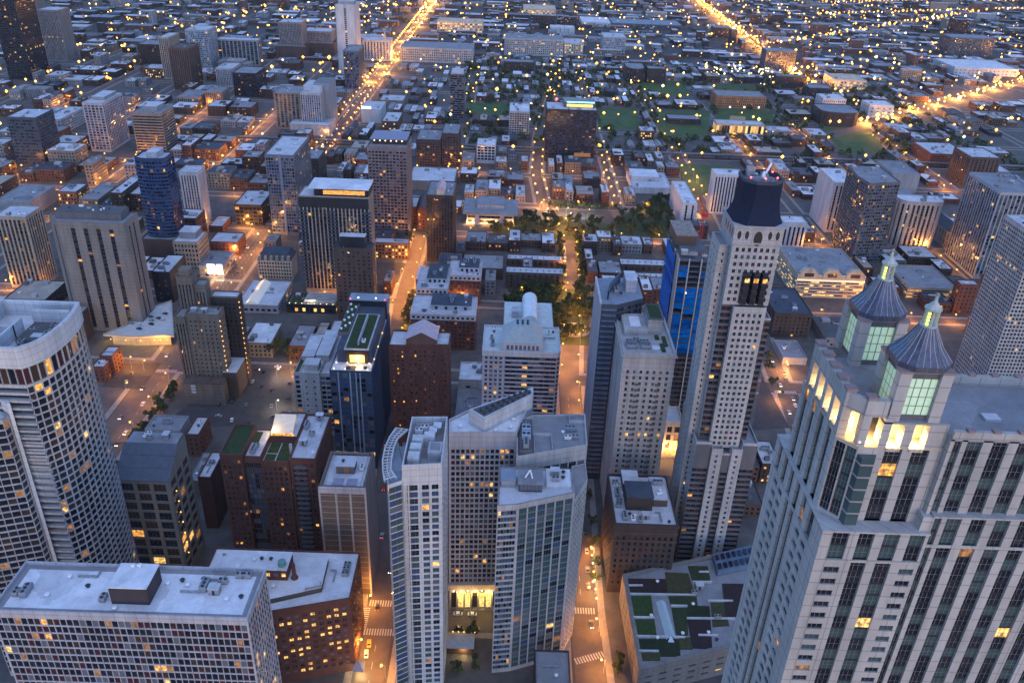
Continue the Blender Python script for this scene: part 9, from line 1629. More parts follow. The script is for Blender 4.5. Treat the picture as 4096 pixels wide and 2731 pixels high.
# ---- glass tower with planted roof levels
def terracetower():
 b = Bld('terraced_glass_tower', 'dark glass tower of stepped planted roofs, lit lounge and bright front terrace', 'hotel', (-86,406,0)); mb = MB()
 x0,x1,y0,z = -98.6,-74.6,406.3,68
 st = S('navy','vstrip',3.4,3.3,.84,.8,.15,.6,3,.2,'blue teal dark grey blue',.02,None,'slate')
 rib = S('dgrey','vstrip',2.0,3.3,.6,.8,.3,.6,3,.2,'dark grey ink',.02,None,'slate')
 b.vol(mb, rect(x0,x1,y0,480), 0, z, st, par=.8, roofmat='pale', edges=lambda i,a,c: rib if a[0]==c[0] else st)
 for f in (.2,.48,.62,.72): 
  g = MB(); xx = x0+(x1-x0)*f; g.box(xx-.35,xx+.35,y0-.35,y0+.06,3,z-.3); b.add('fin', g, [wm('steel')])
 g = MB(); g.box(-96,-76,417,472,z,z+9); b.add('upper_storey', g, [wm('slate')])
 g = MB(); g.box(-91.5,-77.5,415.5,460,z+9,z+9.8); b.add('roof_slab', g, [wm('offwhite')]); turf = mat('roof_turf',(.028,.045,.014),.95,.45,.5)
 g = MB(); g.box(-90.6,-78.4,416.5,459,z+9.8,z+9.95); b.add('green_roof', g, [turf])
 g = MB(); g.box(-84.4,-83.6,420,455,z+9.95,z+12.6); b.add('roof_wall', g, [wm('lav')]); b.place('rooftop_unit', UNITS[5][0], (-81.5,424,z+9.96),1.57)
 g = MB(); g.box(-98.4,-91.8,433,477,z+9.0,z+10.6); b.add('roof_slab', g, [wm('dgrey')]); g = MB(); g.box(-97.8,-92.4,434,476,z+10.6,z+10.75); b.add('green_roof', g, [turf])
 for k in range(10): b.place('roof_vent', UNITS[2][0], (-97+ (k%3)*1.9, 437+k*3.6, z+10.75))
 g = MB(); g.quad((-91,415.45,z+.6),(-78,415.45,z+.6),(-78,415.45,z+8),(-91,415.45,z+8)); b.add('lounge_window', g, [GL['brown']])
 g = MB(); g.quad((-88.5,415.42,z+1),(-80,415.42,z+1),(-80,415.42,z+6),(-88.5,415.42,z+6)); b.add('lounge_window', g, [GL['glow']])
 pointlight('lounge_light', Vector((-84,413.5,z+4))-b.off, 900, (1,.7,.3), .4, b.root)
 for k in range(4):
  for j in range(2): b.place('terrace_lamp', ball(.35, bulb_w, 'terrace_lamp'), (x0+2.5+k*6.3, y0+1.0+j*7, z+1.4))
 g = MB(); g.box(-90,-84,408.5,412.5,z+.05,z+.5); b.add('pool', g, [GL['ink']]); g = MB(); g.bar((-79,411,z),(-79,411,z+.8),1.1,0,10); b.add('table', g, [dark_m])
 # rear lit crown
 g = MB(); g.box(-98.4,-75,472,481,z,z+13); b.add('rear_tower', g, [GL['ink']]); g = MB(); g.box(-98.8,-74.6,471.6,481.4,z+13,z+13.6); b.add('rear_roof', g, [rm('blue')])
 for xx in (-97.5,-76): b.place('beacon', ball(.4, red_m, 'beacon'), (xx,471.5,z+14.2))
 for xx in (-93,-82): b.place('roof_lamp', ball(.45, bulb_w, 'roof_lamp'), (xx,474,z+14))
 for yy in (418,433,450): b.place('roof_lamp', ball(.4, bulb_m, 'roof_lamp'), (-74.9,yy,z+2.2))
 b.finish(mb, st)
terracetower()
# ---- white stone block left of it
def whitestone():
 x0,x1,y0,y1,z = -128.7,-106.2,438.4,490,46
 st = S('offwhite','grid',5.5,4.4,.2,.3,.25,3,3,1,'dark ink',.03)
 b = Bld('white_stone_block', 'white stone block with glazed corner strips and stepped roof huts', 'apartment building', ((x0+x1)/2,y0,0)); mb = MB()
 b.vol(mb, rect(x0+3.6,x1-6.5,y0,y1), 0, z, st, par=1.0, roofmat='pale')
 gl = S('dgrey','grid',3,3.6,.85,.7,.3,1,3,.2,'dark ink grey',.03)
 b.vol(mb, rect(x0,x0+3.55,y0+1.2,y1), 0, z-.5, gl, par=.8, roofmat='green'); b.vol(mb, rect(x1-6.45,x1,y0+1.0,y1), 0, z-.6, gl, par=.8, roofmat='pale')
 for (xa,xb,ya,yb,h) in ((-122.5,-114,442,450,4.5),(-118,-110,455,488,4),(-127,-119.5,455,482,3)): pent_box(b, xa,xb,ya,yb,z,h,wm('offwhite'))
 b.clutter(-124,-108,441,453,z+.05,3)
 b.finish(mb, st)
whitestone()
# ---- tan gothic tower with stepped top
def gothic():
 st = S('rust','grid',3.2,3.2,.30,.46,.25,3,15,1.6,'dark ink brown',.03)
 pier = S('rust','vstrip',2.4,3.2,.4,.6,.35,4,4,.6,'dark ink',.02,None,'dbrown')
 b = Bld('gothic_tower', 'stepped tan brick tower with strings of yellow lights down its sides', 'apartment building', (-200,479,0)); mb = MB()
 b.vol(mb, rect(-214.6,-207.4,479.2,500), 0, 60, pier, par=1.2, roofmat='grey'); b.vol(mb, rect(-207.3,-185.8,480.2,492), 0, 61.8, st, par=1.2, roofmat='grey')
 b.vol(mb, rect(-214.4,-204.4,492.1,503), 0, 82, pier, par=1.4, roofmat='grey'); b.vol(mb, rect(-204.3,-197,494,504), 0, 76, pier, par=1.2, roofmat='grey')
 b.vol(mb, rect(-196.9,-178.5,499.6,509), 0, 65.5, dict(st, mi=2), par=1.2, roofmat='pale')
 g = MB(); g.box(-212.8,-206,494,501,83,87.5); b.add('lift_house', g, [wm('rust')])
 g = MB(); g.box(-212,-186,470,479.1,0,16); b.add('base_hall', g, [wm('rust')]); g = MB(); g.box(-212.2,-185.8,469.8,479.1,16,16.6); b.add('base_roof', g, [rm('brown')])
 for k in range(3):
  g = MB(); g.box(-207,-204,469.6,470.1,9+k*2.3,10.3+k*2.3); b.add('wall_sign', g, [wm('white')])
 for k in range(14): b.place('string_light', ball(.3, bulb_m, 'string_light'), (-185.3, 480.4+.3*(k%2), 10+k*3.7))
 for k in range(15): b.place('string_light', ball(.3, bulb_m, 'string_light'), (-178.1, 500, 8+k*3.9))
 g = MB(); g.box(-188,-179,479.5,499,0,20); b.add('side_hall', g, [wm('brown')]); g = MB(); g.box(-188.2,-178.8,479.3,499,20,20.4); b.add('side_roof', g, [rm('pale')])
 b.clutter(-206,-187,482,491,62,3)
 b.finish(mb, st, 100, ('dbrown',))
gothic()
# red luffing crane beside the construction tower
def crane():
 b = Bld('tower_crane', 'red tower crane leaning beside the slate topped tower', 'crane', (117,478,0)); m_ = mat('crane_red',(.32,.02,.03),.6,.1,.5)
 g = MB(); zt = 143
 for dx in (-.7,.7):
  for dy in (-.7,.7): g.bar((117+dx,478+dy,0),(117+dx,478+dy,zt),.14,0,4)
 for k in range(60): zz = 40+k*1.7; s = 1 if k%2 else -1; g.bar((117-.7*s,477.3,zz),(117+.7*s,477.3,zz+1.7),.08,0,4); g.bar((116.3,478-.7*s,zz),(116.3,478+.7*s,zz+1.7),.08,0,4)
 b.add('mast', g, [m_])
 g = MB(); A, E_ = Vector((117,477,zt)), Vector((110.5,470,zt+15))
 for d in ((0,0,0),(0,0,1.3),(.9,-.5,.6)): g.bar(A+Vector(d),E_+Vector(d)*.4,.16,0,4)
 for k in range(10): g.bar(A.lerp(E_,k/10),A.lerp(E_,(k+.5)/10)+Vector((.5,-.3,.9)),.09,0,4)
 b.add('jib', g, [m_]); g = MB(); g.box(115.6,119.5,476.6,480,zt-.4,zt+1.8); b.add('cab', g, [m_])
crane()
# ---- tall white tower with slate mansard top
def mansardtower():
 b = Bld('mansard_tower', 'tallest white stone tower with dark slate mansard top and red roof beacons', 'skyscraper', (108,338,0)); mb = MB()
 tri = S('offwhite','grid',2.7,3.25,.52,.54,.28,1.5,1,1.0,'dark ink teal dark maroon',.05,(2,1))
 pair = S('offwhite','grid',3.2,3.25,.4,.5,.28,1.5,2,1.4,'dark ink grey',.04,(2,1))
 bal = S('dgrey','hband',2.4,3.25,.95,.66,.9,.5,.5,.1,'dark ink maroon brown',.06,None,'black'); bal['mi'] = 2
 side = S('offwhite','grid',5,3.25,.3,.45,.3,2,2,1.5,'dark ink',.03)
 E = lambda i,a,c: (side if abs(a[0]-c[0])<.1 else None)
 # base block
 b.vol(mb, rect(95.7,103.6,335.6,372), 0, 76.6, pair, par=1.4, roofmat='grey', edges=lambda i,a,c: side if abs(a[0]-c[0])<.1 else dict(bal, top=14))
 b.vol(mb, rect(118.6,126.1,335.6,372), 0, 76.6, pair, par=1.4, roofmat='grey', edges=lambda i,a,c: side if abs(a[0]-c[0])<.1 else dict(bal, top=14))
 b.vol(mb, rect(103.6,109,334.0,350), 0, 74, pair, par=1.2, roofmat='grey', edges=E); b.vol(mb, rect(113.4,118.6,334.0,350), 0, 74, pair, par=1.2, roofmat='grey', edges=E)
 b.vol(mb, rect(109.05,113.35,334.9,350), 0, 71, dict(bal, top=10), par=1.0, roofmat='grey')
 # shaft
 zs = 181
 b.vol(mb, rect(93.2,97.5,344,360), 0, 177, side, par=.8, roofmat='grey', edges=E)
 b.vol(mb, rect(97.5,102.4,339.8,362), 74, 151, bal, par=1.0, roofmat='grey', edges=lambda i,a,c: side if a[0]<97.6 and c[0]<97.6 else bal)
 b.vol(mb, rect(117.2,121.4,341,362), 74, 143, bal, par=1.0, roofmat='grey')
 b.vol(mb, rect(102.4,117.2,337.2,362), 74, 150, tri, par=1.2, roofmat='grey', edges=lambda i,a,c: tri)
 b.vol(mb, rect(97.6,118.2,339.2,361.5), 151.2, zs, tri, par=0, roof=False, edges=lambda i,a,c: dict(tri, bw=2.6) if abs(a[1]-c[1])<.1 else side)
 # dark bow windows
 for k in range(3):
  xx = 104.2+k*3.9
  g = MB(); g.prism(ccw([(xx,339.1),(xx+.7,336.9),(xx+3.0,336.9),(xx+3.7,339.1)]), 152.5, 167.5); b.add('bow_window', g, [GL['ink']])
  for zz in range(5): 
   g = MB(); g.prism(ccw([(xx-.1,339.1),(xx+.6,336.7),(xx+3.1,336.7),(xx+3.8,339.1)]), 152.5+zz*3.2, 152.9+zz*3.2); b.add('bow_rail', g, [dark_m])
  g = MB(); g.quad((xx+.8,336.85,163.2),(xx+2.9,336.85,163.2),(xx+2.9,336.85,165.2),(xx+.8,336.85,165.2)); b.add('lit_window', g, [GL['litb' if k == 0 else 'lit']])
 # frieze with oval windows and centre opening
 g = MB(); g.box(97.2,118.6,338.8,361.9,zs,zs+7.2); b.add('frieze', g, [wm('offwhite')]); g = MB(); g.box(96.6,119.2,338.2,362.4,zs+7.2,zs+8); b.add('cornice', g, [wm('offwhite')]); g = MB(); g.box(97,118.8,338.5,362.1,zs-.3,zs+.25); b.add('cornice', g, [wm('offwhite')])
 def oval(cx, cz, w2, h2, nm, m_):
  g = MB(); pts = [(cx+w2*math.cos(t),338.74,cz+h2*math.sin(t)) for t in np.linspace(0,math.tau,17)[:-1]]; g.poly(pts); b.add(nm, g, [m_])
 for cx in (99.6,102.9,112.9,116.2): oval(cx, zs+3.7, .85, 1.9, 'oval_window', black_m)
 oval(107.9, zs+2.2, 1.9, 3.4, 'arch_window', black_m)
 for yy in (342,346,350,354):
  g = MB(); g.poly([(97.14,yy+1.1*math.cos(t),zs+3.8+2.1*math.sin(t)) for t in np.linspace(0,math.tau,17)[:-1]]); b.add('oval_window', g, [black_m])
 # concave mansard
 zm = zs+8; prof = [(-.9,0),(0,2.0),(.8,5),(1.3,8.5),(1.5,12.5),(1.4,17.5)]
 R0_ = [(98,339.6),(117.8,339.6),(117.8,361.0),(98,361.0)]
 # chamfered plan
 def ring(d): 
  x0,x1,y0,y1 = 98+d,117.8-d,339.6+d,361-d; c = 4.6
  return [(x0+c,y0),(x1-c,y0),(x1,y0+c),(x1,y1-c),(x1-c,y1),(x0+c,y1),(x0,y1-c),(x0,y0+c)]
 g = MB()
 for i in range(5):
  A, Bq = ring(prof[i][0]), ring(prof[i+1][0])
  for k in range(8): g.quad(V2(A[k],zm+prof[i][1]),V2(A[(k+1)%8],zm+prof[i][1]),V2(Bq[(k+1)%8],zm+prof[i+1][1]),V2(Bq[k],zm+prof[i+1][1]))
 b.add('mansard_roof', g, [mat('slate_roof',(.016,.022,.045),.9,.35,1.2,bump=.2,spec=.08)])
 A = ring(1.2); I = inset(A,.8); g = MB(); zt = zm+17.5
 for k in range(8): g.quad(V2(A[k],zt),V2(A[(k+1)%8],zt),V2(A[(k+1)%8],zt+1.3),V2(A[k],zt+1.3)); g.quad(V2(A[k],zt+1.3),V2(A[(k+1)%8],zt+1.3),V2(I[(k+1)%8],zt+1.3),V2(I[k],zt+1.3)); g.quad(V2(I[k],zt+1.3),V2(I[(k+1)%8],zt+1.3),V2(I[(k+1)%8],zt-1),V2(I[k],zt-1))
 b.add('roof_rim', g, [wm('slate')]); g = MB(); g.poly([V2(p,zt-.9) for p in I]); b.add('roof', g, [rm('grey')])
 for me,x,y,rz in ((1,105,349,0),(1,110,353,1.57),(0,112,346,0),(2,104,354,0),(2,107.5,357,0)): b.place(UNITS[me][0].name.split('.')[0], UNITS[me][0], (x,y,zt-.9), rz)
 g = MB(); g.bar((109,351,zt),(113,356,zt+5),.5,0,8); g.bar((109,351,zt),(109,351,zt+3),1.4,0,10,.3); b.add('satellite_dish', g, [white_m]); g = MB(); g.box(102.6,106,354,357,zt-.9,zt+3.5); b.add('lift_house', g, [wm('grey')])
 for x,y in ((102,345),(113.5,345.5),(104.5,356),(113.6,354),(108,343.6)): b.place('beacon', ball(.45, red_m, 'beacon'), (x,y,zt+1.9))
 b.finish(mb, tri, 100, ('dgrey',))
mansardtower()

# ---- terraced brick condominium between avenue and theatre
def condo(name, label, x0,x1,y0,y1,z):
 st = S('red','grid',3.1,3.2,.5,.56,.3,.6,1.5,.7,'dark ink maroon dark grey',.07,(2,2)); top = S('white','grid',3.6,3.4,.55,.6,.3,.5,.4,.6,'dark ink',.02)
 b = Bld(name, label, 'apartment building', ((x0+x1)/2,y0,0)); mb = MB(); m2 = MB()
 b.vol(mb, rect(x0,x1,y0,y1), 0, z-4, st, roof=False, par=0); b.vol(m2, rect(x0-.15,x1+.15,y0-.15,y1+.15), z-4, z, top, par=1.0, roofmat='pale')
 b.add('wall', mb, [wm('red'), black_m]); b.add('top_storey', m2, [wm('white'), black_m]); b.windows()
 w = (x1-x0)
 pent_box(b, x0+w*.3, x1-w*.08, y0+(y1-y0)*.3, y1-2, z, 4, wm('white'), roofc='slate')
 for k in range(4):
  g = MB(); xx = x0+w*(.36+.15*k); g.quad((xx,y0+(y1-y0)*.3-.04,z+.3),(xx+2,y0+(y1-y0)*.3-.04,z+.3),(xx+2,y0+(y1-y0)*.3-.04,z+2.8),(xx,y0+(y1-y0)*.3-.04,z+2.8)); b.add('window', g, [GL['dark']])
 b.clutter(x0+1,x1-1,y0+1.5,y0+(y1-y0)*.28,z+.04,4); b.clutter(x0+w*.33,x1-w*.1,y0+(y1-y0)*.35,y1-3,z+4.32,5)
for a in CONDOS: condo(*a)
# ---- twin lit billboards on a roof
bb = Bld('billboard', 'twin bright white billboards with small dark markings above the striped tan hotel', 'billboard', BBOARD, None)
bx,by_,bz = BBOARD
for k in (0,1):
 g = MB(); xa = bx-9+k*11; wd = 9.5 if k == 0 else 7; g.box(xa,xa+wd,by_,by_+.5,8,19); b_ = bb.add('billboard_panel', g, [emis('billboard_white',(1,.97,.80),.35)])
 g = MB()
 if k == 0:
  for j in range(3): g.box(xa+2.2+j*1.9,xa+3.6+j*1.9,by_-.06,by_-.01,12.5,15.5)
 else: g.box(xa+2.5,xa+4.5,by_-.06,by_-.01,13,15)
 bb.add('billboard_mark', g, [wm('dgrey')])
 g = MB()
 for xx in (xa+1,xa+wd-1): g.box(xx-.2,xx+.2,by_+.1,by_+.4,0,8)
 bb.add('post', g, [dark_m])
# ---- open parking deck with curved lit edge beside the striped hotel
def deck():
 P = DECK; z = 9; Pc = ccw(P)
 b = Bld('parking_deck', 'white open parking deck with glowing yellow edge beside the striped tan hotel', 'parking garage', (P[0][0],P[0][1],0)); g = MB(); n = len(Pc)
 g.prism(Pc, z-.8, z, 0); b.add('deck', g, [mat('deck_white',(.46,.45,.44),.9,.2,.3)])
 g = MB(); i2 = inset(Pc,.5)
 for k in range(n): a,c,d,e = Pc[k],Pc[(k+1)%n],i2[(k+1)%n],i2[k]; g.quad(V2(a,z),V2(c,z),V2(c,z+1.1),V2(a,z+1.1)); g.quad(V2(a,z+1.1),V2(c,z+1.1),V2(d,z+1.1),V2(e,z+1.1)); g.quad(V2(e,z+1.1),V2(d,z+1.1),V2(d,z),V2(e,z))
 b.add('parapet', g, [wm('cream')])
 g = MB(); g.prism(inset(Pc,3), 0, z-.85); b.add('lower_level', g, [wm('beige')])
 for k in range(n):
  a,c = Vector(Pc[k]),Vector(Pc[(k+1)%n])
  if a.y < P[0][1]+16 and c.y < P[0][1]+16:
   m = max(1,int((c-a).length/9))
   for j in range(m):
    p = a.lerp(c,(j+.5)/m); nn = Vector(((c-a).y,-(c-a).x)).normalized()*.8; pointlight('deck_light', Vector((p.x+nn.x,p.y+nn.y,5.5))-b.off, 450, (1,.62,.16), .3, b.root); b.place('deck_lamp', ball(.4,bulb_m,'deck_lamp'), (p.x+nn.x,p.y+nn.y,6.5))
deck()
# ---- low filler buildings, one object each, walls with roof and window parts
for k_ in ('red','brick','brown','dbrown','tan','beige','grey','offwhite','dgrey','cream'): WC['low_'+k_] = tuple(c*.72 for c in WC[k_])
WALLM = {k: wm(k) for k in ('red','brick','brown','dbrown','tan','beige','grey','offwhite','dgrey','cream')}
FST = {k: S(k,'grid',3.4,3.5,.45,.5,.2,1.0,.6,.6,'dark ink brown dark',.10) for k in WALLM}
class FB(Bld): pass
def filler(row):
 label, cat, x0,x1,y0,y1,z,wc,rc,fl = row
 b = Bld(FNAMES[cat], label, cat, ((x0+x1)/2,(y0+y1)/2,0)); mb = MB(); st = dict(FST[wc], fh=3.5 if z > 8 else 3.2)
 rr = b.rnd; st['lit'] = .05+.14*rr.random()
 b.vol(mb, rect(x0,x1,y0,y1), 0, z, st, roof=not fl, par=.6 if not fl else 0, pw=.35, roofmat=rc)
 if fl:
  g = MB(); cx = (x0+x1)/2; h = (x1-x0)*.32
  g.quad((x0-.3,y0-.3,z),(x0-.3,y1+.3,z),(cx,y1+.3,z+h),(cx,y0-.3,z+h)); g.quad((x1+.3,y1+.3,z),(x1+.3,y0-.3,z),(cx,y0-.3,z+h),(cx,y1+.3,z+h)); b.add('roof', g, [rm(rc)])
  g = MB(); g.poly([(x0,y0,z),(x1,y0,z),(cx,y0,z+h-.1)]); b.add('gable', g, [wm(wc)])
 else:
  n = 1+int((x1-x0)*(y1-y0)/260)
  for k in range(min(3,n)):
   g = MB(); w2 = rr.uniform(1.2,min(4,(x1-x0)*.2)); xx = rr.uniform(x0+w2+1,x1-w2-1); yy = rr.uniform(y0+w2+1,y1-w2-1); hh = rr.uniform(1,3); g.box(xx-w2,xx+w2,yy-w2*.8,yy+w2*.8,z,z+hh); b.add('roof_hut', g, [wm(rr.choice(('grey','offwhite','dgrey',wc)))])
 if y0 < 950 and not fl: b.clutter(x0+.8,x1-.8,y0+.8,y1-.8,z+.03,2)
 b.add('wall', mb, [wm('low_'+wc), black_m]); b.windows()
MINPX = 1e9
for row in FILL: filler(row)
# ---- everything smaller and farther: one mass of low blocks
def mass():
 mats = [wm('brick'), wm('grey'), wm('dbrown'), wm('tan'), rm('pale'), rm('grey'), rm('white'), GL['lit'], GL['dark'], rm('blue'), rm('dark')]
 g = MB(); r = random.Random(5)
 for (x0,x1,y0,y1,z) in FAR:
  g.box(x0,x1,y0,y1,0,z, r.choice((0,1,2,2,3,0)), r.choice((4,5,9,9,4,6,10,5)))
  if r.random() < .5:
   a = r.uniform(x0,x1-2); g.box(a,a+min(8,(x1-x0)*.3),y0+(y1-y0)*.3,y0+(y1-y0)*.6,z,z+2.5,1,r.choice((4,5)))
  if y0 < 2600:
   for k in range(int((x1-x0)/4)):
    xx = x0+1+k*4
    for zz in range(1, int(z/3.6)+1):
     q = r.random(); g.quad((xx,y0-.05,zz*3.6-2.2),(xx+1.8,y0-.05,zz*3.6-2.2),(xx+1.8,y0-.05,zz*3.6-.6),(xx,y0-.05,zz*3.6-.6), 7 if q < .05 else 8)
 o = g.build('far_rooftops', mats); o['kind'] = 'stuff'; o['label'] = 'mass of low blocks and sheds covering the far plain'
mass()
# ================================================================ trees
leaf = [mat('leaf_a',(.06,.08,.028),.9,.5,.4), mat('leaf_b',(.04,.058,.022),.9,.5,.4), mat('leaf_c',(.095,.105,.04),.9,.4,.4)]
bark = mat('bark',(.06,.045,.035),.95,.3,2)
TREES_M = []
def tree_meshes():
 r = random.Random(11)
 for v in range(5):
  N = 420; g = MB(); cl = []
  for c in range(11):
   a = r.uniform(0,math.tau); rad = r.uniform(0,.62)**.8; zc = r.uniform(.42,.92); cl.append((rad*math.cos(a)*(1.1-.5*abs(zc-.6)), rad*math.sin(a)*(1.1-.5*abs(zc-.6)), zc, r.uniform(.18,.36)))
  Q = []; I = []
  for i in range(N):
   cx,cy_,cz,cr = r.choice(cl); d = Vector((r.gauss(0,1),r.gauss(0,1),r.gauss(0,1))).normalized()*cr*r.uniform(.6,1.05); p = Vector((cx,cy_,cz))+Vector((d.x,d.y,d.z*.55))
   n = Vector((r.gauss(0,1),r.gauss(0,1),r.gauss(.5,1))).normalized(); u = n.orthogonal().normalized(); w_ = n.cross(u); s = r.uniform(.045,.095); t = r.uniform(.5,1)
   Q.append([p-u*s-w_*s*t,p+u*s*t-w_*s,p+u*s+w_*s*t,p-u*s*t+w_*s]); I.append(r.choice((0,0,1,1,2)))
  g.quads(Q, I)
  t_ = MB(); t_.bar((0,0,0),(0,0,.5),.035,0,6,.024)
  for k in range(4):
   a = k*1.6+v; t_.bar((0,0,.3+.05*k),(.3*math.cos(a),.3*math.sin(a),.68),.018,0,5,.008)
  TREES_M.append((g.mesh('crown', leaf), t_.mesh('trunk', [bark])))
tree_meshes()
for (x,y,h,v,sp,lab,grp) in TREES:
 lb = TLABELS[lab]; o = newobj('tree', None, None, (x,y,.15)); tag(o, lb[0], 'tree', lb[1])
 cm, tm = TREES_M[v]; c = newobj('crown', cm, o); c.scale = (sp,sp,h); c.rotation_euler = (0,0,(x*7+y*3)%6.28); t = newobj('trunk', tm, o); t.scale = (h,h,h)
def wood():
 g = MB(); r = random.Random(8)
 Q = []; I = []
 for (x,y,h,sp) in FARTREES:
  for k in range(60):
   a = r.uniform(0,math.tau); rr_ = sp*math.sqrt(r.random()); p = Vector((x+rr_*math.cos(a),y+rr_*math.sin(a),h*r.uniform(.25,1)*(1-.35*(rr_/sp)**2))); n = Vector((r.gauss(0,1),r.gauss(0,1),r.gauss(.6,1))).normalized(); u = n.orthogonal().normalized(); w_ = n.cross(u); s = r.uniform(.5,1.2)
   Q.append([p-u*s-w_*s,p+u*s-w_*s,p+u*s+w_*s,p-u*s+w_*s]); I.append(r.choice((0,1,1,2)))
 g.quads(Q, I); o = g.build('far_trees', leaf); o['kind'] = 'stuff'; o['label'] = 'scattered far trees between the low blocks'
wood()
# ================================================================ cars
CARC = dict(white=(.6,.6,.6), silver=(.3,.31,.33), black=(.015,.015,.018), red=(.2,.02,.02), grey=(.1,.1,.11), yellow=(.55,.33,.03), blue=(.03,.05,.14))
CM = {}
def carmesh(c):
 if c in CM: return CM[c]
 g = MB(); L, W2 = 2.25, .9
 pr = [(-L,.35),(-L,.85),(-1.5,.95),(-.9,1.45),(.75,1.48),(1.35,.98),(L,.82),(L,.35)]
 for i in range(len(pr)):
  a,d = pr[i],pr[(i+1)%len(pr)]; g.quad((-W2,a[0],a[1]),(W2,a[0],a[1]),(W2,d[0],d[1]),(-W2,d[0],d[1]))
 for s in (-W2,W2): g.poly([(s,p[0],p[1]) for p in pr])
 body = g.mesh('body', [mat('paint_'+c, CARC[c], .3, 0, spec=.5)])
 g = MB()
 for s in (-W2-.01,W2+.01): g.poly([(s,-1.35,.98),(s,-.85,1.38),(s,.7,1.4),(s,1.2,1.0)])
 g.quad((-.8,-1.53,.99),(.8,-1.53,.99),(.72,-.95,1.43),(-.72,-.95,1.43)); g.quad((-.8,1.38,1.0),(.8,1.38,1.0),(.72,.79,1.46),(-.72,.79,1.46)); win = g.mesh('window', [GL['dark']])
 g = MB(); g.bar((-.12,0,0),(.12,0,0),.34,0,10); wh = g.mesh('wheel', [dark_m])
 g = MB(); g.box(-.2,.2,-.04,.04,-.12,.12); hl = g.mesh('headlight', [emis('headlight',(1,.85,.6),3)]); g2 = MB(); g2.box(-.2,.2,-.04,.04,-.1,.1); tl = g2.mesh('tail_light', [emis('tail_light',(1,.03,.02),1.2)])
 CM[c] = (body, win, wh, hl, tl); return CM[c]
for (x,y,z,rz,c,on,lab,grp) in CARS:
 o = newobj('car', None, None, (x,y,z)); o.rotation_euler = (0,0,rz); tag(o, lab, 'car', grp)
 bm_,wn,wh,hl,tl = carmesh(c); newobj('body', bm_, o); newobj('window', wn, o)
 for sx in (-.82,.82):
  for sy in (-1.4,1.35): newobj('wheel', wh, o, (sx,sy,.34))
  if on: newobj('headlight', hl, o, (sx*.75,-2.27,.68)); newobj('tail_light', tl, o, (sx*.8,2.27,.72))
# ================================================================ street lamps
def lampmeshes():
 g = MB(); g.bar((0,0,0),(0,0,8.6),.11,0,6,.07); g.bar((0,0,8.6),(1.6,0,9.0),.06,0,5); pole = g.mesh('pole', [metal_m])
 return pole
pole_me = lampmeshes()
BULB = {('a',r): ball({.4:.58,.45:.7,.5:.8,.55:1.05,.75:1.5}[r], bulb_m, 'lamp_head') for r in (.4,.45,.5,.55,.75)}
LB2 = {r: ball({.4:.5,.45:.6,.5:.7,.55:.9,.75:1.4}[r], bulb_w, 'lamp_head') for r in (.4,.45,.5,.55,.75)}
LDATA = {}
for (x,y,rz,r,kind,e,lab) in LAMPS:
 lb = LLABELS[lab]; o = newobj('street_lamp', None, None, (x,y,.13)); o.rotation_euler = (0,0,rz); tag(o, lb[0], 'street lamp', lb[1])
 newobj('pole', pole_me, o); newobj('lamp_head', (BULB[('a',r)] if kind == 'a' else LB2[r]), o, (1.6,0,8.7))
 if e:
  key = (kind,e)
  if key not in LDATA:
   l = bpy.data.lights.new('lamp_light','POINT'); l.energy = e*LAMPK; l.shadow_soft_size = .4; l.color = (1.0,.37,.06) if kind == 'a' else (1,.82,.55); LDATA[key] = l
  q = bpy.data.objects.new('lamp_light', LDATA[key]); COL.objects.link(q); q.parent = o; q.location = (1.6,0,7.9)
def farlamps():
 g = MB(); V = []
 for (x,y,z,r,k) in FARLAMPS:
  g.n  # octahedra
  r *= 2.7*(.55+.9*((x*12.9+y*7.7)%1)); P = [(x+r,y,z),(x,y+r,z),(x-r,y,z),(x,y-r,z),(x,y,z+r),(x,y,z-r)]
  for a,c in ((0,1),(1,2),(2,3),(3,0)):
   g.poly([P[a],P[c],P[4]],k); g.poly([P[c],P[a],P[5]],k)
 o = g.build('far_street_lamps', [bulb_m, bulb_w, mat('bulb_orange',(.8,.4,.2),.5,0,emit=((1,.36,.035),.9)), mat('bulb_cool',(.8,.8,.8),.5,0,emit=((.75,.85,1),.7)), red_m]); o['kind'] = 'stuff'; o['label'] = 'thousands of amber lamps across the far city'
farlamps()

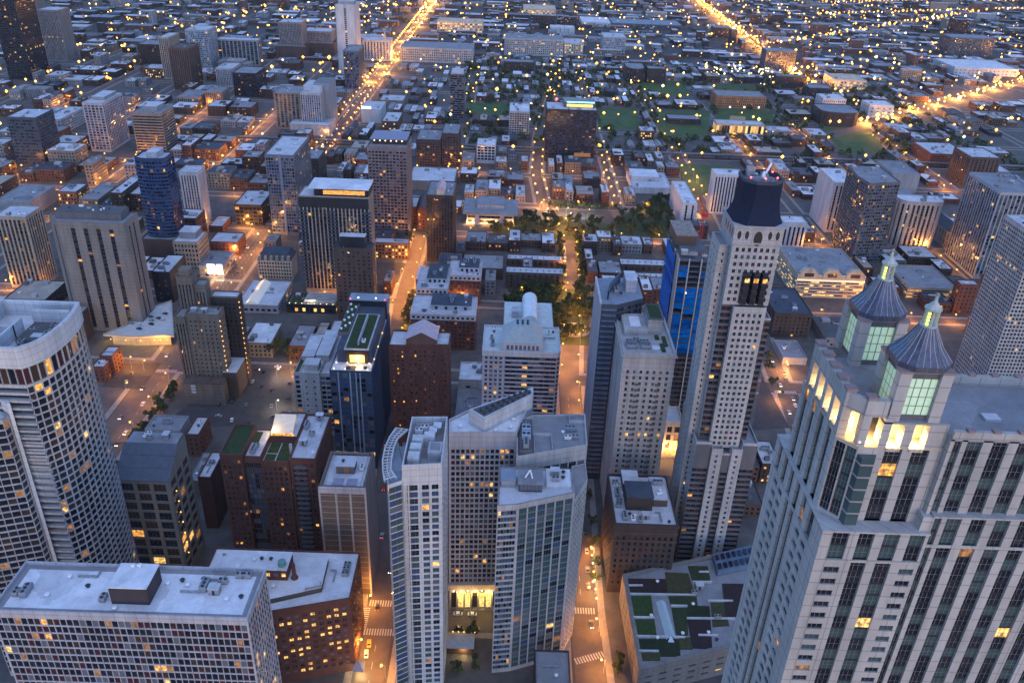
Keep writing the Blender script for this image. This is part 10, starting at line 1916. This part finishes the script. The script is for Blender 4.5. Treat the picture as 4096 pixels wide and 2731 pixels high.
# ---- round fountain in the square, pavilion and low block at the tower feet
f = Bld('fountain', 'round pale fountain basin in the middle of the tree filled square', 'fountain', (56,596,0))
g = MB(); g.bar((56,596,.1),(56,596,.35),12.5,0,24); f.add('plaza', g, [walk_m]); g = MB(); g.bar((56,596,.35),(56,596,.95),6.2,0,24); f.add('basin', g, [wm('cream')])
g = MB(); g.bar((56,596,.95),(56,596,1.0),5.6,0,24); f.add('water', g, [mat('fountain_water',(.3,.32,.3),.15,.1,.5)]); g = MB(); g.bar((56,596,1),(56,596,3.2),.5,0,8,.3); g.bar((56,596,2.4),(56,596,2.7),1.6,0,12); f.add('pedestal', g, [wm('stone')])
p = Bld('pavilion', 'small glass pavilion with curved white roof and string lights between the two towers', 'pavilion', (-16,274,0))
g = MB(); N = 8
for k in range(N):
 a, c = math.pi*(.15+.7*k/N), math.pi*(.15+.7*(k+1)/N); q = lambda t: (274-5*math.cos(t), 3.2+2.2*math.sin(t))
 (ya,za),(yc,zc) = q(a),q(c); g.quad((-23,ya,za),(-9,ya,za),(-9,yc,zc),(-23,yc,zc))
p.add('roof', g, [wm('white')]); g = MB(); g.box(-22.5,-9.5,270,278,0,3.9); p.add('glazing', g, [GL['brown']])
for k in range(6): p.place('string_light', ball(.3, bulb_m, 'string_light'), (-22+k*2.6,279.4,4.2))
pointlight('pavilion_light', Vector((-14,268.5,3))-p.off, 500, (1,.65,.25), .2, p.root)

# lamps that light the far avenues
for k in range(26):
 pointlight('avenue_light', (-244+(8 if k%2 else -8), 1500+k*72, 9), 46000 if k < 12 else 70000, (1,.40,.07), .6)
for k in range(22):
 pointlight('avenue_light', (552+k*1.6, 1500+k*70, 9), 56000, (1,.38,.06), .6)
for k in range(16):
 t_ = k/15; pointlight('avenue_light', (560+900*t_, 1330+790*t_, 9), 60000, (1,.40,.07), .6)
if HAZE:
 g = MB(); g.box(-4200,4200,-400,6200,-1,330); o = g.build('haze', []); o['kind'] = 'stuff'
 m = bpy.data.materials.new('haze_air'); m.use_nodes = True; nn = m.node_tree; nn.nodes.clear(); out = nn.nodes.new('ShaderNodeOutputMaterial'); v = nn.nodes.new('ShaderNodeVolumePrincipled')
 v.inputs['Color'].default_value = (.82,.84,.95,1); v.inputs['Density'].default_value = HAZE; nn.links.new(v.outputs[0], out.inputs['Volume']); o.data.materials.append(m)
